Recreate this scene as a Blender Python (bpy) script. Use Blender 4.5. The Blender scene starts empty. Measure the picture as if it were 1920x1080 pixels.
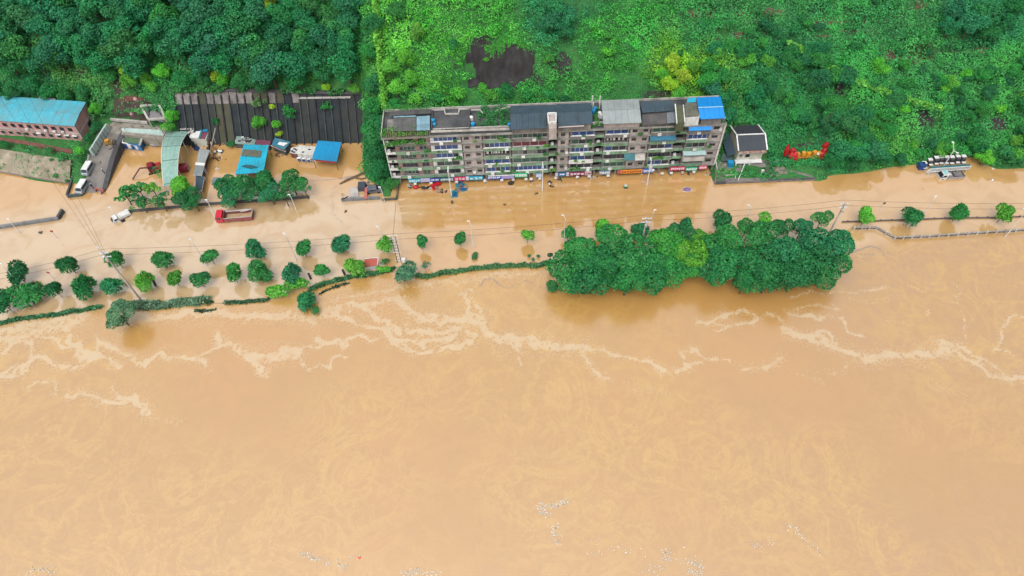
import bpy, math, random
import numpy as np
from mathutils import Vector, Matrix
random.seed(7); RNG = np.random.default_rng(7)
D = bpy.data; SC = bpy.context.scene; COL = SC.collection
R = math.radians
# ------------------------------------------------------------------ camera
FPX, TH, ROLL, CH = 1300.0, R(54), R(2.43), 125.0
FW = np.array([0, math.cos(TH), -math.sin(TH)]); U0 = np.array([0, math.sin(TH), math.cos(TH)]); R0 = np.array([1.0, 0, 0])
RT = R0*math.cos(ROLL) - U0*math.sin(ROLL); UP = U0*math.cos(ROLL) + R0*math.sin(ROLL)
cam = D.objects.new('camera', D.cameras.new('camera')); COL.objects.link(cam)
cam.data.sensor_width = 36; cam.data.lens = FPX/1920*36; cam.data.clip_start = 1; cam.data.clip_end = 6000
mw = Matrix(((RT[0], UP[0], -FW[0], 0), (RT[1], UP[1], -FW[1], 0), (RT[2], UP[2], -FW[2], CH), (0, 0, 0, 1)))
cam.matrix_world = mw; SC.camera = cam
# ------------------------------------------------------------------ light (soft overcast day)
SUN_EL, SUN_ROT = R(58), R(200)
w = D.worlds.new('World'); SC.world = w; w.use_nodes = True
nt = w.node_tree; nt.nodes.clear()
sky = nt.nodes.new('ShaderNodeTexSky'); sky.sky_type = 'NISHITA'; sky.sun_disc = False
sky.sun_elevation = SUN_EL; sky.sun_rotation = SUN_ROT; sky.dust_density = 4; sky.air_density = 1.0
hs = nt.nodes.new('ShaderNodeHueSaturation'); hs.inputs['Saturation'].default_value = .16; hs.inputs['Value'].default_value = 1.0
bg = nt.nodes.new('ShaderNodeBackground'); bg.inputs['Strength'].default_value = .15
wo = nt.nodes.new('ShaderNodeOutputWorld')
# overcast layer: brighter towards the zenith (1 + 2 sin(elevation)) / 3, all round the horizon alike
gm = nt.nodes.new('ShaderNodeNewGeometry'); sx_ = nt.nodes.new('ShaderNodeSeparateXYZ'); nt.links.new(gm.outputs['Incoming'], sx_.inputs[0])
ab_ = nt.nodes.new('ShaderNodeMath'); ab_.operation = 'ABSOLUTE'; nt.links.new(sx_.outputs[2], ab_.inputs[0])
ma_ = nt.nodes.new('ShaderNodeMath'); ma_.operation = 'MULTIPLY_ADD'; ma_.inputs[1].default_value = 1.33; ma_.inputs[2].default_value = .67; nt.links.new(ab_.outputs[0], ma_.inputs[0])
vm_ = nt.nodes.new('ShaderNodeVectorMath'); vm_.operation = 'SCALE'; nt.links.new(hs.outputs[0], vm_.inputs[0]); nt.links.new(ma_.outputs[0], vm_.inputs[3])
nt.links.new(sky.outputs[0], hs.inputs['Color']); nt.links.new(vm_.outputs[0], bg.inputs[0]); nt.links.new(bg.outputs[0], wo.inputs[0])
sl = D.lights.new('sun', 'SUN'); sl.energy = .6; sl.angle = R(40); sl.color = (1, .965, .92)
so = D.objects.new('sun', sl); COL.objects.link(so)
sd = Vector((math.sin(SUN_ROT)*math.cos(SUN_EL), math.cos(SUN_ROT)*math.cos(SUN_EL), math.sin(SUN_EL)))
so.rotation_euler = (-sd).to_track_quat('-Z', 'Y').to_euler()
SC.view_settings.view_transform = 'Standard'; SC.view_settings.look = 'None'
SC.view_settings.exposure = 0.54; SC.view_settings.gamma = 1; SC.view_settings.use_curve_mapping = False
SC.render.engine = 'CYCLES'

# ------------------------------------------------------------------ geometry helpers
def P(px, py, z=0.0):
    d = FW + RT*((px-960)/FPX) + UP*((540-py)/FPX)
    t = (z-CH)/d[2]
    return Vector((d[0]*t, d[1]*t, z))
def Q(a):
    d = np.asarray(a, float) - np.array([0, 0, CH])
    f = d@FW
    return 960+FPX*(d@RT)/f, 540-FPX*(d@UP)/f
def srgb(r, g, b):
    f = lambda c: (c/255/12.92 if c/255 <= .04045 else ((c/255+.055)/1.055)**2.4)
    return (f(r), f(g), f(b))
class MB:
    def __init__(s): s.v = []; s.f = []
    def poly(s, pts): n = len(s.v); s.v += [tuple(p) for p in pts]; s.f.append(tuple(range(n, n+len(pts)))); return s
    def add(s, vs, fs): n = len(s.v); s.v += [tuple(p) for p in vs]; s.f += [tuple(i+n for i in f) for f in fs]; return s
    def box(s, x0, x1, y0, y1, z0, z1, M=None):
        vs = [Vector(p) for p in ((x0,y0,z0),(x1,y0,z0),(x1,y1,z0),(x0,y1,z0),(x0,y0,z1),(x1,y0,z1),(x1,y1,z1),(x0,y1,z1))]
        if M: vs = [M@p for p in vs]
        return s.add(vs, [(0,3,2,1),(4,5,6,7),(0,1,5,4),(1,2,6,5),(2,3,7,6),(3,0,4,7)])
    def slab(s, pts, t):
        """thick sheet: top polygon pts, thickness t downwards"""
        n = len(pts); top = [Vector(p) for p in pts]; bot = [p-Vector((0,0,t)) for p in top]
        return s.add(top+bot, [tuple(range(n)), tuple(range(2*n-1, n-1, -1))] + [(i, i+n, (i+1) % n+n, (i+1) % n) for i in range(n)])
    def bar(s, a, b, wd, h=None, up=Vector((0,0,1))):
        a = Vector(a); b = Vector(b); h = h or wd; d = (b-a)
        if d.length < 1e-5: return s
        d.normalize(); r = d.cross(up)
        if r.length < 1e-3: r = Vector((1,0,0))
        r.normalize(); u = r.cross(d)
        vs = [p+r*(i*wd/2)+u*(j*h/2) for p in (a, b) for i, j in ((-1,-1),(1,-1),(1,1),(-1,1))]
        return s.add(vs, [(3,2,1,0),(4,5,6,7),(0,1,5,4),(1,2,6,5),(2,3,7,6),(3,0,4,7)])
    def tube(s, pts, rs, n=6, cap=True):
        pts = [Vector(p) for p in pts]
        if not hasattr(rs, '__len__'): rs = [rs]*len(pts)
        rings = []
        for i, p in enumerate(pts):
            d = (pts[min(i+1, len(pts)-1)]-pts[max(i-1, 0)]).normalized()
            r = d.cross(Vector((.13,.31,.94)));  r = r.normalized() if r.length > 1e-3 else Vector((1,0,0)); u = r.cross(d)
            rings.append([p+(r*math.cos(k*2*math.pi/n)+u*math.sin(k*2*math.pi/n))*rs[i] for k in range(n)])
        vs = [q for g in rings for q in g]; fs = []
        for i in range(len(pts)-1):
            for k in range(n): fs.append((i*n+k, i*n+(k+1) % n, (i+1)*n+(k+1) % n, (i+1)*n+k))
        if cap: fs += [tuple(range(n-1, -1, -1)), tuple((len(pts)-1)*n+k for k in range(n))]
        return s.add(vs, fs)
    def dome(s, c, rx, ry, rz, seg=10, rings=5, full=False, jit=0.0):
        vs = []; fs = []; lo = -math.pi/2 if full else 0
        for i in range(rings+1):
            a = lo+(math.pi/2-lo)*i/rings
            for k in range(seg):
                b = k*2*math.pi/seg; q = 1+jit*(random.random()-.5)
                vs.append((c[0]+rx*math.cos(a)*math.cos(b)*q, c[1]+ry*math.cos(a)*math.sin(b)*q, c[2]+rz*math.sin(a)*q))
        for i in range(rings):
            for k in range(seg): fs.append((i*seg+k, i*seg+(k+1) % seg, (i+1)*seg+(k+1) % seg, (i+1)*seg+k))
        return s.add(vs, fs)
    def prism(s, prof, y0, y1, M=None):
        """profile in XZ extruded along Y"""
        n = len(prof); vs = [Vector((x, y0, z)) for x, z in prof]+[Vector((x, y1, z)) for x, z in prof]
        if M: vs = [M@p for p in vs]
        return s.add(vs, [tuple(range(n)), tuple(range(2*n-1, n-1, -1))]+[(i, i+n, (i+1) % n+n, (i+1) % n) for i in range(n)])
def mesh_of(mb, name, off=None):
    me = D.meshes.new(name)
    vs = mb.v if off is None else [(x-off[0], y-off[1], z-off[2]) for x, y, z in mb.v]
    me.from_pydata(vs, [], mb.f); me.update(); return me
OFF = {}
def tagit(o, label=None, cat=None, group=None, kind=None):
    if label: o['label'] = label
    if cat: o['category'] = cat
    if group: o['group'] = group
    if kind: o['kind'] = kind
    return o
def thing(name, label, cat, loc=(0,0,0), rotz=0, group=None):
    o = D.objects.new(name, None); COL.objects.link(o); o.location = loc; o.rotation_euler = (0, 0, rotz)
    o.empty_display_size = .5
    OFF[o.name] = Vector(loc); return tagit(o, label, cat, group)
def part(name, mb, m, parent, world=True, label=None, me=None):
    if me is None:
        off = OFF.get(parent.name, (0,0,0)) if world else None
        me = mesh_of(mb, name, off); me.materials.append(m)
    o = D.objects.new(name, me); COL.objects.link(o); o.parent = parent
    OFF[o.name] = OFF.get(parent.name, Vector((0,0,0))) if world else Vector((0,0,0))
    if label: o['label'] = label
    return o
def solo(name, mb, m, label=None, cat=None, group=None, kind=None, loc=None):
    if loc is None and kind is None:
        a = np.array(mb.v); loc = ((a[:,0].min()+a[:,0].max())/2, (a[:,1].min()+a[:,1].max())/2, a[:,2].min())
    me = mesh_of(mb, name, loc); me.materials.append(m)
    o = D.objects.new(name, me); COL.objects.link(o)
    if loc is not None: o.location = loc
    OFF[o.name] = Vector(loc) if loc is not None else Vector((0,0,0))
    return tagit(o, label, cat, group, kind)
def copy_tree(root, loc, rotz=0, scale=None, label=None, color=None):
    r = root.copy(); COL.objects.link(r); r.location = loc; r.rotation_euler = (0, 0, rotz)
    if scale is not None: r.scale = scale if hasattr(scale, '__len__') else (scale,)*3
    if label: r['label'] = label
    for ch in root.children:
        c = ch.copy(); COL.objects.link(c); c.parent = r
        if color: c.color = color
        for g in ch.children:
            d = g.copy(); COL.objects.link(d); d.parent = c
    return r
# ------------------------------------------------------------------ noise in numpy
def vnoise(x, y, seed=0):
    xi = np.floor(x).astype(np.int64); yi = np.floor(y).astype(np.int64); xf = x-xi; yf = y-yi
    def h(a, b):
        n = (a*374761393+b*668265263+seed*974711) & 0xffffffff
        n = ((n ^ (n >> 13))*1274126177) & 0xffffffff
        return ((n ^ (n >> 16)) & 0xffff)/65535.0
    u = xf*xf*(3-2*xf); v = yf*yf*(3-2*yf)
    return (h(xi, yi)*(1-u)+h(xi+1, yi)*u)*(1-v)+(h(xi, yi+1)*(1-u)+h(xi+1, yi+1)*u)*v
def fbm(x, y, s, o=4, seed=0):
    t = 0; a = .5; x = np.asarray(x, float)/s; y = np.asarray(y, float)/s
    for i in range(o): t = t+a*vnoise(x, y, seed+i); x = x*2.03+7.1; y = y*2.03+3.7; a *= .5
    return t/(1-.5**o)
# ------------------------------------------------------------------ materials
MATS = {}
def nodes(name):
    m = D.materials.new(name); m.use_nodes = True; n = m.node_tree.nodes; l = m.node_tree.links
    return m, n, l, n['Principled BSDF']
def mat(name, col, rough=.7, var=.25, scale=1.5, dirt=None, dirt_amt=.35, metal=0, bump=0, spec=.3, corr=None):
    """painted / worn surface: base colour, fine variation, stains by object-space noise, optional corrugation relief"""
    if name in MATS: return MATS[name]
    m, n, l, b = nodes(name)
    tc = n.new('ShaderNodeTexCoord'); mp = n.new('ShaderNodeMapping'); mp.inputs['Scale'].default_value = (1, 1, .35)
    l.new(tc.outputs['Object'], mp.inputs[0])
    a = n.new('ShaderNodeTexNoise'); a.inputs['Scale'].default_value = scale; a.inputs['Detail'].default_value = 6; a.inputs['Roughness'].default_value = .65
    l.new(mp.outputs[0], a.inputs['Vector'])
    r = n.new('ShaderNodeValToRGB'); r.color_ramp.elements[0].position = .3; r.color_ramp.elements[1].position = .72
    c = np.array(col)*.64; r.color_ramp.elements[0].color = (*(c*(1-var)), 1); r.color_ramp.elements[1].color = (*np.clip(c*(1+var), 0, .9), 1)
    l.new(a.outputs['Fac'], r.inputs[0]); out = r.outputs[0]
    if dirt is not None:
        a2 = n.new('ShaderNodeTexNoise'); a2.inputs['Scale'].default_value = scale*.6; a2.inputs['Detail'].default_value = 8; a2.inputs['Roughness'].default_value = .7
        l.new(mp.outputs[0], a2.inputs['Vector'])
        r2 = n.new('ShaderNodeValToRGB'); r2.color_ramp.elements[0].position = .5-.12*dirt_amt*2; r2.color_ramp.elements[1].position = .72
        l.new(a2.outputs['Fac'], r2.inputs[0])
        mx = n.new('ShaderNodeMix'); mx.data_type = 'RGBA'; l.new(r2.outputs[0], mx.inputs[0]); l.new(out, mx.inputs[6]); mx.inputs[7].default_value = (*(np.array(dirt)*.62), 1); out = mx.outputs[2]
    l.new(out, b.inputs['Base Color']); b.inputs['Roughness'].default_value = rough; b.inputs['Metallic'].default_value = metal
    b.inputs['Specular IOR Level'].default_value = spec
    if bump or corr:
        bp = n.new('ShaderNodeBump'); bp.inputs['Strength'].default_value = bump or .5; bp.inputs['Distance'].default_value = .1
        if corr:
            wv = n.new('ShaderNodeTexWave'); wv.bands_direction = corr[0]; wv.inputs['Scale'].default_value = corr[1]
            l.new(tc.outputs['Object'], wv.inputs['Vector']); l.new(wv.outputs['Fac'], bp.inputs['Height'])
        else: l.new(a.outputs['Fac'], bp.inputs['Height'])
        l.new(bp.outputs[0], b.inputs['Normal'])
    MATS[name] = m; return m
def leafmat(name, use_attr):
    m, n, l, b = nodes(name)
    if use_attr:
        at = n.new('ShaderNodeAttribute'); at.attribute_name = 'tint'; base = at.outputs['Color']
    else:
        oi = n.new('ShaderNodeObjectInfo'); base = oi.outputs['Color']
    av = n.new('ShaderNodeAttribute'); av.attribute_name = 'v'
    mr = n.new('ShaderNodeMapRange'); mr.inputs[3].default_value = .50; mr.inputs[4].default_value = 1.55
    l.new(av.outputs['Fac'], mr.inputs[0])
    h = n.new('ShaderNodeHueSaturation'); l.new(mr.outputs[0], h.inputs['Value']); l.new(base, h.inputs['Color'])
    mh = n.new('ShaderNodeMapRange'); mh.inputs[3].default_value = .515; mh.inputs[4].default_value = .485; l.new(av.outputs['Fac'], mh.inputs[0]); l.new(mh.outputs[0], h.inputs['Hue'])
    l.new(h.outputs[0], b.inputs['Base Color']); b.inputs['Roughness'].default_value = .55; b.inputs['Specular IOR Level'].default_value = .15
    tr = n.new('ShaderNodeBsdfTranslucent'); l.new(h.outputs[0], tr.inputs[0])
    mx = n.new('ShaderNodeMixShader'); mx.inputs[0].default_value = .22
    l.new(b.outputs[0], mx.inputs[1]); l.new(tr.outputs[0], mx.inputs[2]); l.new(mx.outputs[0], n['Material Output'].inputs[0])
    return m
LEAF = leafmat('leaf', False); LEAFA = leafmat('leaf_mixed', True)
BARK = mat('bark', (.10,.075,.05), .9, .4, 4)
CONC = mat('concrete', (.30,.29,.27), .85, .2, .8, (.12,.11,.10), .5, bump=.3)
CONCD = mat('dark_concrete', (.10,.10,.105), .85, .3, .6, (.05,.05,.05), .5, bump=.3)
CONCL = mat('light_concrete', (.50,.47,.43), .8, .15, .8, (.25,.22,.2), .3)
WHITE = mat('white_paint', (.72,.72,.70), .5, .08, 2, (.4,.38,.34), .15)
STEEL = mat('galvanised_steel', (.62,.63,.64), .45, .1, 3)
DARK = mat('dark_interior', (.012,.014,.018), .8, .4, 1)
BLACK = mat('black_rubber', (.02,.02,.02), .7, .3, 3)
GLASSB = mat('blue_glass', (.012,.05,.17), .3, .6, .9, spec=.35)
GLASSG = mat('green_glass', (.015,.07,.05), .3, .6, .9, spec=.35)
GLASSD = mat('dark_glass', (.012,.018,.028), .3, .5, .9, spec=.35)
SLATE = mat('slate_blue_sheet', (.045,.075,.10), .55, .12, .5, (.03,.05,.06), .2, corr=('X', 2.2), bump=.25)
CYAN = mat('cyan_sheet', (.02,.42,.60), .45, .12, .4, (.03,.22,.28), .25, corr=('X', 2.0), bump=.35)
CYANL = mat('faded_cyan_sheet', (.07,.45,.58), .5, .15, .5, (.16,.30,.32), .45, corr=('X', 2.0), bump=.35)
BLUE = mat('bright_blue_sheet', (.005,.23,.62), .45, .07, .3, corr=('X', 2.0), bump=.3)
BLUE2 = mat('sky_blue_sheet', (.012,.27,.52), .45, .1, .3, (.02,.18,.33), .2, corr=('X', 2.0), bump=.35)
MINT = mat('mint_sheet', (.27,.46,.39), .6, .12, .5, (.20,.30,.27), .35, corr=('X', 1.6), bump=.35)
GREYSH = mat('pale_grey_sheet', (.30,.335,.33), .55, .08, .5, (.22,.25,.25), .3, corr=('X', 2.2), bump=.25)
PINKW = mat('pink_brick_wall', (.58,.31,.29), .85, .15, 1.5, (.34,.2,.19), .3)
RED = mat('red_paint', (.48,.012,.02), .4, .12, 1.5, (.2,.02,.02), .2)
REDP = mat('pale_red_paint', (.50,.10,.09), .5, .15, 1.5, (.4,.25,.18), .2)
YEL = mat('orange_yellow_paint', (.65,.27,.02), .5, .15, 1.5, (.4,.2,.05), .2)
RUST = mat('rusty_sheet', (.16,.07,.04), .85, .4, 2, (.07,.04,.03), .5)
SOIL = mat('brown_soil', (.12,.065,.045), .95, .35, 1.2, (.06,.04,.03), .5, bump=.8)
MUD = mat('grey_mud', (.16,.135,.115), .9, .35, 1.0, (.30,.26,.21), .35, bump=.5)

# ------------------------------------------------------------------ water with foam, baked per vertex from drawn strands
def strands():
    S = []
    def a(w, *p, v=1.0): S.append((w, v, p))
    a(20,(-60,628),(0,620),(60,612),(110,602),(145,592),v=.8); a(16,(-60,650),(0,640),(70,628),(120,615),v=.75)
    a(11,(245,590),(300,590),(380,593),(480,590),v=.85); a(9,(480,585),(540,592),(580,606),v=.85); a(16,(600,580),(640,560),(690,545),(760,540),v=.55)
    a(14,(610,590),(690,570),(745,560),(770,590),v=.6); a(14,(790,540),(860,525),(930,515),(1010,510),v=.55)
    a(5,(0,660),(20,640),(50,655),(45,690),(20,705),(-10,705)); a(4,(60,640),(110,640),(150,655),(160,665),(190,660),(200,685),(225,690))
    a(5,(40,700),(50,680),(75,670),(110,685),(140,690),(150,675),(185,665)); a(5,(185,635),(215,645),(235,668),(270,685),(305,655),(320,672),(350,668),(388,688))
    a(3,(350,668),(385,660),(405,655),(420,650)); a(5,(405,628),(412,645),(430,650),(460,665),(480,680),(500,690))
    a(3,(0,700),(30,690)); a(3,(105,600),(150,650),(145,680)); a(3,(190,640),(188,665))
    a(3.5,(50,725),(90,712),(105,740),v=.8); a(5,(130,735),(170,745),(200,750),(240,750),v=.8); a(8,(230,738),(255,745),(265,760),(280,772),v=.9); a(3,(215,722),(235,740),v=.8)
    a(2.5,(275,775),(310,782),(340,790),v=.6); a(2,(120,700),(125,760),v=.4); a(2,(160,760),(135,785),v=.4)
    a(9,(470,662),(500,668),(530,668),(562,662)); a(7,(525,658),(565,655)); a(3,(490,692),(505,702),(515,680))
    a(3.2,(572,650),(600,646),(625,638),(650,647),(660,635),(680,635),(690,645),(705,637)); a(6,(600,632),(625,640)); a(2.2,(570,660),(590,690),(605,680),(625,690),(630,668),(650,660),(658,665))
    a(5,(580,595),(620,592),(660,600),(690,612),(715,620)); a(6,(650,600),(690,612),(720,620),(735,640),(770,655),(810,655),(850,645),(888,640)); a(5,(640,580),(680,570),(700,590),(720,605),(740,620))
    a(10,(745,560),(765,590),(790,600),(850,600),(895,602)); a(8,(890,600),(920,622),(950,648),(975,655)); a(9,(755,615),(800,625),(860,620),(890,628),v=.75); a(7,(740,635),(800,640),(850,632),v=.8)
    a(3,(868,555),(875,600)); a(2.4,(882,560),(892,592)); a(6,(855,550),(880,545),v=.7); a(3,(612,595),(640,605),(670,605),v=.8); a(3,(1080-420,575),(652,600),v=.6)
    a(6,(930,625),(960,640),(1000,632),(1020,648)); a(10,(1000,640),(1050,652),(1085,655)); a(6,(1080,650),(1100,668),(1112,680)); a(3.5,(1095,655),(1110,658),(1140,652),(1165,665),(1200,673),(1240,688),(1280,692),(1310,682))
    a(4,(1105,675),(1118,692),(1142,710),v=.9); a(3,(955,640),(972,662),(980,682)); a(2.4,(1283,660),(1288,686)); a(3,(1283,658),(1305,655),(1340,668),(1368,680),v=.85); a(3,(1290,680),(1320,680)); a(2.5,(1225,680),(1240,700),v=.8)
    a(6,(1385,690),(1430,687),(1465,670),v=.6); a(4,(1175,720),(1250,735),v=.35)
    a(4,(1308,603),(1350,600),(1370,585),(1400,580),(1425,594),(1400,605),(1370,612),(1345,606)); a(2,(1340,625),(1352,630),(1366,614)); a(3,(1330,592),(1360,592),v=.5)
    a(3.5,(1440,590),(1462,600),(1478,622),(1500,638)); a(8,(1490,632),(1530,640),(1560,650),(1600,660),(1640,666),v=.9); a(3,(1510,640),(1540,625),(1565,642)); a(2.5,(1480,580),(1510,592),(1540,600),(1552,592),(1575,600),(1593,622),(1617,628))
    a(5,(1490,583),(1515,590),(1540,597),v=.75); a(2.5,(1500,575),(1530,570),(1555,582)); a(2,(1550,580),(1566,582),(1562,570)); a(11,(1610,668),(1660,672),(1700,662),(1740,662),(1785,660),v=.85); a(6,(1755,648),(1790,643),(1810,660))
    a(6,(1800,668),(1835,692),(1870,708),(1930,715),v=.85); a(2.5,(1815,668),(1850,680),(1872,690),(1888,706)); a(2.5,(1825,690),(1850,680)); a(2.6,(1930,593),(1893,604),(1878,636),(1872,660),(1900,660),(1912,668)); a(1.5,(1808,582),(1808,610),(1800,636))
    a(2.5,(1510,690),(1545,698),(1580,708),(1600,690),v=.6); a(3,(1490,700),(1540,718),v=.6); a(2,(1600,565),(1640,567),(1690,562),v=.5); a(2,(1555,546),(1600,552),(1650,545),(1660,538)); a(1.6,(1480,553),(1510,545),(1545,550)); a(1.6,(1780,528),(1800,545),(1795,570),v=.8)
    a(1.5,(1700,535),(1730,545),(1755,530),v=.7); a(3,(1600,480),(1640,478),(1680,482),v=.5); a(1.3,(1650,600),(1690,606),v=.6); a(1.3,(1725,600),(1735,585),v=.7)
    a(5,(1740,720),(1780,730),(1830,750),v=.3)
    return S
SCUM = [(2.2,.9,((898,537),(905,525),(925,523),(935,532))),(1.5,.9,((935,532),(955,540),(985,527),(1003,535),(1025,542))),(3,.6,((862,545),(895,553))),(2.5,1,((1603,472),(1630,463),(1650,467),(1662,482))),(2,.8,((1610,475),(1640,478))),
        (6,.55,((645,338),(628,352),(622,375),(626,400),(648,425))),(5,.5,((720,612),(735,640))),(4,.35,((1560,640),(1580,642))),(7,.4,((1620,658),(1640,665))),(2.5,.9,((560,340),(640,334),(690,325),(720,318))),
        (1.5,.6,((75,420),(85,440))),(5,.3,((1190,380),(1160,378)))]
def seg_dist(X, Y, a, b):
    dx, dy = b[0]-a[0], b[1]-a[1]; L = dx*dx+dy*dy+1e-9
    t = np.clip(((X-a[0])*dx+(Y-a[1])*dy)/L, 0, 1)
    return np.hypot(X-a[0]-t*dx, Y-a[1]-t*dy)
def make_water():
    xs = np.concatenate(([-3000,-1000,-400,-220], np.arange(-145, 146, .42), [220,400,1000,3000]))
    ys = np.concatenate(([-3000,-800,-200,-40,5], np.arange(26, 134, .40), [150,200,400]))
    X, Y = np.meshgrid(xs, ys); nx, ny = len(xs), len(ys)
    # domain warp so strands become ragged and curl
    wx = (fbm(X, Y, 4, 5, 3)-.5)*5.0; wy = (fbm(X, Y, 4, 5, 9)-.5)*4.4
    XW, YW = X+wx, Y+wy; foam = np.zeros(X.shape); film = np.zeros(X.shape)
    for wd, v, pts in strands():
        q = [P(*p) for p in pts]; d = np.full(X.shape, 1e9)
        for i in range(len(q)-1): d = np.minimum(d, seg_dist(XW, YW, q[i], q[i+1]))
        wm = wd/8.8*1.08
        foam = np.maximum(foam, v*np.clip(1.0-d/wm*.62, 0, 1))
        film = np.maximum(film, v*np.clip(1-d/(wm*3.2), 0, 1))
    scum = np.zeros(X.shape); XS, YS = X+wx*.35, Y+wy*.35
    for wd, v, pts in SCUM:
        q = [P(*p) for p in pts]; d = np.full(X.shape, 1e9)
        for i in range(len(q)-1): d = np.minimum(d, seg_dist(XS, YS, q[i], q[i+1]))
        scum = np.maximum(scum, v*np.clip(1.4-d/(wd/8.0*1.1), 0, 1))
    bank = [P(*p) for p in ((-60,612),(0,608),(190,580),(400,568),(505,563),(600,535),(700,510),(800,520),(900,505),(1020,497),(1100,500),(1600,470),(1676,452),(1960,432))]
    bx = [b[0] for b in bank]; by = [b[1] for b in bank]
    river = np.clip((np.interp(X, bx, by)-Y)/3+.5, 0, 1)
    sm = lambda a, lo, hi: np.clip((a-lo)/(hi-lo), 0, 1)
    n1 = (fbm(X, Y, 25, 4, 101)-.5)
    tone = np.clip(np.maximum(sm(X+n1*60, 30, 110), sm(-X+n1*60, 70, 140)*.55), 0, 1)*(.75+.5*n1)  # greyer edges: silt, plus sky cast and vignette put into the water colour
    pale = np.clip(sm(-X+n1*30, 20, 34)*sm(124+n1*14-Y, 0, 7)+sm(X+n1*20, 48, 60)*.35*sm(120+n1*10-Y, 0, 8), 0, 1)  # paler road water: silt film, with sky reflection put into its colour
    me = D.meshes.new('flood_water'); n = nx*ny
    co = np.stack((X, Y, np.zeros(X.shape)), -1).reshape(-1, 3)
    i = np.arange(n).reshape(ny, nx); f = np.stack((i[:-1,:-1], i[:-1,1:], i[1:,1:], i[1:,:-1]), -1).reshape(-1, 4)
    quadmesh(me, co, f)
    for nm, ar in (('foam', foam), ('film', film), ('tone', np.clip(tone, 0, 1)), ('pale', pale), ('scum', scum), ('river', river)):
        at = me.attributes.new(nm, 'FLOAT', 'POINT'); at.data.foreach_set('value', ar.reshape(-1).astype(np.float32))
    o = D.objects.new('water', me); COL.objects.link(o); me.materials.append(watermat())
    tagit(o, 'muddy tan flood water of the river and drowned road with foam strands', None, None, 'structure')
def quadmesh(me, co, f):
    me.vertices.add(len(co)); me.vertices.foreach_set('co', co.astype(np.float32).reshape(-1))
    me.loops.add(f.size); me.loops.foreach_set('vertex_index', f.astype(np.int32).reshape(-1))
    me.polygons.add(len(f)); me.polygons.foreach_set('loop_start', (np.arange(len(f))*f.shape[1]).astype(np.int32))
    me.update(calc_edges=True)
def watermat():
    m, n, l, b = nodes('muddy_water')
    N = lambda t, **k: n.new(t)
    def noise(sc, det=5, ro=.6, dist=0, vec=None):
        a = n.new('ShaderNodeTexNoise'); a.inputs['Scale'].default_value = sc; a.inputs['Detail'].default_value = det; a.inputs['Roughness'].default_value = ro; a.inputs['Distortion'].default_value = dist
        l.new(vec or tc.outputs['Object'], a.inputs['Vector']); return a.outputs['Fac']
    def math_(op, a, c=None, e=None, clamp=False):
        q = n.new('ShaderNodeMath'); q.operation = op; q.use_clamp = clamp
        for i, x in enumerate((a, c, e)):
            if x is None: continue
            if isinstance(x, (int, float)): q.inputs[i].default_value = x
            else: l.new(x, q.inputs[i])
        return q.outputs[0]
    def mix(f, a, c):
        q = n.new('ShaderNodeMix'); q.data_type = 'RGBA'; l.new(f, q.inputs[0])
        for i, x in ((6, a), (7, c)):
            if isinstance(x, tuple): q.inputs[i].default_value = (*x, 1)
            else: l.new(x, q.inputs[i])
        return q.outputs[2]
    def attr(a): q = n.new('ShaderNodeAttribute'); q.attribute_name = a; return q.outputs['Fac']
    def smooth(x, lo, hi, a=0, c=1):
        q = n.new('ShaderNodeMapRange'); q.interpolation_type = 'SMOOTHSTEP'; l.new(x, q.inputs[0])
        for i, vv in enumerate((lo, hi, a, c)): q.inputs[i+1].default_value = vv
        return q.outputs[0]
    tc = n.new('ShaderNodeTexCoord')
    river = attr('river')
    big = noise(.018, 3, .5, .6)
    base = mix(smooth(big, .35, .65), (.312,.163,.046), (.292,.160,.044))
    base = mix(attr('tone'), base, (.268,.153,.066))
    road = mix(attr('pale'), (.360,.208,.078), (.370,.262,.150))
    base = mix(river, road, base)
    med = noise(.16, 5, .55, 1.2)
    base = mix(math_('MULTIPLY', smooth(med, .4, .7), .45), base, (.272,.150,.044))
    # pale veins of froth on the open river
    r1 = math_('ABSOLUTE', math_('SUBTRACT', noise(.075, 7, .66, 1.8), .5)); v1 = smooth(r1, .0, .05, 1, 0)
    r2 = math_('ABSOLUTE', math_('SUBTRACT', noise(.2, 7, .68, 2.0), .5)); v2 = smooth(r2, .0, .06, 1, 0)
    patch = smooth(noise(.02, 3, .5), .36, .56)
    vein = math_('MULTIPLY', math_('MULTIPLY', math_('ADD', math_('MULTIPLY', v1, .55), math_('MULTIPLY', v2, .45)), patch), river)
    base = mix(math_('MULTIPLY', vein, .95), base, (.350,.205,.055))
    fine = noise(.9, 7, .7, 1.0); fine2 = noise(3.0, 4, .6, .5)
    fsum = math_('ADD', attr('foam'), math_('MULTIPLY', math_('SUBTRACT', fine, .5), 1.25))
    fsum = math_('ADD', fsum, math_('MULTIPLY', math_('SUBTRACT', fine2, .5), .6))
    fm = smooth(fsum, .40, .62)
    gate = smooth(attr('foam'), .02, .22)
    vo = n.new('ShaderNodeTexVoronoi'); vo.feature = 'DISTANCE_TO_EDGE'; vo.inputs['Scale'].default_value = .7; vo.inputs['Randomness'].default_value = 1
    wv_ = n.new('ShaderNodeVectorMath'); wv_.operation = 'MULTIPLY_ADD'; nz_ = n.new('ShaderNodeTexNoise'); nz_.inputs['Scale'].default_value = .5; nz_.inputs['Detail'].default_value = 4
    l.new(tc.outputs['Object'], nz_.inputs['Vector']); l.new(nz_.outputs['Color'], wv_.inputs[0]); wv_.inputs[1].default_value = (3.2,3.2,0); l.new(tc.outputs['Object'], wv_.inputs[2]); l.new(wv_.outputs[0], vo.inputs['Vector'])
    cells = smooth(vo.outputs['Distance'], .08, .28, 1, .0)
    keep_ = smooth(noise(.22, 4, .6, .5), .46, .6)
    cells = math_('MAXIMUM', cells, keep_)
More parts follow.
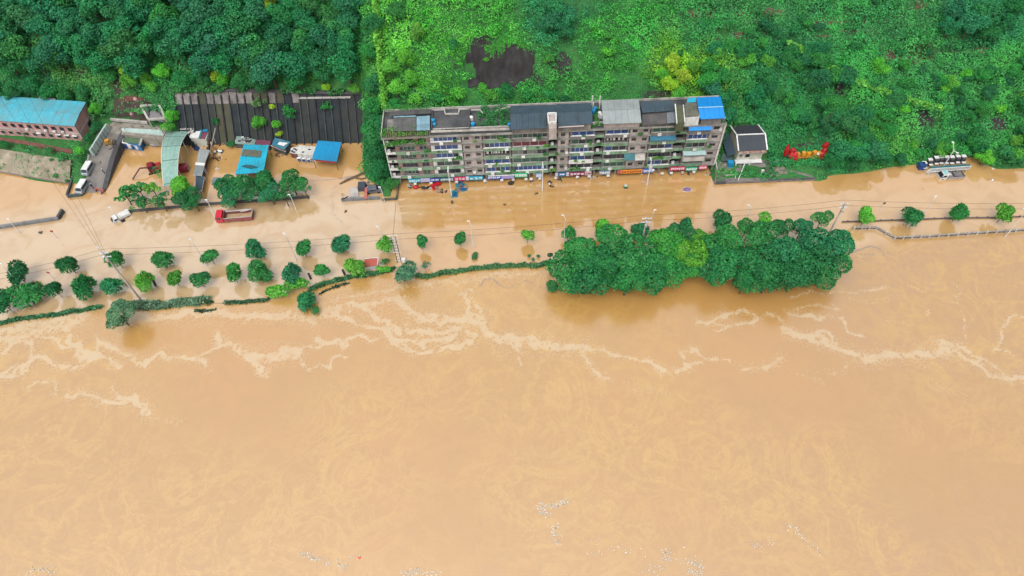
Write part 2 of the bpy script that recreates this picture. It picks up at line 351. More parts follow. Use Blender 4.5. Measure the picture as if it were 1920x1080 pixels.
    fm = math_('MULTIPLY', math_('MULTIPLY', fm, gate), cells)
    lace = smooth(math_('ABSOLUTE', math_('SUBTRACT', noise(.35, 6, .65, 2.5), .5)), .0, .045, 1, 0)
    lace = math_('MULTIPLY', math_('MULTIPLY', lace, attr('film')), .75)
    fm = math_('MAXIMUM', fm, lace)
    base = mix(math_('MULTIPLY', fm, .66), base, (.345,.262,.150))
    sc = smooth(math_('ADD', attr('scum'), math_('MULTIPLY', math_('SUBTRACT', fine, .5), .8)), .4, .9)
    base = mix(math_('MULTIPLY', sc, .7), base, (.12,.095,.085))
    l.new(base, b.inputs['Base Color'])
    l.new(math_('MULTIPLY_ADD', river, -.3, 2.6), b.inputs['IOR'])
    rg = math_('ADD', math_('ADD', math_('MULTIPLY', river, .17), .065), math_('MULTIPLY', fm, .3)); l.new(rg, b.inputs['Roughness'])
    bp = n.new('ShaderNodeBump'); bp.inputs['Distance'].default_value = .03; bp.inputs['Strength'].default_value = .3
    hgt = math_('ADD', math_('MULTIPLY', noise(1.1, 3, .5, .4), .5), math_('MULTIPLY', noise(.3, 2, .5, .8), 1.0)); l.new(hgt, bp.inputs['Height']); l.new(bp.outputs[0], b.inputs['Normal'])
    return m
make_water()

# ------------------------------------------------------------------ hillside terrain
HI = [(160,9),(185,30),(280,98)]
COLS = [(-420,[(135.2,-1),(136,0),(142,3),(150,3)]+HI), (-135,[(135.0,-1),(135.3,0),(141.5,3),(151,3)]+HI), (-112.2,[(129.5,-1),(129.8,0),(137.0,3),(151,3),(158,9),(166,17),(190,38),(280,98)]),
 (-108.6,[(127.6,-1),(127.8,.2),(135,2.0),(146,2.7),(152,6),(165,18),(190,38),(280,98)]), (-105.2,[(128,-1),(143,-1),(146,2.4),(149,3.2),(154,9),(165,18),(190,38),(280,98)]),
 (-88.5,[(141,-1),(142.4,.2),(145,3.4),(149.5,4),(153,10),(165,19),(190,38),(280,98)]), (-85.5,[(142.2,-1),(143.4,.3),(144.6,.8),(152.6,10.0),(160,16.5),(168,23),(190,40),(280,100)]),
 (-60,[(140.6,-1),(142.0,.3),(143.0,.8),(151.2,10.0),(159,16.5),(168,24),(190,41),(280,100)]), (-38,[(139.9,-1),(140.8,.3),(142.0,.8),(150.0,9.8),(158,16.5),(167,25),(190,42),(280,100)]),
 (-35,[(124,-1),(127,.2),(131,2),(141,6.5),(150,14),(165,25),(190,43),(280,100)]), (-29.5,[(120.2,-1),(120.5,.3),(131,2),(141,7.5),(150,14.5),(165,25.5),(190,44),(280,100)]),
 (-28,[(130,-1),(134,.5),(137,3),(141,6),(150,14),(165,26),(190,44),(280,100)]), (-16,[(130,-1),(134,.5),(137,3),(141,6),(150,13),(165,26),(190,44),(280,100)]),
 (-13,[(130,-1),(134,.5),(137,3),(142,5.5),(150.3,9.5),(153.8,19.0),(165,26),(190,44),(280,100)]), (6,[(130,-1),(134,.5),(137,3),(142,5.5),(150.3,9.5),(153.2,17),(165,26),(190,44),(280,100)]),
 (9,[(130,-1),(134,.5),(137,3),(141,6),(150,14),(165,26),(190,44),(280,100)]), (50,[(130,-1),(133,.5),(137,3),(141,6),(150,14),(165,25),(190,42),(280,98)]),
 (51.8,[(120.6,-1),(120.8,.9),(126,1.2),(134,1.6),(141,6),(150,13),(165,24),(280,98)]), (68,[(120.2,-1),(120.5,.9),(124,1.3),(131,2.0),(138,6),(150,13),(165,24),(280,98)]),
 (77,[(119.2,-1),(119.6,.4),(123,1.2),(129,1.8),(137,6),(150,14),(165,24),(280,98)]), (83,[(121.0,-1),(121.5,.2),(125,2.5),(131,6),(140,10),(150,16),(165,25),(280,98)]),
 (104,[(123.0,-1),(124.0,.2),(127,2),(132,6),(140,10),(150,16),(165,25),(280,98)]), (110,[(125.8,-1),(126.2,.2),(128.5,2),(133,6),(140,10),(150,16),(165,25),(280,98)]), (117,[(125.2,-1),(125.8,.2),(128,2),(133,6),(140,10),(150,16),(165,25),(280,98)]),
 (123,[(120.6,-1),(121,.2),(124,2),(130,6),(140,11),(150,16),(165,25),(280,98)]), (420,[(118,-1),(118.6,.2),(122,2),(130,6),(140,11),(150,16),(165,25),(280,98)])]
CX = np.array([c[0] for c in COLS], float)
def terr(x, y):
    x = np.atleast_1d(np.asarray(x, float)); y = np.atleast_1d(np.asarray(y, float))
    sh = np.broadcast(x, y).shape; x = np.broadcast_to(x, sh).ravel(); y = np.broadcast_to(y, sh).ravel()
    Z = np.stack([np.interp(y, [p[0] for p in c[1]], [p[1] for p in c[1]]) for c in COLS])
    k = np.clip(np.searchsorted(CX, x)-1, 0, len(CX)-2); t = np.clip((x-CX[k])/(CX[k+1]-CX[k]), 0, 1)
    i = np.arange(len(x)); z = Z[k, i]*(1-t)+Z[k+1, i]*t
    amp = np.clip((y-150)/12, 0, 1)
    z = z+amp*((fbm(x, y, 18, 4, 21)-.5)*5)+(fbm(x, y, 3.5, 3, 31)-.5)*.5*np.clip(z, 0, 1)
    return z.reshape(sh)
def onterr(px, py, off=0.0):
    """where the view ray of a photo pixel meets the hillside (raised by off)"""
    ys = np.arange(112, 262, .2); d = FW+RT*((px-960)/FPX)+UP*((540-py)/FPX)
    t = ys/d[1]; xs = d[0]*t; zs = CH+d[2]*t; hit = np.where(zs <= terr(xs, ys)+off)[0]
    k = hit[0] if len(hit) else len(ys)-1
    return Vector((xs[k], ys[k], float(terr(xs[k], ys[k])[0])))
def make_terrain():
    xs = np.unique(np.concatenate((np.linspace(-420,-150,28), np.arange(-150,151,.7), CX, np.linspace(150,420,28))))
    ys = np.concatenate((np.arange(118,172,.5), np.arange(172,215,2), np.linspace(215,400,30)))
    X, Y = np.meshgrid(xs, ys); Z = terr(X, Y); nx, ny = len(xs), len(ys)
    co = np.stack((X, Y, Z), -1).reshape(-1, 3)
    i = np.arange(nx*ny).reshape(ny, nx); f = np.stack((i[:-1,:-1], i[:-1,1:], i[1:,1:], i[1:,:-1]), -1).reshape(-1, 4)
    keep = Z.reshape(-1)[f].max(1) > -.9; f = f[keep]
    me = D.meshes.new('hillside'); quadmesh(me, co, f)
    m, n, l, b = nodes('hill_soil')
    tc = n.new('ShaderNodeTexCoord'); a = n.new('ShaderNodeTexNoise'); a.inputs['Scale'].default_value = .35; a.inputs['Detail'].default_value = 8; a.inputs['Roughness'].default_value = .7
    l.new(tc.outputs['Object'], a.inputs['Vector']); r = n.new('ShaderNodeValToRGB'); e = r.color_ramp.elements
    e[0].position = .35; e[0].color = (.02,.06,.022, 1); e[1].position = .85; e[1].color = (.07,.06,.04, 1); q = e.new(.55); q.color = (.03,.115,.03, 1)
    l.new(a.outputs['Fac'], r.inputs[0]); l.new(r.outputs[0], b.inputs['Base Color']); b.inputs['Roughness'].default_value = .95; b.inputs['Specular IOR Level'].default_value = .1
    bp = n.new('ShaderNodeBump'); bp.inputs['Strength'].default_value = .8; bp.inputs['Distance'].default_value = .5; l.new(a.outputs['Fac'], bp.inputs['Height']); l.new(bp.outputs[0], b.inputs['Normal'])
    me.materials.append(m); o = D.objects.new('hillside', me); COL.objects.link(o); tagit(o, kind='structure', label='steep hillside of dark soil and rock above the flooded road')
make_terrain()

# ------------------------------------------------------------------ foliage
def cards(cent, nrm, axis, L, Wd, v, tint=None, name='leaves'):
    """leaf-shaped quads. cent, nrm, axis: (n,3); L, Wd: (n,)"""
    n = len(cent); a = axis-nrm*(axis*nrm).sum(1, keepdims=True); a /= np.linalg.norm(a, axis=1, keepdims=True)+1e-9
    b = np.cross(nrm, a); L = L[:,None]; Wd = Wd[:,None]
    co = np.stack((cent-a*L*.5, cent+b*Wd*.5-a*L*.05+nrm*Wd*.12, cent+a*L*.5-nrm*L*.12, cent-b*Wd*.5-a*L*.05+nrm*Wd*.12), 1).reshape(-1, 3)
    me = D.meshes.new(name); quadmesh(me, co, np.arange(4*n).reshape(n, 4))
    at = me.attributes.new('v', 'FLOAT', 'FACE'); at.data.foreach_set('value', v.astype(np.float32))
    if tint is not None:
        at = me.attributes.new('tint', 'FLOAT_COLOR', 'FACE'); c = np.concatenate((tint, np.ones((n, 1))), 1); at.data.foreach_set('color', c.astype(np.float32).reshape(-1))
    return me
def unit(v): return v/(np.linalg.norm(v, axis=1, keepdims=True)+1e-9)
def crown(seed, lobes, n, leaf, spread=.62, lr=(.38,.6), flat=.8, spiky=0.0, wr=.6, keepin=.1):
    g = np.random.default_rng(seed)
    c = unit(g.normal(size=(lobes, 3)))*(g.random((lobes, 1))**.5)*spread; c[:,2] *= flat; r = g.uniform(*lr, lobes)
    c[0] = 0; r[0] = lr[1]
    pr = r*r; k = g.choice(lobes, n*2, p=pr/pr.sum()); d = unit(g.normal(size=(n*2, 3))); d[:,2] = np.where(d[:,2] < -.35, -d[:,2], d[:,2])
    p = c[k]+d*(r[k]*g.uniform(.86, 1.06, n*2))[:,None]
    inside = np.zeros(len(p), bool)
    for j in range(lobes): inside |= (np.linalg.norm(p-c[j], axis=1) < r[j]*.84)
    ok = ~inside | (g.random(len(p)) < keepin); p = p[ok][:n]; d = d[ok][:n]; k = k[ok][:n]
    m = len(p); nr = unit(d+g.normal(size=(m, 3))*.55+np.array([0, 0, .35])); ax = g.normal(size=(m, 3))
    if spiky: ax = ax*(1-spiky)+d*3*spiky; nr = unit(nr+g.normal(size=(m, 3))*.4)
    L = leaf*g.uniform(.7, 1.35, m); v = np.clip(g.normal(.5, .22, m)+(g.random(lobes)[k]-.5)*.35, 0, 1)
    return cards(p, nr, ax, L, L*wr, v, name='crown')
def trunk_mb(h, r, limbs, seed, spread=.45, top=.55):
    g = random.Random(seed); mb = MB(); mb.tube([(0,0,0),(g.uniform(-.03,.03)*h,g.uniform(-.03,.03)*h,h*.5),(0,0,h)], [r, r*.8, r*.55], 7)
    for i in range(limbs):
        a = i*2*math.pi/limbs+g.uniform(-.4,.4); e = Vector((math.cos(a)*spread*g.uniform(.7,1.1), math.sin(a)*spread*g.uniform(.7,1.1), h+top*g.uniform(.3,.9)))
        m_ = Vector((e.x*.45, e.y*.45, h+(e.z-h)*.3)); mb.tube([(0,0,h*.82), m_, e], [r*.5, r*.35, r*.12], 5)
    return mb
CROWNS = {  # unit-radius crowns
 'street': [crown(10+i, 7+i, 950, .34, .50+.03*i, (.30,.54), .95, .8, .30, .3) for i in range(7)],
 'big': [crown(30+i, 20, 4200, .088, .70, (.22,.42), .75, .15, .7, .07) for i in range(5)],
 'forest': [crown(50+i, 15, 2600, .098, .68, (.22,.45), .8, .15, .65, .08) for i in range(6)],
 'sparse': [crown(70+i, 12, 620, .16, .85, (.14,.30), .6, .2, .65, .2) for i in range(3)],
 'low': [crown(80+i, 9, 700, .17, .6, (.3,.5), .6, .2, .6, .1) for i in range(3)]}
for k in CROWNS:
    for me in CROWNS[k]: me.materials.append(LEAF)
TR = {}
for k, (h, r, n, sp, tp) in {'street': (.9,.04,4,.45,.6), 'big': (.8,.05,6,.6,.55), 'forest': (.9,.06,4,.5,.6), 'sparse': (.9,.05,7,.75,.7), 'low': (.35,.05,4,.5,.4)}.items():
    me = mesh_of(trunk_mb(h, r, n, 5, sp, tp), 'trunk'); me.materials.append(BARK); TR[k] = me
def tree(kind, pos, rad, color, label, group, zc=None, name='tree', flat=1.0, wide=(1, 1), cat='tree'):
    """pos: base point; crown centre sits zc above it; the thing is scaled as one"""
    zc = zc if zc is not None else rad*1.25
    o = thing(name, label, cat, pos, random.uniform(0, 6.28) if wide == (1, 1) else random.choice((0, math.pi)), group)
    t = D.objects.new('trunk', TR[kind]); COL.objects.link(t); t.parent = o
    base = {'street': .9, 'big': .8, 'forest': .9, 'sparse': .9, 'low': .35}[kind]
    t.scale = (rad, rad, max(.4, (zc+.3)/(base+.35)))
    c = D.objects.new('crown', random.choice(CROWNS[kind])); COL.objects.link(c); c.parent = o
    c.location = (0, 0, zc); c.scale = (rad*wide[0], rad*wide[1], rad*flat); c.color = (*color, 1)
    return o
G_DARK = (.019,.140,.042); G_MID = (.028,.185,.045); G_BRI = (.078,.31,.034); G_YEL = (.24,.43,.03); G_DEEP = (.022,.160,.062); G_GREY = (.07,.19,.095)
def jitc(c, a=.15): return tuple(max(.003, x*(1+random.uniform(-a, a))) for x in c)
def place(px, py, h): p = P(px, py, h); return p
ORD = ['leftmost', 'second', 'third', 'fourth', 'fifth', 'sixth', 'seventh', 'eighth', 'ninth', 'tenth', 'eleventh', 'twelfth', 'thirteenth', 'fourteenth', 'fifteenth', 'sixteenth', 'seventeenth', 'eighteenth', 'nineteenth', 'twentieth', 'twenty-first', 'twenty-second', 'twenty-third']
def street(lst, rowname, group):
    lst = sorted(lst)
    for i, (px, py, rp, c, desc) in enumerate(lst):
        rad = rp/8.3 if py > 440 else rp/7.9
        p = P(px, py, 2.9)
        which = ORD[i]+(' from the left' if i else '')
        tree('street', (p.x, p.y, -.8), rad*1.03, jitc(c, .1), f'{desc}, {which} in the {rowname}', group, zc=p.z+.8, name='street_tree', flat=1.0, wide=(random.uniform(.9,1.12), random.uniform(.95,1.12)))
street([(33,515,24,G_DARK,'dark round tree'),(130,498,22,G_DARK,'dark green leafy tree'),(218,487,20,G_MID,'round tree'),(303,485,23,G_MID,'spreading green tree'),(393,480,18,G_MID,'small forked green tree'),
 (480,468,20,G_DEEP,'compact dark tree'),(568,465,21,G_MID,'round green tree'),(638,458,25,G_DEEP,'big blue-green tree'),(719,457,17,G_BRI,'fresh green tree')], 'roadside row before the lattice pole', 'street trees in the flooded roadside row')
street([(790,454,13,G_MID,'very small round tree'),(862,447,17,G_MID,'neat green tree'),(989,440,12,G_BRI,'narrow bright green tree'),(1065,436,14,G_MID,'small green tree'),(1129,432,18,G_BRI,'open-leaved light tree'),
 (1200,432,19,G_DEEP,'dark tree'),(1285,420,17,G_DEEP,'dark low tree'),(1352,417,21,G_DARK,'dark broad tree')], 'roadside row behind the banyan grove', 'street trees in the flooded roadside row')
street([(1623,407,17,G_BRI,'round fresh green tree'),(1711,404,20,G_DARK,'dark spiky tree'),(1798,398,22,G_MID,'full green tree'),(1882,401,18,G_BRI,'lopsided light green tree')], 'strip by the stone railing', 'street trees by the railing')
street([(5,567,22,G_DARK,'dark tree cut by the frame'),(48,552,29,G_MID,'very large round green tree'),(103,543,17,G_DARK,'small dark tree'),(153,538,25,G_DARK,'wide dark tree'),(207,535,22,G_DEEP,'dark upright tree'),(267,527,20,G_BRI,'bright green tree'),
 (326,522,20,(.06,.22,.03),'yellowish green tree'),(375,523,18,G_DARK,'dark small tree'),(437,515,19,(.03,.19,.035),'mid green pear-shaped tree'),(489,510,23,G_MID,'broad green tree'),(543,512,21,G_DEEP,'flat dark tree'),(602,505,16,G_MID,'small tree'),(664,500,20,G_BRI,'bright tree')],
 'riverside row', 'street trees in the flooded riverside row')
def btree(px, py, rp, c, label, h=3, kind='big', name='tree', group=None, flat=.85, wide=(1, 1), cat='tree', sink=.8, s=8.6):
    p = P(px, py, h); rad = rp/s
    return tree(kind, (p.x, p.y, -sink), rad, jitc(c, .06), label, group, zc=h+sink, name=name, flat=flat, wide=wide, cat=cat)
btree(224,590,36,G_GREY,'large grey-green tree leaning over the river below the utility pole',4,'big',wide=(.9,1.05))
btree(573,562,24,G_DEEP,'dark blue-green round bush at the river edge beside the clipped hedge',2,'street',name='bush',cat='bush')
btree(592,583,11,G_DARK,'small dark bush trailing into the river',1,'low',name='bush',cat='bush')
btree(760,511,24,G_GREY,'grey-green willow-like tree below the lattice pole',3,'street')
btree(797,497,11,G_GREY,'thin sparse shrub leaning out of the flood by the hedge',1.5,'sparse',name='bush',cat='bush')
btree(524,545,25,G_BRI,'bright clipped bush, left half of the pair beside the flat dark tree',1.6,'low',name='bush',cat='bush',wide=(1.15,.9),group='bright clipped bushes on the bank')
btree(560,530,24,G_BRI,'bright clipped bush, right half of the pair beside the flat dark tree',1.6,'low',name='bush',cat='bush',wide=(1.25,.8),group='bright clipped bushes on the bank')
btree(718,506,14,G_BRI,'small bright bush right of the red roofed hut',1.2,'low',name='bush',cat='bush',wide=(1.2,.8))
btree(722,490,9,G_DARK,'tiny dark bush behind the red roofed hut',1,'low',name='bush',cat='bush',wide=(1.3,.8))
for px, py, r, lab in ((697-.0,479,7,'nearest the lattice pole'),(890,480,10,'below the lamp in the middle'),(1010-18,480,5,'left of three dots'),(1000,487,5,'lowest of three dots'),(1010,480,5,'right of three dots'),(1052,490,8,'beside the thin mast'),(1050,472,7,'under the grove edge')):
    if px > 700: btree(px, py, r, G_DARK, f'dark drowned shrub sticking out of the flood, {lab}', .5, 'low', name='bush', cat='bush', group='drowned shrubs')
# banyan grove over the river
def colname(c):
    if c[0] > .15: return 'yellow-green'
    if c[2] > c[0]*2.4 and c[1] < .2: return 'dark'
    if c[1] > .3: return 'bright'
    return 'mid green'
GROVE = [(1062,505,44,G_MID),(1098,522,44,G_DARK),(1088,468,34,G_MID),(1036,538,13,G_DARK),(1110,490,40,G_DARK),(1280,440,30,G_DARK),(1340,465,36,G_MID),(1510,490,44,G_DARK),(1397,525,26,G_DARK),(1135,500,44,G_DARK),(1150,455,36,G_MID),(1175,525,34,G_DARK),(1195,478,48,G_MID),(1222,512,38,G_DARK),(1250,500,40,G_MID),(1248,455,38,(.03,.19,.03)),
 (1300,478,34,(.075,.24,.025)),(1313,450,28,(.06,.22,.03)),(1285,500,30,(.03,.17,.04)),(1345,500,44,G_DARK),(1370,455,40,G_MID),(1410,490,46,G_DARK),(1432,455,42,G_MID),(1440,520,42,G_DARK),(1480,475,46,G_DEEP),(1488,515,42,G_DARK),(1530,460,44,G_DEEP),(1545,500,42,G_DARK),(1575,458,32,G_DEEP),(1542,408,20,G_MID),(1432,416,20,G_BRI),(1465,425,24,G_DARK),(1505,425,24,G_DEEP),(1400,425,20,G_MID)]
for i, (px, py, r, c) in enumerate(sorted(GROVE)):
    lab = 'yellow-green banyan, the brightest crown in the middle of the grove' if (px, py) == (1300,478) else f'{colname(c)} banyan crown, number {i+1} from the left in the grove, on its '+('river side' if py > 490 else 'road side' if py < 462 else 'middle line')
    line = 'river side' if py > 490 else 'road side' if py < 462 else 'middle'
    k_ = sorted(q_[0] for q_ in GROVE if ('river side' if q_[1] > 490 else 'road side' if q_[1] < 462 else 'middle') == line).index(px)
    if (px, py) != (1300,478): lab = f'{colname(c)} banyan crown, {ORD[k_]} from the left along the {line} of the grove'
    o = btree(px, py, r*1.2, c, lab, 2.2 if r < 15 else (5.6 if py > 490 else 6.5) if r > 30 else 5, 'big', group='banyans of the riverside grove', flat=.9, s=9.0, name='banyan')
# trees in the yard
for px, py, r, c, kd, lab in ((232,362,27,G_MID,'sparse','thin-leaved tree with gaps at the left end of the yard wall'),(258,352,20,G_MID,'sparse','open leafy tree above the front wall of the yard'),(283,350,22,G_BRI,'sparse','bright airy tree touching the arched mint roof'),(262,378,24,G_DARK,'sparse','low dark tree hanging over the yard wall'),
 (300,375,22,G_DARK,'sparse','small dark tree below the foot of the arched roof'),(342,352,33,G_BRI,'big','fresh green tree at the lower end of the arched roof'),(345,372,30,G_DARK,'big','dark tree at the yard wall left of the red dump truck'),(362,375,20,G_DARK,'forest','small dark tree next to the white lamp on the yard wall'),
 (425,348,33,G_DARK,'big','dark round tree right of the rusty fence'),(430,368,26,G_DEEP,'big','dark tree directly above the red dump truck'),(462,355,36,G_DARK,'big','dense tree under the cyan roofed shelter'),(500,342,34,G_DARK,'big','dense tree in the middle of the yard grove'),(505,362,26,G_DEEP,'big','low dense tree over the yard wall'),
 (548,343,33,G_DARK,'big','broad tree at the right end of the yard grove'),(533,366,22,G_DARK,'sparse','ragged low tree over the wall by the lamp'),(570,352,14,G_MID,'sparse','outermost small tree at the right of the yard grove')):
    p = P(px, py, 4); tree(kd, (p.x, p.y, -.6), r/7.8, jitc(c, .08), lab, None, zc=4.6, flat=.8)
# vegetation on the wall and around
for px, py, r, c, kd, lab in ((325,222,17,G_BRI,'forest','bright tree at the left foot of the ribbed retaining wall'),(318,240,14,G_BRI,'low','bright bush between the grey gate and the mint roof'),(489,232,18,G_BRI,'forest','bright leafy tree growing in front of the ribbed wall'),(487,196,16,(.10,.2,.08),'sparse','tuft of pale grass-like leaves high on the ribbed wall'),
 (523,235,14,G_BRI,'low','bright climbing shrub on the ribbed wall'),(547,215,17,G_MID,'sparse','mid green shrub on the ribbed wall'),(512,200,8,G_YEL,'low','small yellow-green tuft on the ribbed wall'),(525,252,9,G_YEL,'low','yellow-green bush at the foot of the ribbed wall'),(408,228,12,G_DARK,'sparse','dark shrub low on the ribbed wall'),(436,270,11,G_DARK,'low','dark bush beside the barge-like roof'),
 (615,203,14,G_MID,'sparse','hanging shrub on the right half of the ribbed wall'),(183,206,15,G_BRI,'forest','bright round tree behind the pink building'),(185,240,14,G_DARK,'low','dark bush at the gable of the pink building'),(168,262,12,G_DARK,'low','dark bush below the pink gable')):
    p = onterr(px, py+r*.3, 1.5); tree(kd, p, r/7.2, jitc(c, .1), lab, None, zc=r/7.2+.6, flat=.9)
# hillside woods
HILLS = []
def hill(px, py, r, c, lab, grp, kind='forest', name='tree'): HILLS.append((px, py, r, c, lab, grp, kind, name))
def hill_(px, py, r, c, lab, grp, kind='forest', name='tree'):
    p = onterr(px, py, r/7*1.1); tree(kind, p, r/6.9, jitc(c, .16), lab, grp, zc=r/6.9*1.15, flat=.9, name=name)
rg = random.Random(3)
FOREST = []
for gy in range(-30, 150, 30):
    for gx in range(-20, 700, 44):
        x = gx+rg.uniform(-16, 16)+(gy//30 % 2)*22; y = gy+rg.uniform(-11, 11)
        lim = 150 if x < 110 else (118 if x < 330 else 132)
        if y > lim or x > 670+max(0, 30-y)*.3: continue
        FOREST.append((x, y, rg.uniform(26, 40)))
for x, y, r in FOREST:
    c = G_DEEP if rg.random() < .5 else ((.020,.145,.052) if rg.random() < .6 else (.03,.165,.05))
    hill(x, y, r, c, 'dark blue-green tree in the dense wood on the upper left hillside', 'dense wood on the left hillside')
for x in range(-10, 120, 34): hill(x, 168+rg.uniform(-6, 6), 22, G_DARK, 'dark tree directly behind the cyan roofed pink building', 'trees behind the pink building')
for x, y, r, c in ((120,105,20,G_YEL),(150,115,16,G_BRI),(218,110,13,G_YEL),(232,128,14,G_YEL),(205,145,18,G_MID),(243,155,20,G_BRI),(275,150,14,G_BRI),(305,135,20,G_BRI),(322,122,12,G_MID),(285,165,14,G_BRI),(160,175,22,G_MID),(125,180,20,G_MID),(345,150,22,G_MID),(385,150,16,G_MID),(405,145,14,G_YEL),(418,152,15,G_BRI),(450,155,20,G_MID),(490,158,24,G_DARK),(560,155,24,G_DARK),(255,100,22,G_MID),(395,120,16,G_BRI)):
    hill(x, y, r, c, 'light green young tree on the lower edge of the left wood', 'light trees below the left wood')
for x, y, r, c in ((430,12,26,(.08,.16,.06)),(478,28,22,(.07,.15,.05)),(510,15,20,G_YEL),(612,165,10,G_YEL),(665,168,14,G_BRI),(630,100,26,G_DARK),(600,140,24,G_DARK)):
    hill(x, y, r, c, 'paler tree standing out among the dark wood', 'paler trees in the left wood')
for x, y, r, c in ((700,45,22,G_MID),(745,20,22,G_MID),(760,110,20,G_BRI),(730,130,22,G_BRI),(770,150,18,G_BRI),(700,160,22,G_MID),(745,170,22,G_BRI),(690,100,20,G_MID),(785,60,20,G_BRI),(700,200,22,G_MID),(740,200,18,G_MID),(715,235,22,G_DARK),(700,262,24,G_MID),(705,290,26,G_DARK),(712,320,22,G_DARK),(735,345,14,G_MID),(690,245,16,G_MID)):
    hill(x, y, r, c, 'leafy green tree on the slope left of the long apartment block', 'trees left of the apartment block')
for x, y, r, c in ((1040,12,24,G_DEEP),(1062,28,26,G_DEEP),(1030,45,24,G_DEEP),(1058,55,22,G_DARK)):
    hill(x, y, r, c, 'dark tree of the lone clump above the bare rock face', 'dark clump above the rock face')
for x, y, r, c in ((850,85,14,G_MID),(912,114,6,G_BRI),(1030,110,12,G_BRI),(1142,100,16,G_BRI),(950,172,18,G_DARK),(990,178,18,G_MID),(920,180,16,G_BRI),(860,178,18,G_BRI),(820,185,16,G_MID),(1030,180,16,G_MID),(780,190,16,G_BRI),(1060,190,14,G_DARK),(905,165,12,G_BRI)):
    hill(x, y, r, c, 'green shrub on the slope behind the apartment block', 'shrubs behind the apartment block', 'low', 'shrub')
for x, y, r, c in ((1262,118,20,G_YEL),(1280,145,18,G_YEL),(1255,158,18,G_YEL),(1272,175,16,G_BRI),(1300,125,16,G_BRI),(1240,140,14,G_BRI)):
    hill(x, y, r, c, 'yellow-green bamboo-like shrub above the bright blue roof', 'yellow-green thicket above the blue roof', 'forest', 'shrub')
for k in range(62):
    x = rg.uniform(1320, 1640); y = rg.uniform(88, 290)
    if x < 1450 and y > 225: continue
    if 1460 < x < 1560 and y > 240: continue
    hill(x, y, rg.uniform(15, 25), rg.choice([G_MID, G_DARK, (.03,.19,.045), (.02,.15,.05)]), 'mid green tree in the thicket right of the apartment block', 'thicket right of the apartment block')
for x, y, r, c in ((1345,105,18,G_BRI),(1400,115,18,G_BRI),(1440,115,16,G_BRI),(1365,85,14,G_MID),(1335,165,24,G_DEEP),(1350,190,20,G_DEEP),(1365,215,22,G_DEEP),(1375,225,14,G_MID),(1580,282,26,G_DEEP),(1610,290,26,G_DEEP),(1640,285,24,G_DEEP),(1560,300,18,G_DARK),(1660,300,18,G_DARK),(1600,310,16,G_DARK),(1690,300,14,G_DARK),(1590,235,26,(.03,.14,.04)),(1560,225,18,(.04,.14,.04))):
    hill(x, y, r, c, 'distinct rounded tree among the thicket on the right slope', 'rounded trees on the right slope')
for x, y, r, c in ((1790,20,26,G_DEEP),(1820,45,30,G_DEEP),(1855,25,30,G_DEEP),(1780,50,22,G_DEEP),(1850,58,22,G_DARK),(1890,45,20,G_DARK),(1905,10,24,G_DARK)):
    hill(x, y, r, c, 'big dark tree at the top right of the terraced slope', 'big dark trees at the top right')
for k in range(70):
    x = rg.uniform(1640, 1940); y = rg.uniform(120, 300)
    if 1700 < x < 1780 and 190 < y < 260: continue
    hill(x, y, rg.uniform(10, 20), rg.choice([G_MID, G_BRI, (.03,.2,.04), G_DARK, (.03,.17,.05)]), 'rounded leafy shrub covering the lower right slope', 'shrubs of the lower right slope', rg.choice(['forest', 'low']), 'shrub')
for k in range(36):
    x = rg.uniform(1240, 1760); y = rg.uniform(-10, 120)
    if 1300 < x < 1490 and y < 45: continue
    hill(x, y, rg.uniform(8, 15), rg.choice([G_MID, G_DARK, (.02,.16,.05)]), 'low dark-leaved shrub on the terraced upper slope', 'shrubs of the terraced slope', 'low', 'shrub')
for x, y, r, c in ((10,272,9,G_DARK),(0,270,8,G_MID),(42,275,6,G_MID),(95,282,8,G_MID),(118,298,10,G_MID),(98,300,5,G_MID),(150,285,12,G_BRI),(148,300,9,G_MID),(52,278,6,G_DARK),(50,250,6,G_DARK),(105,332,6,G_MID),(128,342,5,G_MID)):
    hill(x, y, r, c, 'small weed clump on the bank below the pink building', 'weeds on the concrete bank', 'low', 'shrub')

def colname(c):
    if c[0] > .15: return 'yellow-green'
    if c[2] > c[0]*2.4 and c[1] < .2: return 'dark'
    if c[1] > .3: return 'bright'
    return 'mid green'
GN = {}
for h in HILLS: GN.setdefault(h[5], []).append(h)
BN = ['top', 'second', 'third', 'fourth', 'fifth', 'sixth', 'lowest']
def ordn(i):
    if i < len(ORD): return ORD[i]
    return 'number %d' % (i+1)
for grp, hs_ in GN.items():
    nb_ = 1 if len(hs_) <= 14 else max(2, min(6, round(len(hs_)/13))); hs_ = sorted(hs_, key=lambda h: h[1]); per = math.ceil(len(hs_)/nb_)
    for bi in range(nb_):
        row = sorted(hs_[bi*per:(bi+1)*per], key=lambda h: h[0]); bn = BN[bi] if bi < nb_-1 else 'lowest'
        for i, h in enumerate(row):
            sz = 'small' if h[2] < 15 else ('medium' if h[2] < 26 else 'large'); where = (ordn(i)+(' from left' if i else ''))+(f', {bn} row' if nb_ > 1 else '')
            hill_(h[0], h[1], h[2], h[3], f'{sz} {colname(h[3])} {h[7]}, {where} of {grp}', grp, h[6], h[7])
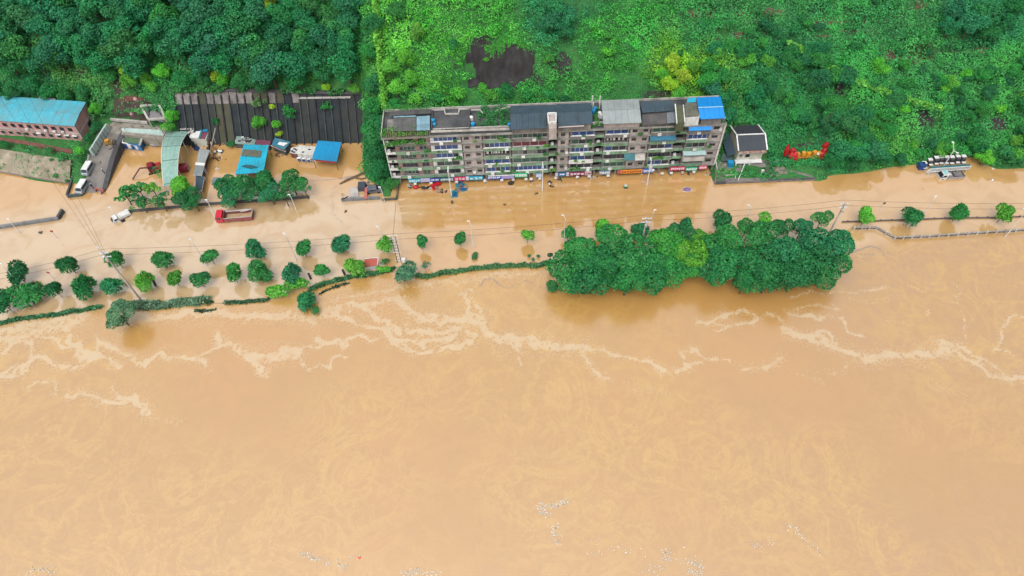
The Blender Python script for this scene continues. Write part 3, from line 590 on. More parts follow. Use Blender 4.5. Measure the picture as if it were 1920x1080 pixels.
# undergrowth: leaf cards over the whole slope with bush-like domes; species colour varies from place to place
CTRL = [(100,60,G_DEEP),(300,60,G_DEEP),(500,60,G_DEEP),(650,60,G_MID),(120,110,(.09,.24,.04)),(220,140,(.045,.17,.045)),(330,150,(.03,.17,.045)),(60,180,G_DARK),(730,60,G_BRI),(800,60,(.05,.27,.03)),(900,40,(.045,.24,.03)),(1050,30,G_DEEP),(800,150,(.06,.27,.03)),(850,70,(.06,.28,.03)),
 (1180,60,(.035,.24,.035)),(1150,130,(.032,.2,.03)),(1200,170,(.03,.17,.04)),(1120,170,(.035,.2,.035)),(1270,130,(.15,.34,.015)),(1260,165,(.10,.28,.02)),(1330,60,G_MID),(1400,30,(.03,.16,.045)),(1450,120,G_DARK),(1600,60,G_MID),(1850,40,G_DEEP),(1650,120,(.03,.2,.045)),(1450,200,G_DARK),(1550,220,G_DARK),
 (1550,290,G_DARK),(1650,200,(.035,.21,.04)),(1650,260,(.05,.22,.035)),(1800,250,G_MID),(1900,150,(.035,.2,.04)),(1900,280,(.03,.19,.04)),(1720,160,(.03,.17,.045)),(950,178,(.03,.2,.035)),(760,190,(.04,.2,.045)),(700,250,G_DARK),(640,160,(.05,.18,.03)),(450,165,(.03,.13,.04)),(1700,60,(.03,.16,.045)),(1500,70,(.025,.15,.045))]
cpx = np.array([c[0] for c in CTRL], float); cpy = np.array([c[1] for c in CTRL], float); cc = np.array([c[2] for c in CTRL])*1.28
def species(X, Y, Z):
    p = np.stack((X, Y, Z), 1); px, py = Q(p); px = px+(fbm(X, Y, 6, 2, 77)-.5)*70; py = py+(fbm(X, Y, 6, 2, 78)-.5)*50
    d = ((px[:,None]-cpx)/1.0)**2+((py[:,None]-cpy)*1.6)**2+60; wt = d**-2.2
    return (wt@cc)/wt.sum(1, keepdims=True)
BARE = [(935,122,72,44,1.0),(925,150,50,20,1.0),(900,90,22,22,.8),(1055,110,38,30,.7),(1235,178,22,9,.8),(245,200,45,24,.85),(225,165,14,20,.7),(150,140,14,20,.5),(260,105,18,12,.6),(1340,18,60,14,.55),(1445,22,30,9,.5),(1385,68,18,8,.9),(1355,75,12,6,.9),(1420,30,34,5,.6),(1560,40,60,7,.55),(1620,38,50,5,.5),(1540,68,24,5,.6),(1670,105,16,12,.75),(1715,110,35,14,.6),(1790,95,60,7,.5),(1600,55,20,6,.4),(1725,10,18,14,.7),
        (1737,225,20,22,.8),(1575,165,14,22,.75),(1555,195,10,14,.6),(1870,235,22,14,.7),(1725,275,14,10,.6),(1800,305,50,12,.8),(470,85,16,14,.7),(1295,28,12,5,.9),(1510,272,22,10,.85),(405,170,110,6,.5)]
def bare_mask(X, Y, Z):
    px, py = Q(np.stack((X, Y, Z), 1)); px = px+(fbm(X, Y, 3, 3, 5)-.5)*26; py = py+(fbm(X, Y, 3, 3, 6)-.5)*18; m = np.zeros(len(X))
    for a, b, rx, ry, s in BARE: m = np.maximum(m, s*(((px-a)/rx)**2+((py-b)/ry)**2 < 1))
    return m
def blocked(X, Y):
    m = (X < -109.3)&(Y > 140.5)&(Y < 151)            # pink building
    m |= (X < -108)&(Y < 141.0)&(RNG.random(len(X)) < .88)  # concrete bank
    m |= (X > -108.4)&(X < -102.0)&(Y < 149)          # drive
    m |= (X > -102.2)&(X < -89)&(Y < 148.5)           # terrace
    m |= (X > -86.5)&(X < -37)&(Y < 151.6)            # ribbed wall
    m |= (X > -31)&(X < 52)&(Y < 136)                 # apartment block
    m |= (X > 55)&(X < 65.5)&(Y > 122)&(Y < 135)
    m |= (X > 51)&(X < 66)&(Y < 125)&(RNG.random(len(X)) < .55)
    m |= (X > 66)&(X < 79)&(Y < 123.5)&(RNG.random(len(X)) < .93)
    return m
def undergrowth():
    # low layer
    n = 330000; X = RNG.uniform(-152, 152, n); Y = 119+RNG.random(n)**1.05*62; Z = terr(X, Y)
    cy = fbm(X, Y, 2.4, 3, 41); cm = lambda x, y: np.clip((fbm(x, y, 2.4, 3, 41)-.35)*2.6, 0, 1.5)+np.clip((fbm(x, y, 6.5, 3, 43)-.42)*9.0, 0, 2.8)*np.clip((y-124)/8, 0, 1)
    cm0 = cm; gr = lambda x, y: np.clip((fbm(x, y, 14, 3, 61)-.40)*8, 0, 1)*0+np.clip((x+24)/5, 0, 1)*np.clip((47-x)/6, 0, 1)*np.clip((fbm(x, y, 12, 3, 62)-.36)*7, 0, 1)
    cm = lambda x, y: cm0(x, y)*(1-.72*gr(x, y))
    z2 = Z+cm(X, Y)
    ok = (Z > .15)&~blocked(X, Y)&(RNG.random(n) > bare_mask(X, Y, Z)); X, Y, Z, z2, cy = X[ok], Y[ok], Z[ok], z2[ok], cy[ok]
    e = .6; sx = terr(X+e, Y)-terr(X-e, Y); sy = terr(X, Y+e)-terr(X, Y-e)
    sx = sx+cm(X+e, Y)-cm(X-e, Y); sy = sy+cm(X, Y+e)-cm(X, Y-e)
    nr = unit(np.stack((-sx, -sy, np.full(len(X), 2*e)), 1)); nr = unit(nr+RNG.normal(size=nr.shape)*.3+np.array([0,-.1,.15]))
    c1 = np.stack((X, Y, z2+RNG.uniform(0, .35, len(X))), 1); t1 = species(X, Y, Z); L1 = RNG.uniform(.3, .62, len(X))*(1-.38*gr(X, Y)); v1 = np.clip(RNG.normal(.45, .13, len(X))+(fbm(X, Y, 1.8, 3, 52)-.5)*1.0+(fbm(X, Y, 7, 3, 53)-.5)*.7, 0, 1)
    # bush domes
    nb = 5200; bx = RNG.uniform(-150, 150, nb); by = 119+RNG.random(nb)*58; bz = terr(bx, by)+np.where(by > 130, np.clip((fbm(bx, by, 6.5, 3, 43)-.42)*9.0, 0, 2.8), 0); ok = (bz > .3)&~blocked(bx, by)&(RNG.random(nb) > bare_mask(bx, by, bz)*1.05)
    grass = (fbm(bx, by, 14, 3, 61) < .44)&(bx > -25)&(bx < 45)
    ok &= ~grass; bx, by, bz = bx[ok], by[ok], bz[ok]; br = RNG.uniform(.5, 1.9, len(bx))
    bt = species(bx, by, bz)*RNG.uniform(.7, 1.35, (len(bx), 1))*RNG.uniform(.88, 1.12, (len(bx), 3))
    cnt = np.maximum(10, (br*br*36).astype(int)); k = np.repeat(np.arange(len(bx)), cnt); d = unit(RNG.normal(size=(len(k), 3))); d[:,2] = np.abs(d[:,2])
    pz = np.stack((bx[k], by[k], bz[k]+.1), 1)+d*(br[k]*RNG.uniform(.8, 1.1, len(k)))[:,None]*np.array([1, 1, .9])
    n2 = unit(d+RNG.normal(size=d.shape)*.45+np.array([0, 0, .25])); L2 = RNG.uniform(.26, .56, len(k)); v2 = np.clip(RNG.normal(.5, .2, len(k)), 0, 1)
    C = np.concatenate((c1, pz)); Nn = np.concatenate((nr, n2)); T = np.concatenate((t1, bt[k])); L = np.concatenate((L1, L2)); V = np.concatenate((v1, v2))
    me = cards(C, Nn, RNG.normal(size=C.shape), L, L*.6, V, T, 'undergrowth'); me.materials.append(LEAFA)
    o = D.objects.new('undergrowth', me); COL.objects.link(o); tagit(o, 'creepers, grass and low scrub covering the whole hillside', 'undergrowth', None, 'stuff')
undergrowth()
# strips of leaf cards along a line (hedges, vines)
def leafline(name, pts, width, h, n, tint, label, cat, group=None, leaf=.4, z0=0., var=.25, core=True, gapf=0.0, seed=1):
    g = np.random.default_rng(seed); q = np.array([list(p) for p in pts]); seg = np.linalg.norm(np.diff(q, axis=0), axis=1); cum = np.concatenate(([0], np.cumsum(seg)))
    n = int(n*1.5); t = g.random(n)*cum[-1]
    if gapf: t = t[vnoise(t/3.1, t*0+seed, 5) > gapf]
    n = len(t); x = np.stack([np.interp(t, cum, q[:,i]) for i in range(3)], 1); a = g.random(n)*math.pi; wv = width*(.55+1.1*vnoise(t/.9, t*0+3, seed))
    x[:,0] += np.cos(a)*wv/2*g.uniform(.2,1,n); x[:,1] += np.cos(a)*wv/2*.6; x[:,1] += g.normal(0, .05, n); x[:,2] += z0+np.sin(a)*h*(.4+1.0*vnoise(t/.8, t*0+9, seed))
    x[:,0] += g.normal(0, .12, n); x[:,1] += g.normal(0, .16, n); nr = unit(np.stack((np.cos(a)*.6, np.cos(a)*.6-.2, np.sin(a)+.2), 1)+g.normal(size=(n, 3))*.9); L = leaf*g.uniform(.7, 1.9, n)
    tt = np.array(tint)[None]*g.uniform(1-var, 1+var, (n, 1)); me = cards(x, nr, g.normal(size=(n, 3)), L, L*.55, g.random(n), tt, name); me.materials.append(LEAFA)
    c = x.mean(0); me.transform(Matrix.Translation((-c[0], -c[1], 0)))
    o = thing(name, label, cat, (c[0], c[1], 0), 0, group)
    f = D.objects.new('foliage', me); COL.objects.link(f); f.parent = o
    mb = MB()
    for i in range(len(q)-1): mb.tube([Vector(q[i])+Vector((0,0,z0*.5)), Vector(q[i+1])+Vector((0,0,z0*.5))], .06, 4)
    part('stem', mb, BARK, o)
    return o
HG = (.035,.085,.045)
leafline('hedge', [P(*p) for p in ((-60,616),(0,608),(45,598),(100,592),(140,585),(192,577))], .9, .9, 2600, (.045,.15,.065), 'drowned hedge along the bank from the left edge to the big leaning tree', 'hedge', leaf=.35)
leafline('hedge', [P(*p) for p in ((250,572),(300,575),(340,568),(385,566))], 2.1, 1.3, 3000, (.11,.20,.12), 'greyish wide hedge right of the big leaning tree', 'hedge', leaf=.38, seed=2)
leafline('hedge', [P(*p) for p in ((385,568),(430,569),(470,566),(505,563))], .7, .6, 900, (.04,.10,.05), 'broken low hedge in front of the clipped bushes', 'hedge', leaf=.33, gapf=.35, seed=3)
leafline('hedge', [P(*p) for p in ((580,545),(620,530),(660,520),(700,515),(740,505))], 1.1, .9, 2000, (.04,.13,.055), 'dark hedge running under the bright tree and the red roofed hut', 'hedge', leaf=.35, seed=4)
leafline('hedge', [P(*p) for p in ((780,517),(800,520),(830,514),(870,508),(905,503),(950,500),(990,499),(1003,500))], 1.0, .9, 2800, (.055,.15,.06), 'thin ragged hedge in the middle between the willow and the thin mast', 'hedge', leaf=.36, seed=5)
leafline('hedge', [P(*p) for p in ((1006,501),(1018,497),(1030,494))], .8, .9, 420, (.05,.15,.06), 'last short piece of hedge beside the thin mast', 'hedge', leaf=.35, seed=6)
leafline('driftweed', [P(*p) for p in ((600,551),(620,541),(655,531))], .7, .25, 130, (.02,.05,.03), 'row of dark weed tufts drifting below the hedge', 'weeds', leaf=.35, seed=7)
leafline('driftweed', [P(*p) for p in ((365,582),(385,584),(405,580))], .7, .25, 110, (.03,.07,.04), 'dark weed tufts below the greyish hedge', 'weeds', leaf=.35, seed=8)
def tl(pts, off): return [onterr(px, py, off)+Vector((0, 0, off)) for px, py in pts]
leafline('vine', tl([(704,-20),(708,60),(713,120),(718,170),(721,205)], 3.4), 1.5, .9, 2600, (.11,.34,.045), 'vine covered cable running straight down the hillside by the apartment block', 'vine', leaf=.5, seed=9)
leafline('vine', tl([(1478,82),(1520,105),(1560,130),(1600,152),(1650,172),(1700,190),(1765,208)], 3.0), 1.3, .8, 2600, (.09,.29,.045), 'vine covered cable slanting down the right slope', 'vine', leaf=.5, seed=10)
leafline('vine', tl([(1110,55),(1135,68),(1160,80)], 1.2), .9, .5, 300, (.05,.24,.03), 'short vine ridge right of the dark clump', 'vine', leaf=.45, seed=11)
hang = MB()
def hangers():
    """creeper strings hanging over the bare rock and the ribbed wall"""
    g = np.random.default_rng(4); C = []; T = []
    for _ in range(150):
        x0 = g.uniform(-15.5, 7); y0 = 155.5+.8*math.sin(x0*.7); L = g.uniform(.5, 1)**2*7.5
        for s in np.arange(0, L, .16):
            y = y0-s*.36; z = float(terr(x0, y)[0])+.35; C.append((x0+g.normal(0, .13), y, z)); T.append((.04,.2,.03))
    C = np.array(C); n = len(C); me = cards(C, unit(g.normal(size=(n, 3))*.5+np.array([0,-.8,.6])), g.normal(size=(n, 3)), g.uniform(.3,.55,n), g.uniform(.2,.35,n), g.random(n), np.array(T), 'hanging_creepers')
    me.materials.append(LEAFA); o = D.objects.new('hanging_creepers', me); COL.objects.link(o); tagit(o, 'strings of creeper hanging over the dark bare rock face', 'creepers', None, 'stuff')
hangers()
def crops():
    """maize-like rows on the terraces"""
    for ci, (poly, nr_, lab) in enumerate(((((1310,30),(1330,4),(1395,6),(1385,32)), 9, 'maize rows on the upper terrace at the top right'), (((1412,30),(1416,44),(1450,44),(1450,30)), 5, 'small crop bed below the upper terrace'), (((1412,52),(1414,64),(1444,64),(1442,52)), 5, 'lowest small crop bed of the terraces'),
                                            (((1515,12),(1515,28),(1555,26),(1552,10)), 6, 'crop rows beside the brown path at the top'), (((1700,90),(1705,118),(1750,112),(1745,84)), 8, 'dry brownish stalks on the slope below the big dark trees'), (((1760,92),(1760,104),(1870,90),(1870,78)), 14, 'thin crop row along the terrace under the big dark trees'))):
        g = np.random.default_rng(ci); C = []; A = []
        for i in range(nr_):
            t = (i+.5)/nr_; a = np.array(poly[1])*(1-t)+np.array(poly[2])*t; b = np.array(poly[0])*(1-t)+np.array(poly[3])*t
            pa, pb = onterr(*a), onterr(*b)
            for s in np.linspace(0, 1, 16):
                p = pa.lerp(pb, s)
                for _ in range(7): C.append((p.x+g.normal(0,.12), p.y+g.normal(0,.2), float(terr(p.x, p.y)[0])+g.uniform(.3,1.3))); an = g.uniform(0,6.28); A.append((math.cos(an), math.sin(an), .7))
        C = np.array(C); n = len(C); col = np.array([(.06,.12,.04)] if ci in (4,) else [(.03,.15,.05)])*np.ones((n,1))
        me = cards(C, unit(g.normal(size=(n, 3))), np.array(A), g.uniform(.5,.9,n), g.uniform(.1,.18,n), g.random(n), col, 'crop_rows'); me.materials.append(LEAFA)
        o = D.objects.new('crop_rows', me); COL.objects.link(o); tagit(o, lab, 'crops', None, 'stuff')
crops()
def ground_patch(name, ells, m, label, off=.12, rough=.5, seed=91, step=.45, kind='structure'):
    """a sheet of bare rock or soil lying on the slope; ells: photo ellipses (px, py, rx, ry)"""
    pts = [onterr(px+a*rx, py+b*ry) for px, py, rx, ry in ells for a in (-1.3,1.3) for b in (-1.3,1.3)]
    x0, x1 = min(p.x for p in pts)-2, max(p.x for p in pts)+2; y0, y1 = min(p.y for p in pts)-2, max(p.y for p in pts)+2
    X, Y = np.meshgrid(np.arange(x0, x1, step), np.arange(y0, y1, step)); Z = terr(X, Y)+off+np.clip(fbm(X, Y, 2.5, 4, seed)-.35, 0, 1)*rough
    ny, nx = X.shape; i = np.arange(nx*ny).reshape(ny, nx); f = np.stack((i[:-1,:-1], i[:-1,1:], i[1:,1:], i[1:,:-1]), -1).reshape(-1, 4)
    P3 = np.stack((X, Y, Z), -1).reshape(-1, 3); c = P3[f].mean(1); px, py = Q(c); nz = fbm(c[:,0], c[:,1], 2.5, 4, seed+1)-.5; e = np.full(len(c), 9.)
    for a, b, rx, ry in ells: e = np.minimum(e, ((px-a)/rx)**2+((py-b)/ry)**2)
    f = f[e+nz*1.9 < 1]; used = np.unique(f); mp = -np.ones(len(P3), int); mp[used] = np.arange(len(used))
    me = D.meshes.new(name); quadmesh(me, P3[used], mp[f]); me.materials.append(m); o = D.objects.new(name, me); COL.objects.link(o); tagit(o, kind=kind, label=label)
ROCK = mat('dark_rock', (.040,.037,.039), .9, .6, .7, (.022,.017,.015), .5, bump=1.0)
EARTH = mat('brown_earth', (.13,.085,.055), .95, .3, .8, (.05,.055,.03), .5, bump=.8)
ground_patch('rock_face', [(935,118,68,42),(905,85,24,22),(925,152,52,18),(985,150,34,16),(1050,118,26,22)], ROCK, 'dark bare rock face in the green slope behind the apartment block', rough=1.3)
ground_patch('rock_face', [(1235,180,26,10)], ROCK, 'small dark rock ledge right behind the pale grey roof', seed=95)
ground_patch('rock_face', [(1737,225,16,20),(1575,162,10,16),(1870,232,20,10),(1725,278,12,8)], ROCK, 'dark rock gaps among the shrubs on the right slope', seed=97)
ground_patch('earth_slide', [(245,200,42,22),(222,160,10,20),(150,138,10,18),(275,215,20,12)], mat('dark_earth', (.075,.052,.045), .95, .4, .6, (.03,.035,.02), .5, bump=.8), 'dark bare landslide earth above the stone terrace', seed=99)
ground_patch('earth_slide', [(243,186,28,6)], mat('red_earth', (.15,.06,.045), .95, .3, .8, (.08,.045,.035), .5), 'reddish earth at the top of the landslide', off=.2, seed=100)
ground_patch('terrace_soil', [(1385,68,18,7),(1348,78,10,4),(1340,26,55,7),(1445,22,30,6),(1420,38,26,3),(1560,42,60,4),(1640,40,40,3),(1600,58,30,3),(1672,104,14,9),(1715,112,32,7),(1790,97,60,3),(1725,8,12,12),(1296,28,10,4),(1540,68,20,3),(1850,88,40,3)], EARTH, 'brown soil of the terraced plots at the upper right', seed=103)
ground_patch('terrace_soil', [(1510,273,16,6)], mat('dark_earth', (.075,.052,.045)), 'dark earth behind the orange and red structure', seed=105)

# ================================================================== LONG APARTMENT BLOCK
FY = 124.4                 # plane of the balcony fronts
def LX(px): return -28.8+(px-724)*(80.2/626.0)
ZF = [2.3+2.62*i for i in range(6)]      # floor levels of the five upper storeys, last = roof
ab = thing('apartment_block', 'long five-storey apartment block with green balcony bands and shops flooded at its foot', 'building', (11, 128, 0))
BEIGE = mat('beige_render', (.50,.43,.39), .85, .18, .7, (.20,.165,.15), .5)
GREENB = mat('green_tile_band', (.22,.42,.25), .75, .15, 1.2, (.12,.13,.10), .65)
PINKT = mat('pink_render', (.34,.22,.19), .85, .15, 1.0, (.2,.14,.12), .4)
GREYB = mat('grey_render', (.27,.25,.23), .85, .3, .8, (.10,.095,.09), .7)
ROOFD = mat('dark_felt_roof', (.055,.058,.064), .9, .25, .35, (.12,.12,.115), .3)
LEDGE = mat('grey_ledge', (.33,.32,.29), .85, .15, 1, (.16,.16,.14), .4)
def bp(name, mb, m, parent=None, label=None): return part(name, mb, m, parent or ab, True, label)
m_ = MB(); m_.box(LX(724), LX(1350), FY+1.9, FY+9.0, -1, ZF[5]-.15); bp('wall', m_, GREYB)
m_ = MB(); m_.box(LX(722), LX(1351), FY+.2, FY+9.3, ZF[5]-.147, ZF[5]+.1); bp('roof_slab', m_, ROOFD)
for i in range(5):
    m_ = MB(); m_.box(LX(724)+.02, LX(1350)-.02, FY-.1, FY+1.88, ZF[i]-.12, ZF[i]+.06); bp('floor_slab', m_, LEDGE)
# bays: (px0, px1, kind, wall material, glass list by storey from the top, band material)
W = 'win'; O = 'open'; S = 'shaft'
BAYS = [(724,743,O,WHITE,None),(743,809,W,PINKT,'dggdg'),(809,867,W,WHITE,'wbbgd'),(868,905,S,BEIGE,None),(906,958,W,GREYB,'gbdbb'),(959,1028,W,GREYB,'gmegb'),(1029,1044,O,GREYB,None),(1045,1066,S,BEIGE,None),
        (1067,1114,W,GREYB,'bgbwn'),(1115,1130,O,GREYB,None),(1131,1177,W,GREYB,'bdbdg'),(1178,1215,S,BEIGE,None),(1216,1263,W,GREYB,'gcbdb'),(1264,1283,O,GREYB,None),(1284,1325,W,GREYB,'abgwg'),(1326,1350,S,BEIGE,None)]
GL = {'b':GLASSB,'g':GLASSG,'d':GLASSD,'m':mat('maroon_blind',(.12,.03,.04),.6,.2,2),'w':GLASSB,'e':mat('dusty_glass',(.12,.15,.13),.35,.3,1.5),'c':GLASSD,'n':GLASSD,'a':GLASSG}
FRM = {'b':WHITE,'g':CONCL,'d':GREYB,'m':WHITE,'w':WHITE,'e':CONCL,'c':WHITE,'n':WHITE,'a':BLUE}
def window(x0, x1, y, z0, z1, gl, fr, pitch=1.35):
    f = MB(); n = max(1, int(round((x1-x0)/pitch))); t = .07
    f.box(x0, x1, y-.05, y+.06, z0, z0+t); f.box(x0, x1, y-.05, y+.06, z1-t, z1)
    for k in range(n+1):
        x = x0+(x1-x0)*k/n; f.box(max(x0, x-t/2), min(x1, x+t/2), y-.047, y+.058, z0+t, z1-t)
    w_ = bp('window', f, fr)
    for k in range(n):
        a = x0+(x1-x0)*k/n+t*.5; b = x0+(x1-x0)*(k+1)/n-t*.5
        g = MB(); g.box(a, b, y+.0, y+.03, z0+t, z1-t); part('pane', g, random.choice([gl, gl, gl, GLASSD]), w_, True)
    return w_
rb = random.Random(11)
for (p0, p1, kind, wm, gls) in BAYS:
    x0, x1 = LX(p0)+.05, LX(p1)-.05
    for i in range(5):
        z = ZF[i]+.07; top = ZF[i+1]-.13; st = 4-i
        if kind == W:
            g = gls[st]; band = GREENB if not (g == 'w' and st == 3) else WHITE
            mb = MB(); mb.box(x0, x1, FY-.14, FY+.05, z-.25, z+.70); bp('parapet', mb, band if i < 4 else (GREYB if rb.random() < .5 else GREENB))
            mb = MB(); mb.box(x0, x1, FY-.2, FY+.1, z+.702, z+.77); bp('sill', mb, WHITE if g in 'wbn' else LEDGE)
            # side piers flanking the glazing
            pw = .9 if wm is not GREYB else .35
            for a, b in ((x0, x0+pw), (x1-pw, x1)):
                mb = MB(); mb.box(a, b, FY+.3, FY+1.85, z+.01, top); bp('pier', mb, wm if wm is not WHITE or rb.random() < .7 else GREYB)
            if p0 == 743:
                xm = x0+(x1-x0)*.62; mb = MB(); mb.box(xm-.5, xm+.55, FY+.3, FY+1.85, z+.01, top); bp('pier', mb, PINKT)
                window(x0+pw+.05, xm-.55, FY+.35, z+.85, top-.3, GL[g], FRM[g], 1.0); window(xm+.6, x1-pw-.05, FY+.35, z+.85, top-.3, GL[g], FRM[g], 1.0)
            elif g == 'd' and rb.random() < .6:      # open balcony with washing
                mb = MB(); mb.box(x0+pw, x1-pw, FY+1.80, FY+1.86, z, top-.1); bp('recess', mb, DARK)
                mb = MB()
                xx = x0+pw+.3
                while xx < x1-pw-.5:
                    wv = rb.uniform(.25, .6); mb.box(xx, xx+wv, FY+.38, FY+.42, z+1.15, z+1.95); xx += wv+rb.uniform(.1, .7)
                bp('washing', mb, rb.choice([mat('washing_white',(.6,.58,.55),.9,.2,3), mat('washing_red',(.35,.06,.07),.9,.3,3), mat('washing_blue',(.05,.12,.3),.9,.3,3)]))
            else: window(x0+pw+.02, x1-pw-.02, FY+.12, z+.78, top-.22, GL[g], FRM[g], rb.choice([1.1, 1.5, 1.9]))
            mb = MB(); mb.box(x0, x1, FY+.02, FY+.3, top-.2, top+.0); bp('lintel', mb, LEDGE)
            if g == 'a' or (g == 'c'):
                mb = MB(); mb.slab([(x0-.1,FY-1.0,top-.75),(x1+.1,FY-1.0,top-.75),(x1+.1,FY+.2,top-.05),(x0-.1,FY+.2,top-.05)], .06); bp('awning', mb, BLUE if g == 'a' else mat('teal_sheet',(.02,.14,.22),.6,.2,1))
            if rb.random() < .75:
                xa = rb.uniform(x0+.5, x1-1.3); mb = MB(); mb.box(xa, xa+.85, FY-.55, FY-.17, z+.05, z+.62); bp('air_conditioner', mb, WHITE)
        elif kind == O:
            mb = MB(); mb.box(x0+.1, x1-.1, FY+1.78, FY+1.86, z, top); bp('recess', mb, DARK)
            mb = MB(); mb.box(x0, x1, FY-.1, FY+.05, z-.2, z+.62); bp('parapet', mb, WHITE if p0 == 724 else GREENB)
            if p0 == 724: mb = MB(); mb.box(x0, x0+.22, FY-.1, FY+1.85, z+.625, top); bp('pier', mb, WHITE)
            if rb.random() < .6: mb = MB(); mb.box(x0+.4, x0+1.1, FY+.3, FY+.9, z+.05, z+1.0); bp('washing_machine', mb, WHITE)
        else:
            mb = MB(); mb.box(x0, x1, FY+.35, FY+1.85, ZF[i]+.065, ZF[i+1]-.125); bp('stair_wall', mb, wm)
            xs_ = [(x0+.5, x0+1.6), (x1-1.6, x1-.5)] if x1-x0 > 3.4 else [(x0+.7, x1-.9)]
            for a, b in xs_:
                hz = z+.7+rb.uniform(-.1, .2); window(a, b, FY+.30, hz, hz+.95, GLASSD, CONCD, .6)
                mb = MB(); mb.box(a-.1, b+.1, FY+.02, FY+.34, hz+1.0, hz+1.06); bp('window_hood', mb, LEDGE)
            if rb.random() < .35: mb = MB(); mb.box(x0+1.9, x0+2.6, FY-.05, FY+.3, z+.3, z+.85); bp('air_conditioner', mb, WHITE)
# end wall with white stair-like fin at the right
for i in range(16):
    z = 2.4+i*.8; mb = MB(); mb.box(LX(1350), LX(1350)+.5, FY+.2, FY+1.0, z, z+.55); bp('fin_block', mb, CONCL)
mb = MB(); mb.box(LX(1350), LX(1350)+.3, FY+.1, FY+.18, 2.2, 15.3); bp('corner_strip', mb, WHITE)
# tarpaulin hanging from the beige shaft and an enclosed white balcony
mb = MB(); mb.slab([(LX(1172),FY-1.2,6.2),(LX(1192),FY-1.2,6.0),(LX(1192),FY+.3,7.6),(LX(1172),FY+.3,7.6)], .05); bp('tarpaulin', mb, mat('teal_tarp',(.03,.15,.17),.6,.25,1.5))
mb = MB(); mb.slab([(LX(1193),FY-1.0,5.8),(LX(1212),FY-1.0,5.8),(LX(1212),FY+.3,6.9),(LX(1193),FY+.3,6.9)], .05); bp('awning', mb, CONCL)
mb = MB(); mb.box(LX(1284), LX(1325), FY-1.1, FY-.16, ZF[1]-.1, ZF[1]+1.1); bp('balcony_box', mb, CONCL)
mb = MB(); mb.slab([(LX(1283),FY-1.3,ZF[1]+2.1),(LX(1326),FY-1.3,ZF[1]+2.1),(LX(1326),FY+.1,ZF[1]+2.45),(LX(1283),FY+.1,ZF[1]+2.45)], .08); bp('awning', mb, mat('pale_teal_sheet',(.35,.48,.47),.5,.1,1))
# long roof-edge parapet, planted trough and ledge
mb = MB(); mb.box(LX(722), LX(1352), FY-.25, FY-.05, ZF[5]-.35, ZF[5]+.18); bp('cornice', mb, LEDGE)
mb = MB(); mb.box(LX(810), LX(1352), FY+1.5, FY+1.7, ZF[5]+.11, ZF[5]+.75); bp('parapet', mb, CONCL)
mb = MB(); mb.box(LX(722), LX(722)+.2, FY+.2, FY+9.2, ZF[5]+.11, ZF[5]+.8); mb.box(LX(722), LX(1352), FY+9.1, FY+9.3, ZF[5]+.11, ZF[5]+.7); bp('parapet', mb, CONCL)
# shop level: dark openings, piers, shutters
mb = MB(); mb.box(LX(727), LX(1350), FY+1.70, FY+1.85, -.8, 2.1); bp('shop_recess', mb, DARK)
for p in range(740, 1350, 21):
    mb = MB(); mb.box(LX(p)-.2, LX(p)+.2, FY+.1, FY+.5, -1, 2.15); bp('pillar', mb, GREYB)
for p, c in ((812, RED), (962, CONCD), (1008, WHITE), (1120, CONCD), (1250, GREYB), (1300, CONCD)):
    mb = MB(); mb.box(LX(p)-1.1, LX(p)+1.1, FY+1.5, FY+1.65, -.5, 1.9); bp('shutter', mb, c)
# roof structures: panels are given by photo corners at their height, all on the roof
def roofpanels(parent, A, B, C_, D_, n, m, t=.08, gap=.03, name='roof_panel'):
    """strip panels between edge A->B (front) and D->C (back)"""
    A, B, C_, D_ = map(Vector, (A, B, C_, D_))
    for k in range(n):
        s0, s1 = k/n, (k+1)/n; u = (B-A).normalized()*gap*.5; j = Vector((0, 0, random.uniform(0, .025)))
        mb = MB(); mb.slab([A.lerp(B, s0)+u+j, A.lerp(B, s1)-u+j, D_.lerp(C_, s1)-u+j, D_.lerp(C_, s0)+u+j], t); part(name, mb, m, parent, True)
def rp(x, y, z): return P(x, y, z)
def rbox(parent, name, pxs, z0, z1, m):
    """upright box over a roof-like photo quad at height z1"""
    q = [P(x, y, z1) for x, y in pxs]; mb = MB(); mb.slab(q, z1-z0); return part(name, mb, m, parent, True)
ZR = ZF[5]+.12
HR = 18.0
rs = part('roof_shed', MB().slab([P(726,245,16.6),P(806,243,16.6),P(806,219,16.6),P(726,224,16.6)], 16.6-ZR), GREYB, ab, True)
roofpanels(rs, P(738,246,17.0), P(780,245,17.0), P(780,219,17.0), P(738,221,17.0), 5, mat('grey_asbestos', (.12,.12,.115), .9, .2, .6, (.07,.07,.07), .4))
roofpanels(rs, P(781,244.5,17.05), P(806,244,17.05), P(806,217,17.05), P(781,218,17.05), 3, mat('pale_blue_sheet', (.24,.42,.50), .6, .15, .6, (.12,.2,.25), .5))
roofpanels(rs, P(738,220,17.2), P(780,218.5,17.2), P(780,216.5,17.2), P(738,218,17.2), 4, mat('pale_blue_sheet', (.24,.42,.50)))
roofpanels(rs, P(729,217,17.4), P(808,212.5,17.4), P(808,204.5,17.4), P(731,209,17.4), 6, mat('dark_asbestos', (.06,.062,.062), .9, .25, .6, (.12,.12,.11), .4))
mb = MB()
for k in range(22):
    a, b = P(724+k*3.9, 247-k*.1, 16.6), P(725+k*3.8, 261-k*.12, 16.3); mb.bar(a, b, .1, .12)
bp('pergola', mb, mat('weathered_wood', (.22,.17,.10), .9, .2, 2))
rbox(ab, 'roof_deck', [(809,243),(880,241),(880,205),(812,208)], ZR, 16.0, ROOFD)
mb = MB()
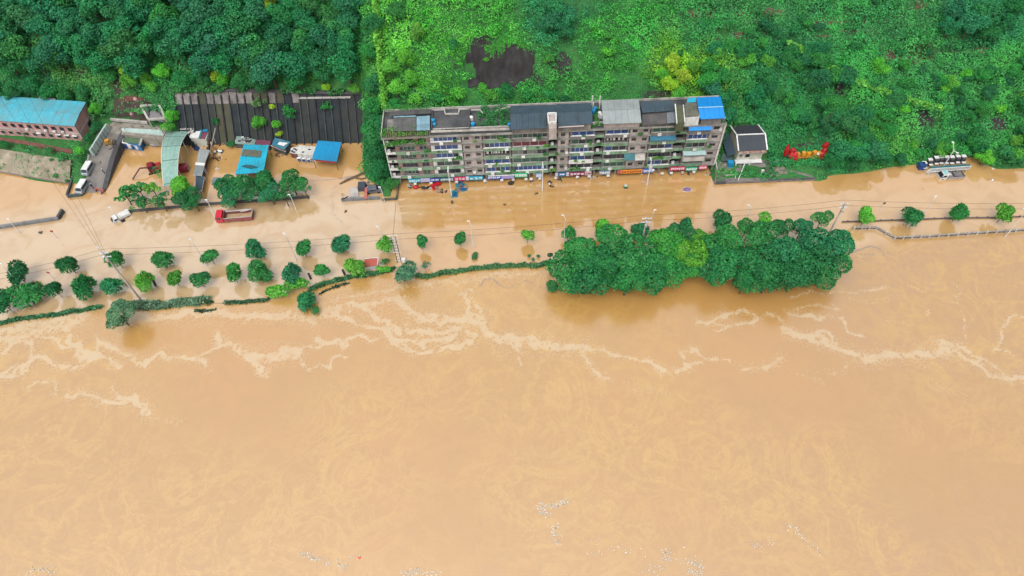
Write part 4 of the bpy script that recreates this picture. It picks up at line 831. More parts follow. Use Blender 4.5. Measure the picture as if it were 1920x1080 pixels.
for a, b in (((811,206.5),(833,205)),((833,205),(835,214)),((835,214),(860,213.5)),((860,213.5),(861,204.5)),((861,204.5),(881,204)),((808,247),(880,244.5)),((880,244.5),(955,242)),((883,206),(900,206)),((900,206),(905,213)),((930,208),(957,200))):
    mb = MB(); mb.bar(P(*a, 16.4), P(*b, 16.4), .22, .45); bp('parapet', mb, CONCL)
mb = MB(); mb.bar(P(811,208,16.3), P(809,244,16.3), .3, .6); mb.bar(P(880,206,16.3), P(880,243,16.3), .25, .6); bp('parapet', mb, CONCD)
# slate blue pitched sheds
rs = part('roof_shed', MB().slab([P(960,240,17.2),P(1040,236,17.2),P(1040,202,17.2),P(960,205,17.2)], 17.2-ZR), GREYB, ab, True)
roofpanels(rs, P(957,243.5,17.7), P(1025,240,17.7), P(1025,211.5,18.6), P(957,214,18.6), 6, SLATE); roofpanels(rs, P(957,213.6,18.6), P(1041,211,18.6), P(1041,196,18.0), P(957,199,18.0), 6, SLATE)
rs = part('roof_shed', MB().slab([P(1046,236,17.2),P(1108,233,17.2),P(1108,198,17.2),P(1046,200,17.2)], 17.2-ZR), GREYB, ab, True)
roofpanels(rs, P(1047,237,17.7), P(1111,232,17.7), P(1110,208.5,18.5), P(1044,211,18.6), 5, SLATE); roofpanels(rs, P(1042.5,210.8,18.6), P(1110,208.2,18.5), P(1109,193,18.0), P(1042.5,195.5,18.0), 5, SLATE)
mb = MB(); mb.bar(P(1047,238.5,17.5), P(1095,236,17.5), .3, .12); part('gutter', mb, mat('pale_pink_trim',(.5,.42,.4),.7,.1,2), rs, True)
st = rbox(ab, 'stair_tower', [(1030,241),(1044,240),(1043,212.5),(1027,213)], ZR, 18.9, BEIGE)
mb = MB(); q = [P(1028.5,230,19.2), P(1042.5,229.5,19.2), P(1042.5,212.5,19.2), P(1027,213,19.2)]
for i in range(4): mb.bar(q[i], q[(i+1) % 4], .28, .5)
part('parapet', mb, WHITE, st, True)
# pale grey roof
rs = part('roof_shed', MB().slab([P(1133,230,17.2),P(1200,228,17.2),P(1196,192,17.2),P(1131,194,17.2)], 17.2-ZR), BEIGE, ab, True)
roofpanels(rs, P(1131,232.5,18.0), P(1203,230,18.0), P(1200,205,18.7), P(1129,207.5,18.7), 6, GREYSH); roofpanels(rs, P(1129,207,18.7), P(1200,204.6,18.7), P(1197.5,185.5,18.1), P(1127,188.5,18.1), 6, GREYSH)
# slate strips and dark deck
rs = part('roof_shed', MB().slab([P(1204,230,16.6),P(1265,227,16.6),P(1262,192,16.6),P(1203,195,16.6)], 16.6-ZR), GREYB, ab, True)
roofpanels(rs, P(1204,211.5,17.6), P(1264,207.5,17.6), P(1261,188,17.9), P(1201,191.5,17.9), 7, SLATE)
roofpanels(rs, P(1204,234,16.9), P(1250,231.5,16.9), P(1250,211,17.0), P(1204,213,17.0), 4, mat('brown_deck', (.085,.078,.08), .9, .2, .6, (.14,.13,.12), .3))
roofpanels(rs, P(1251,231,17.0), P(1267,229.5,17.0), P(1265,209,17.1), P(1250,210.5,17.1), 2, mat('stained_blue_sheet', (.12,.16,.2), .7, .3, 1, (.25,.24,.23), .4))
st = rbox(ab, 'stair_tower', [(1269,230),(1284,229),(1280,197),(1266,198)], ZR, 18.2, mat('mossy_roof', (.10,.10,.06), .95, .3, .8, (.06,.09,.04), .5))
mb = MB(); mb.bar(P(1266,196,18.4), P(1269,231,18.4), .25, .4); mb.bar(P(1281,197,18.4), P(1284,229,18.4), .2, .3); part('parapet', mb, WHITE, st, True)
rs = rbox(ab, 'roof_shed', [(1284.5,221),(1312,219),(1306,193),(1285,194)], ZR, 18.0, WHITE)
roofpanels(rs, P(1284.5,219.5,18.2), P(1311,217.5,18.2), P(1306,192.5,18.3), P(1285,193,18.3), 3, mat('olive_felt', (.13,.135,.10), .9, .15, .7, (.08,.08,.06), .3))
roofpanels(rs, P(1288,192,18.2), P(1305,191,18.2), P(1304,183,18.3), P(1289,184,18.3), 2, CYAN)
rs = part('roof_shed', MB().slab([P(1316,223,17.4),P(1354,221,17.4),P(1348,188,17.4),P(1309,190,17.4)], 17.4-ZR), GREYB, ab, True)
roofpanels(rs, P(1313.5,223.5,17.9), P(1360,221.5,17.9), P(1356,200,19.0), P(1309,202,19.0), 5, BLUE); roofpanels(rs, P(1309,201.7,19.0), P(1356,199.7,19.0), P(1351,181,18.3), P(1305.5,183,18.3), 5, BLUE)
mb = MB(); mb.bar(P(1309,201.8,19.1), P(1356,199.8,19.1), .3, .1); part('ridge_cap', mb, mat('pale_ridge',(.25,.5,.7),.5,.1,2), rs, True)
# water tanks, pipes and clutter on the roof
for px, py, r, h, m in ((813,232,.5,1.3,BLUE2),(815,238,.45,1.0,BLUE2),(887,238,.5,1.2,BLUE2),(884,225,.45,1.0,WHITE),(955,238,.45,1.1,BLUE2),(1112,214,.5,1.3,BLUE2),(1115,209,.5,1.2,BLUE2),(1124,219,.45,1.4,WHITE),(1127,222,.4,1.2,WHITE),(1346,229,.6,.8,mat('pale_blue_tank',(.35,.45,.52),.5,.1,2))):
    p = P(px, py, ZR); mb = MB(); mb.tube([(p.x,p.y,ZR),(p.x,p.y,ZR+h),(p.x,p.y,ZR+h+.12)], [r,r,r*.6], 10); bp('water_tank', mb, m)
for px, py, h in ((1110,196,2.6),(1112,203,1.8),(1124,196,2.6),(1124,203,1.8)):
    p = P(px, py, ZR); mb = MB(); mb.tube([(p.x,p.y,ZR),(p.x,p.y,ZR+h)], .16, 6); bp('chimney_pipe', mb, WHITE)
mb = MB()
for _ in range(120):
    x = rb.uniform(LX(812), LX(1345)); y = FY+rb.uniform(.4, 1.4); s = rb.uniform(.12, .4); mb.box(x, x+s, y, y+s, ZR, ZR+rb.uniform(.15, .5))
o_ = bp('flower_pots', mb, mat('mixed_pots', (.30,.27,.23), .8, .6, 2, (.08,.12,.06), .5)); o_['kind'] = 'stuff'
# rooftop plants
def roofplants():
    g = np.random.default_rng(8); C = []; T = []; K = []
    def patch(px0, px1, y0, y1, n, c, z=ZR, h=.8):
        x = g.uniform(LX(px0), LX(px1), n); y = FY+g.uniform(y0, y1, n); m_ = fbm(x, y, 1.6, 2, 5) > .36
        x, y = x[m_], y[m_]; C.append(np.stack((x, y, z+g.uniform(.05, 1, len(x))*h*fbm(x, y, 2, 2, 9)*1.5), 1)); T.append(np.array(c)[None]*g.uniform(.7, 1.3, (len(x), 1)))
    for k in range(46):
        a = g.uniform(726, 1340); i = int(g.integers(0, 5)); wd = g.uniform(3, 11)
        patch(a, a+wd, -.45, .05, int(14*wd), (.045,.16,.04) if k % 3 else (.09,.22,.04), z=ZF[i]+.75+g.uniform(-.35,.1), h=g.uniform(.3,.8))
    patch(899,957,1.8,8.8,2600,(.035,.16,.05),h=1.5); patch(724,808,-.5,2.2,1500,(.06,.2,.035),z=ZR+.5,h=1.1); patch(735,800,-1.0,.2,700,(.05,.2,.03),z=ZF[4]+1.0,h=1.4); patch(726,745,-.6,.3,250,(.05,.2,.03),z=ZF[4]+.3,h=1.0)
    patch(1048,1110,.3,1.5,900,(.07,.27,.02),h=.35); patch(960,1046,.3,1.5,420,(.04,.12,.04),h=.5); patch(1112,1126,.5,7,450,(.05,.2,.04),h=1.0); patch(1130,1345,.2,1.5,1500,(.06,.19,.04),h=.6)
    patch(1268,1282,6.5,8.5,160,(.05,.25,.03),z=18.2,h=.4); patch(724,808,7.2,9.2,500,(.045,.2,.035),z=17,h=1.0)
    C = np.concatenate(C); T = np.concatenate(T); n = len(C); off = OFF[ab.name]
    me = cards(C-np.array(off), unit(g.normal(size=(n, 3))*.8+np.array([0,-.2,.7])), g.normal(size=(n, 3)), g.uniform(.25,.5,n), g.uniform(.16,.3,n), g.random(n), T, 'roof_plants'); me.materials.append(LEAFA)
    o = D.objects.new('roof_plants', me); COL.objects.link(o); o.parent = ab; o['kind'] = 'stuff'
roofplants()
# shop signs (each a thing bolted to the block): parts of the block > lettering
def glyphs(n, x0, x1, y, z0, z1, seed, fill=.82):
    g = random.Random(seed); mb = MB(); cw = (x1-x0)/n
    for i in range(n):
        a = x0+i*cw+cw*(1-fill)/2; b = a+cw*fill; h = z1-z0; t = h*.13
        rows = g.sample([.02,.3,.55,.83], 3)
        for r in rows: c0 = a+(b-a)*g.uniform(0, .2); c1 = b-(b-a)*g.uniform(0, .2); mb.box(c0, c1, y-.03, y, z0+h*r, z0+h*r+t)
        for q in g.sample([.05,.42,.8], 2): mb.box(a+(b-a)*q, a+(b-a)*q+t, y-.034, y-.004, z0+h*g.uniform(0,.2), z1-h*g.uniform(0,.15))
    return mb
SIGNS = [(757,780,(.01,.35,.48),5,'w','cyan'),(780.5,799,(.45,.42,.6),0,'w','lilac'),(799.5,817,(.02,.06,.3),4,'w','dark blue'),(818,845,(.01,.12,.15),7,'w','dark teal'),(846,868,(.6,.04,.14),3,'w','pink red'),(868.5,874,(.6,.62,.68),0,'w','pale'),(874.5,902,(.01,.32,.48),3,'w','bright cyan'),(910,937,(.01,.07,.40),6,'w','royal blue'),(937.5,962,(.35,.30,.6),0,'w','pale violet'),(963,988,(.01,.42,.16),7,'w','green'),
         (1004,1016,(.3,.42,.62),3,'w','small pale blue'),(1042,1047,(.55,.5,.55),0,'w','grey end'),(1047.5,1063,(.01,.12,.30),1,'w','navy'),(1063.5,1068.5,(.55,.5,.55),0,'w','grey right end'),(1069,1099,(.22,.015,.07),4,'w','dark red'),(1099.5,1112,(.55,.45,.5),3,'r','pale pink'),(1127,1149,(.18,.25,.33),6,'w','blue grey'),(1163,1169,(.45,.1,.1),0,'w','small red'),(1169.5,1211,(.75,.27,.03),8,'r','orange'),(1211.5,1234,(.08,.18,.55),5,'w','blue'),
         (1264,1294,(.48,.02,.09),7,'w','long crimson'),(1295,1318,(.02,.35,.2),6,'w','green strip'),(1320,1336,(.55,.05,.1),4,'w','short crimson')]
LET = mat('white_lettering', (.8,.8,.8), .5, .03, 2); LETR = mat('dark_red_lettering', (.25,.02,.02), .5, .05, 2)
for i, (a, b, c, n, lc, nm) in enumerate(SIGNS):
    x0, x1 = LX(a)*1.0, LX(b); z0, z1 = 1.25, 2.35
    if nm == 'green': z0, z1 = 1.5, 2.8
    if nm in ('long crimson', 'short crimson'): z0, z1 = 1.6, 2.7
    mb = MB(); mb.box(x0, x1, FY-.75, FY-.55, z0, z1); sg = bp('shop_sign', mb, mat('sign_'+nm.replace(' ', '_'), c, .45, .1, 2), label=f'{nm} shop sign board')
    mb = MB(); mb.box(x0, x1, FY-.53, FY+1.5, z0-.12, z0-.03); part('canopy', mb, GREYB, sg, True)
    if n: part('lettering', glyphs(n, x0+.15, x1-.15, FY-.75, z0+.25, z1-.2, i), LET if lc == 'w' else LETR, sg, True)
mb = MB(); mb.box(LX(912), LX(963), FY-1.0, FY-.76, 2.5, 2.62); bp('light_strip', mb, WHITE)
for px in (769, 800, 850, 905, 938, 960, 985, 995, 1012, 1043, 1085, 1108, 1145, 1250, 1268, 1290, 1312):
    x = LX(px); mb = MB(); mb.box(x-.35, x+.35, FY-1.15, FY-.78, .75, 1.2); bp('air_conditioner', mb, WHITE if px % 3 else CONCL)

# ================================================================== HOUSES
pb = thing('pink_building', 'two-storey pink brick building with cyan sheet roof and pale bands on the raised bank', 'building', (-122, 146, 3))
def quadwall(a, b, z0, z1): return MB().poly([(a[0],a[1],z0),(b[0],b[1],z0),(b[0],b[1],z1),(a[0],a[1],z1)])
BX0, BX1, BY0, BY1 = -152.0, -110.6, 142.2, 149.9; BA = math.atan2(-145.6+142.2, 20.6)   # building turned slightly
FR = Vector((-110.6, 142.2, 0)); du = Vector((-20.2, 3.4, 0)).normalized(); dv = Vector((.25, 8.3, 0)).normalized()
def pbp(u, v, z): p = FR+du*u+dv*v; return (p.x, p.y, z)
def pbox(u0, u1, v0, v1, z0, z1):
    mb = MB(); q = [pbp(u0,v0,z1),pbp(u0,v1,z1),pbp(u1,v1,z1),pbp(u1,v0,z1)]; return mb.slab(q, z1-z0)
part('wall', pbox(0, 42, 0, 8.2, 2.5, 8.35), PINKW, pb)
for z in (5.25,): part('band', pbox(-.06, 42, -.06, 8.26, z, z+.45), CONCL, pb)
part('corner_post', pbox(-.08, .25, -.08, .25, 2.5, 8.3), CONCL, pb); part('corner_post', pbox(-.08, .25, 7.95, 8.28, 2.5, 8.3), CONCL, pb)
for u in np.arange(4.6, 40, 4.6): part('corner_post', pbox(u, u+.3, -.08, 0, 2.5, 8.3), CONCL, pb)
A_, B_, C2, D2 = [Vector(pbp(u, v, z)) for u, v, z in ((42,-.5,8.5),(-.4,-.5,8.5),(-.4,8.6,8.9),(42,8.6,8.9))]
M1, M2 = A_.lerp(D2, .45)+Vector((0,0,.25)), B_.lerp(C2, .45)+Vector((0,0,.25))
roofpanels(pb, A_, B_, M2, M1, 20, CYANL); roofpanels(pb, M1+Vector((0,0,.03)), M2+Vector((0,0,.03)), C2, D2, 20, CYANL)
for u in np.arange(1.3, 40, 2.3):
    for z in (6.25, 3.6):
        mb = pbox(u, u+1.25, -.07, .05, z, z+1.1); w_ = part('window', mb, CONCL if z < 5 else CONCD, pb)
        for k in range(2): part('pane', pbox(u+.08+k*.58, u+.58+k*.58, -.09, -.068, z+.1, z+1.0), GLASSD, w_)
for u in (3.9, 6.3, 8.7, 14): part('air_conditioner', pbox(u, u+.8, -.55, -.1, 5.75, 6.2), WHITE, pb)
for u in (1.0, 3.2, 5.6, 11): part('awning', pbox(u, u+1.4, -.6, -.08, 4.9, 5.0), WHITE, pb)
w_ = part('window', pbox(-.12, -.02, 4.6, 6.4, 3.6, 4.9), CONCD, pb); part('pane', pbox(-.15, -.11, 4.75, 6.25, 3.75, 4.75), GLASSD, w_)
part('door', pbox(-.1, -.02, 6.6, 7.4, 2.9, 4.9), CONCL, pb)
mb = MB(); mb.slab([P(72,188,8.6),P(103,191,8.6),P(104,184,8.6),P(72,181.5,8.6)], .4); solo('back_shed', mb, GREYB, 'grey flat shed roof peeping out behind the cyan roof of the pink building', 'shed')
# red walk and bank
mb = MB(); a = [P(-80,240,3.25),P(0,257,3.25),P(60,266,3.25),P(136,281,3.25)]; b = [P(-80,246,3.2),P(0,263,3.2),P(60,273,3.2),P(134,287,3.2)]
for i in range(3): mb.slab([b[i], b[i+1], a[i+1], a[i]], .5)
solo('red_walk', mb, mat('red_walk', (.20,.075,.06), .9, .2, 1, (.12,.06,.05), .4), kind='structure', label='reddish brick walk along the top of the bank')
mb = MB(); xs_ = np.linspace(-152, -111.8, 30)
lo = [(x, float(np.interp(x, [-152,-132,-111.6], [138.5,134.9,129.4]))) for x in xs_]
for i in range(29):
    (xa, ya), (xb, yb) = lo[i], lo[i+1]; mb.slab([(xa,ya,.35),(xb,yb,.35),(xb,yb+5.6,3.05),(xa,ya+5.6,3.05)], .4)
solo('concrete_bank', mb, mat('stained_bank', (.34,.29,.21), .9, .3, .5, (.17,.14,.10), .55, bump=.4), kind='structure', label='stained sloping concrete bank below the pink building')
mb = MB(); mb.poly([P(-60,302,.42),P(0,308,.42),P(130,338,.42),P(133,346,.42),P(0,323,.42),P(-60,318,.42)]); solo('bank_foot', mb, mat('muddy_foot', (.19,.155,.13), .9, .15, .6), kind='structure', label='muddy strip at the foot of the bank')
# retaining wall with ribs
rw = thing('retaining_wall', 'tall dark ribbed retaining wall cut into the hillside behind the yard', 'retaining wall', (-61, 142, 0))
def RWp(t, z):  # t 0..1 along
    b = Vector((-86.3, 142.4, 0)).lerp(Vector((-37.0, 140.3, 0)), t)
    return b+Vector((0, .86*z, z))
NP = 24; ZT = lambda t: 10.4+.25*math.sin(t*5)-.5*t
PANELM = [mat('wall_dark_a', (.014,.022,.028), .9, .3, .8, (.035,.04,.035), .4, bump=.4), mat('wall_dark_b', (.020,.026,.029), .9, .3, .7, (.045,.048,.038), .5, bump=.4), mat('wall_pale', (.26,.23,.22), .9, .2, .8, (.09,.08,.075), .5, bump=.4), mat('wall_brown', (.075,.066,.045), .9, .3, .7, (.05,.07,.035), .5, bump=.4)]
for k in range(NP):
    t0, t1 = k/NP, (k+1)/NP; n_ = 4; zs = [0, 2.6, 5.4, 8.0, ZT(t0)]; mk = PANELM[(k*7//3) % 2]
    for j in range(n_):
        pale = (j == 3 and k in (0,1,2,4,5,6,7,8,15)) or (j == 3 and k in (9,12)); brown = (k in (5,6) and j < 3) or (j == 3 and not pale and k < 14)
        m = PANELM[2] if pale else (PANELM[3] if brown else mk)
        z0, z1 = zs[j]+.004, zs[j+1]-.004; q = [RWp(t0+.002, z0), RWp(t1-.002, z0), RWp(t1-.002, z1), RWp(t0+.002, z1)]; bk = Vector((0, .6, 0)); jit = Vector((0, random.uniform(-.015,.015), 0))
        q = [p+jit for p in q]; mb = MB(); mb.add(q+[p+bk for p in q], [(0,1,2,3),(7,6,5,4),(0,4,5,1),(1,5,6,2),(2,6,7,3),(3,7,4,0)]); part('panel', mb, m, rw)
for k in range(NP+1):
    t = k/NP; a = RWp(t, -.5)-Vector((0,.25,0)); b = RWp(t, ZT(t)-.8)-Vector((0,.25,0)); mb = MB(); mb.bar(a, b, .5, .3, up=Vector((1,0,0))); part('rib', mb, mat('rib_grey', (.05,.06,.062), .9, .4, 1, (.03,.03,.03), .5) if k % 3 else mat('rib_black', (.02,.02,.024), .9, .3, 1), rw)
mb = MB()
for k in range(20): a, b = RWp(k/20, ZT(k/20)+.05), RWp((k+1)/20, ZT((k+1)/20)+.05); mb.bar(a, b, .9, .35)
part('coping', mb, CONCD, rw)
leafline('creeper', [RWp(t, ZT(t)+.2)+Vector((0,-.2,0)) for t in np.linspace(0, 1, 14)], 1.9, .8, 2200, (.035,.15,.04), 'creepers spilling over the top edge of the ribbed retaining wall', 'creeper', leaf=.45, gapf=.42, seed=12)
mb = MB()
for k in range(7): a, b = RWp(.66+k*.04, 9.0), RWp(.66+(k+1)*.04, 9.0); mb.bar(a-Vector((0,.3,0)), b-Vector((0,.3,0)), .5, .3)
part('ledge', mb, CONCL, rw)
# drive, its walls and terrace
mb = MB(); L_ = [(-108.3,147.5,3.0),(-108.4,142,2.75),(-108.3,136,2.0),(-107.6,131,1.1),(-106.8,127.6,.35),(-106.5,125.6,-.1)]; R_ = [(-101.8,146,2.9),(-102.3,142,2.6),(-102.5,136,1.9),(-102.5,131,1.0),(-102.5,127.6,.3),(-102.6,125.4,-.15)]
for i in range(5): mb.slab([L_[i+1], R_[i+1], R_[i], L_[i]], 1.6)
solo('drive', mb, mat('grey_drive', (.17,.155,.15), .9, .2, .5, (.27,.24,.20), .35, bump=.3), kind='structure', label='grey ramp running down into the flood between the bank and the yard')
mb = MB()
for i in range(5): mb.slab([Vector(R_[i+1])+Vector((.02,0,.35)), Vector(R_[i+1])+Vector((.95,0,-.1)), Vector(R_[i])+Vector((.95,0,-.1)), Vector(R_[i])+Vector((.02,0,.35))], 3.2)
solo('drive_wall', mb, CONCD, 'dark stone wall holding up the yard side of the drive', 'wall')
wl = thing('barrier_fence', 'long pale mint panel fence slanting along the left edge of the drive', 'fence', (-107.6, 144, 3))
fa, fb = P(166,281,4.6), P(197,232,5.0)
for k in range(8):
    a, b = fa.lerp(fb, k/8), fa.lerp(fb, (k+1)/8-.01); mb = MB(); mb.add([a, b, b-Vector((0,0,2)), a-Vector((0,0,2)), a+Vector((.5,.1,0)), b+Vector((.5,.1,0)), b+Vector((.5,.1,-2)), a+Vector((.5,.1,-2))], [(0,1,2,3),(7,6,5,4),(0,4,5,1),(1,5,6,2),(3,2,6,7),(0,3,7,4)]); part('panel', mb, mat('pale_mint_panel',(.42,.55,.50),.6,.12,1,(.25,.32,.3),.3), wl)
for k in range(9): a = fa.lerp(fb, k/8); mb = MB(); mb.bar(a-Vector((-.55,0,2.2)), a+Vector((.55,0,0)), .1); part('post', mb, STEEL, wl)
bg_ = 'white bollards beside the drive'
for k in range(9):
    p = P(166-k*.35, 291+k*4.3, 2.6-k*.22); mb = MB(); mb.tube([(p.x,p.y,p.z-.6),(p.x,p.y,p.z+.3)], [.17,.15], 8); solo('bollard', mb, WHITE, f'short white bollard, {ORD[k]} from the top of the row beside the drive', 'bollard', bg_)
# landslide boulders
# stone terrace with ledge
mb = MB(); mb.slab([P(205,250,3.0),P(232,252,3.0),P(305,262,3.0),P(312,244,3.2),P(300,226,3.6),P(206,224,3.4)], 2.6); solo('rubble_terrace', mb, mat('rubble_stone', (.20,.18,.15), .95, .5, 1.2, (.36,.32,.27), .45, bump=1), kind='structure', label='rough stone terrace below the landslide')
mb = MB(); mb.bar(P(208,224,4.0), P(277,230,4.0), .5, .7); solo('terrace_ledge', mb, CONCL, 'pale concrete ledge along the back of the stone terrace', 'wall')
rg = random.Random(5)
for k in range(26):
    px, py = rg.uniform(207, 300), rg.uniform(229, 241); p = P(px, py, 3.4); mb = MB(); s = rg.uniform(.35, .8); mb.dome((p.x,p.y,3.0), s, s*rg.uniform(.6,1.1), s*.7, 7, 3, jit=.35); solo('boulder', mb, MUD, f'{"big" if s > .6 else "small"} rough pale boulder on the {"left" if px < 240 else "right" if px > 272 else "middle"} part of the stone terrace', 'boulder', 'boulders on the stone terrace')
for k, (px, py, r) in enumerate(((213,262,.9),(205,275,1.0),(199,287,.7),(194,292,1.0),(208,256,.8),(217,268,.5),(187,305,.6))):
    zz = 2.7 if py < 280 else 1.8; p = P(px, py, zz); mb = MB(); mb.dome((p.x,p.y,zz-.4), r, r*.8, .75, 9, 3, jit=.4); solo('mud_heap', mb, mat('pale_rubble',(.26,.23,.19),.95,.4,1.5,(.13,.11,.09),.5,bump=.8), f'{ORD[k] if k else "first"} heap of pale rubble and mud on the drive', 'heap', 'heaps of rubble on the drive')
# grey gate-like frame
gt = thing('gate_roof', 'weathered grey roofed frame with an arch leaning on the slope above the stone terrace', 'gate', (-94, 150, 3))
q = [P(278,224,5.6), P(310,222,5.6), P(299,198,7.2), P(264,198,7.2)]
mb = MB()
for i in range(4): mb.bar(q[i], q[(i+1) % 4], .5, .5)
part('frame', mb, CONCL, gt); mb = MB(); mb.slab([a.lerp(sum(q, Vector())/4, .08)-Vector((0,0,.3)) for a in q], .3); part('deck', mb, mat('mauve_grey', (.15,.135,.14), .9, .25, 1, (.25,.24,.24), .4), gt)
mb = MB(); c = sum(q, Vector())/4; ax = (q[1]-q[0]).normalized(); ay = (q[3]-q[0]).normalized()
mb.tube([c+ax*(1.6*math.cos(t))+ay*(1.9*math.sin(t)-.9) for t in np.linspace(0, math.pi, 9)], .2, 5); part('arch', mb, CONCD, gt)
for k in range(4): a = q[3].lerp(q[2], .25+k*.16)-ay*.6; mb = MB(); mb.bar(a, a+ax*.7, .5, .2); part('opening', mb, DARK, gt)
for a in (q[0], q[1], q[2], q[3]): mb = MB(); mb.bar(a, (a.x, a.y, 2.5), .3); part('leg', mb, CONCL, gt)
mb = MB(); p = P(302,219,4.5); mb.dome((p.x,p.y,3.6), 1.5, 1.1, 1.2, 10, 4, jit=.2); solo('tarpaulin_heap', mb, mat('pale_tarp',(.42,.43,.44),.7,.2,2), 'crumpled pale tarpaulin at the foot of the grey gate frame', 'tarpaulin')
for px, py, z, lab in ((255,187,8.5,'small pink and white bundle high on the bare landslide'),(247,214,5.0,'small pink and white bundle low on the bare landslide above the terrace ledge')):
    p = onterr(px, py, .3); mb = MB(); mb.dome((p.x,p.y,p.z+.3), .55, .45, .6, 8, 4, True, .3); solo('bundle', mb, mat('pink_cloth',(.55,.32,.33),.8,.3,4), lab, 'bundle')
# long thin mint roof and pool-like shed
def shed(name, label, cat, corners, z, m, n, posts=True, t=.08, pm=STEEL, fasc=None, zp=-1):
    """corners: front-left, front-right, back-right, back-left as world points"""
    c = sum(corners, Vector())/4; o = thing(name, label, cat, (c.x, c.y, 0)); roofpanels(o, *corners, n, m, t)
    mb = MB()
    for a, b in ((0,1),(3,2),(0,3),(1,2)): mb.bar(corners[a].lerp(corners[b], .02)-Vector((0,0,.17)), corners[b].lerp(corners[a], .02)-Vector((0,0,.17)), .1, .14)
    part('frame', mb, pm, o)
    if posts:
        for i, k in ((0,.05),(0,.95),(3,.05),(3,.95)):
            a = corners[i].lerp(corners[1 if i == 0 else 2], k); mb = MB(); mb.tube([(a.x,a.y,zp),(a.x,a.y,a.z-.12)], .09, 6); part('post', mb, fasc or pm, o)
    return o
shed('long_canopy', 'long narrow pale mint canopy roof below the stone terrace', 'canopy', [P(229,246,3.2),P(307,253.5,3.2),P(302,243.5,3.4),P(226,239.5,3.4)], 3.3, mat('pale_mint_panel',(.42,.55,.50)), 9)
bs = thing('blue_shed', 'small blue walled shed with green flat roof and white striped front in the yard corner', 'shed', (-98, 142, 0))
mb = MB(); mb.slab([P(230,268,2.0),P(262,273,2.0),P(268,254,2.0),P(235,250,2.0)], 2.6); part('wall', mb, mat('blue_wall',(.03,.14,.33),.6,.15,1), bs)
roofpanels(bs, P(232,266.5,2.2), P(261,270,2.2), P(266,257,2.2), P(234.5,254,2.2), 4, mat('green_felt',(.10,.17,.09),.9,.15,1,(.06,.1,.06),.3)); roofpanels(bs, P(234.5,253.5,2.25), P(266,256.5,2.25), P(268,252,2.25), P(236,249.5,2.25), 4, mat('blue_trim',(.02,.17,.45),.6,.15,1))
mb = MB(); mb.bar(P(229,267,2.2), P(264,276,1.2), .3, .25); part('rail', mb, WHITE, bs)
mb = MB(); mb.bar(P(229.5,266,2.3), P(234,250.5,2.3), .2, .2); mb.bar(P(262,272,2.3), P(268.5,254,2.3), .5, .25); part('edge', mb, CONCL, bs)
for k in range(4): a = P(234+k*7,269.5+k*.9,1.7); mb = MB(); mb.box(a.x-.4,a.x+.4,a.y-.3,a.y-.1,.5,1.7); part('door_panel', mb, WHITE if k % 2 else mat('navy_wall',(.015,.05,.18),.6,.1,1), bs)
# heaps of stored goods between the blue shed and the arched roof
for px, py, w_, h_, m, lab in ((283,258,1.9,.9,RED,'red crates piled under the long canopy'),(291,262,1.6,.8,CONCD,'dark scrap heap under the long canopy'),(285,269,2.6,.6,mat('scrap_grey',(.2,.2,.21),.7,.4,2),'grey metal scrap half sunk beside the arched roof'),(300,262,1.2,1.0,BLACK,'black heap next to the arched roof')):
    p = P(px, py, .5); o = thing('scrap_heap', lab, 'scrap', (p.x, p.y, 0))
    for k in range(9):
        a = random.uniform(0, 3.1); q0 = Vector((random.uniform(-w_,w_)/1.3, random.uniform(-.8,.8), random.uniform(0,h_))); s = random.uniform(.3, .8); mb = MB(); M_ = Matrix.Translation(q0)@Matrix.Rotation(a,4,'Z')@Matrix.Rotation(random.uniform(-.4,.4),4,'X'); mb.box(-s,s,-s*.35,s*.35,-.15,.25,M_); part('scrap_piece', mb, m if k % 3 else CONCL, o, False)
# arched mint roof
ar = thing('arched_roof', 'long arched pale mint corrugated roof shelter crossing the flooded yard', 'shelter', (-85, 135, 0))
LA, LB, RA, RB = P(315,246,2.9), P(307,350,2.3), P(354.5,246,2.9), P(332.5,344,2.3)
def arch(t, s): a = LA.lerp(LB, t); b = RA.lerp(RB, t); p = a.lerp(b, s); p.z += 2.4*math.sin(math.pi*min(1, t*1.02)); return p
NA = 24
for k in range(NA):
    for s in range(4):
        a, b, c, d = arch((k+1)/NA-.001, s/4+.004), arch((k+1)/NA-.001, (s+1)/4-.004), arch(k/NA+.001, (s+1)/4-.004), arch(k/NA+.001, s/4+.004); mb = MB(); mb.slab([a, b, c, d], .07); part('roof_panel', mb, MINT, ar)
for t in (.18, .42, .66, .97):
    mb = MB()
    for s in range(8): mb.bar(arch(t, s/8)+Vector((0,0,.06)), arch(t, (s+1)/8)+Vector((0,0,.06)), .14, .06)
    part('seam', mb, mat('mint_seam',(.12,.2,.18),.8,.3,2), ar)
mb = MB()
for k in range(NA): mb.bar(arch(k/NA, 0)+Vector((-.05,0,.04)), arch((k+1)/NA, 0)+Vector((-.05,0,.04)), .16, .12); mb.bar(arch(k/NA, 1)+Vector((.05,0,.04)), arch((k+1)/NA, 1)+Vector((.05,0,.04)), .1, .1)
part('edge_trim', mb, mat('cream_trim',(.6,.58,.5),.6,.1,2), ar)
for t in (.05, .3, .55, .8, .98):
    for s in (.03, .97): a = arch(t, s); mb = MB(); mb.tube([(a.x,a.y,-1),(a.x,a.y,a.z-.08)], .09, 6); part('post', mb, STEEL, ar)
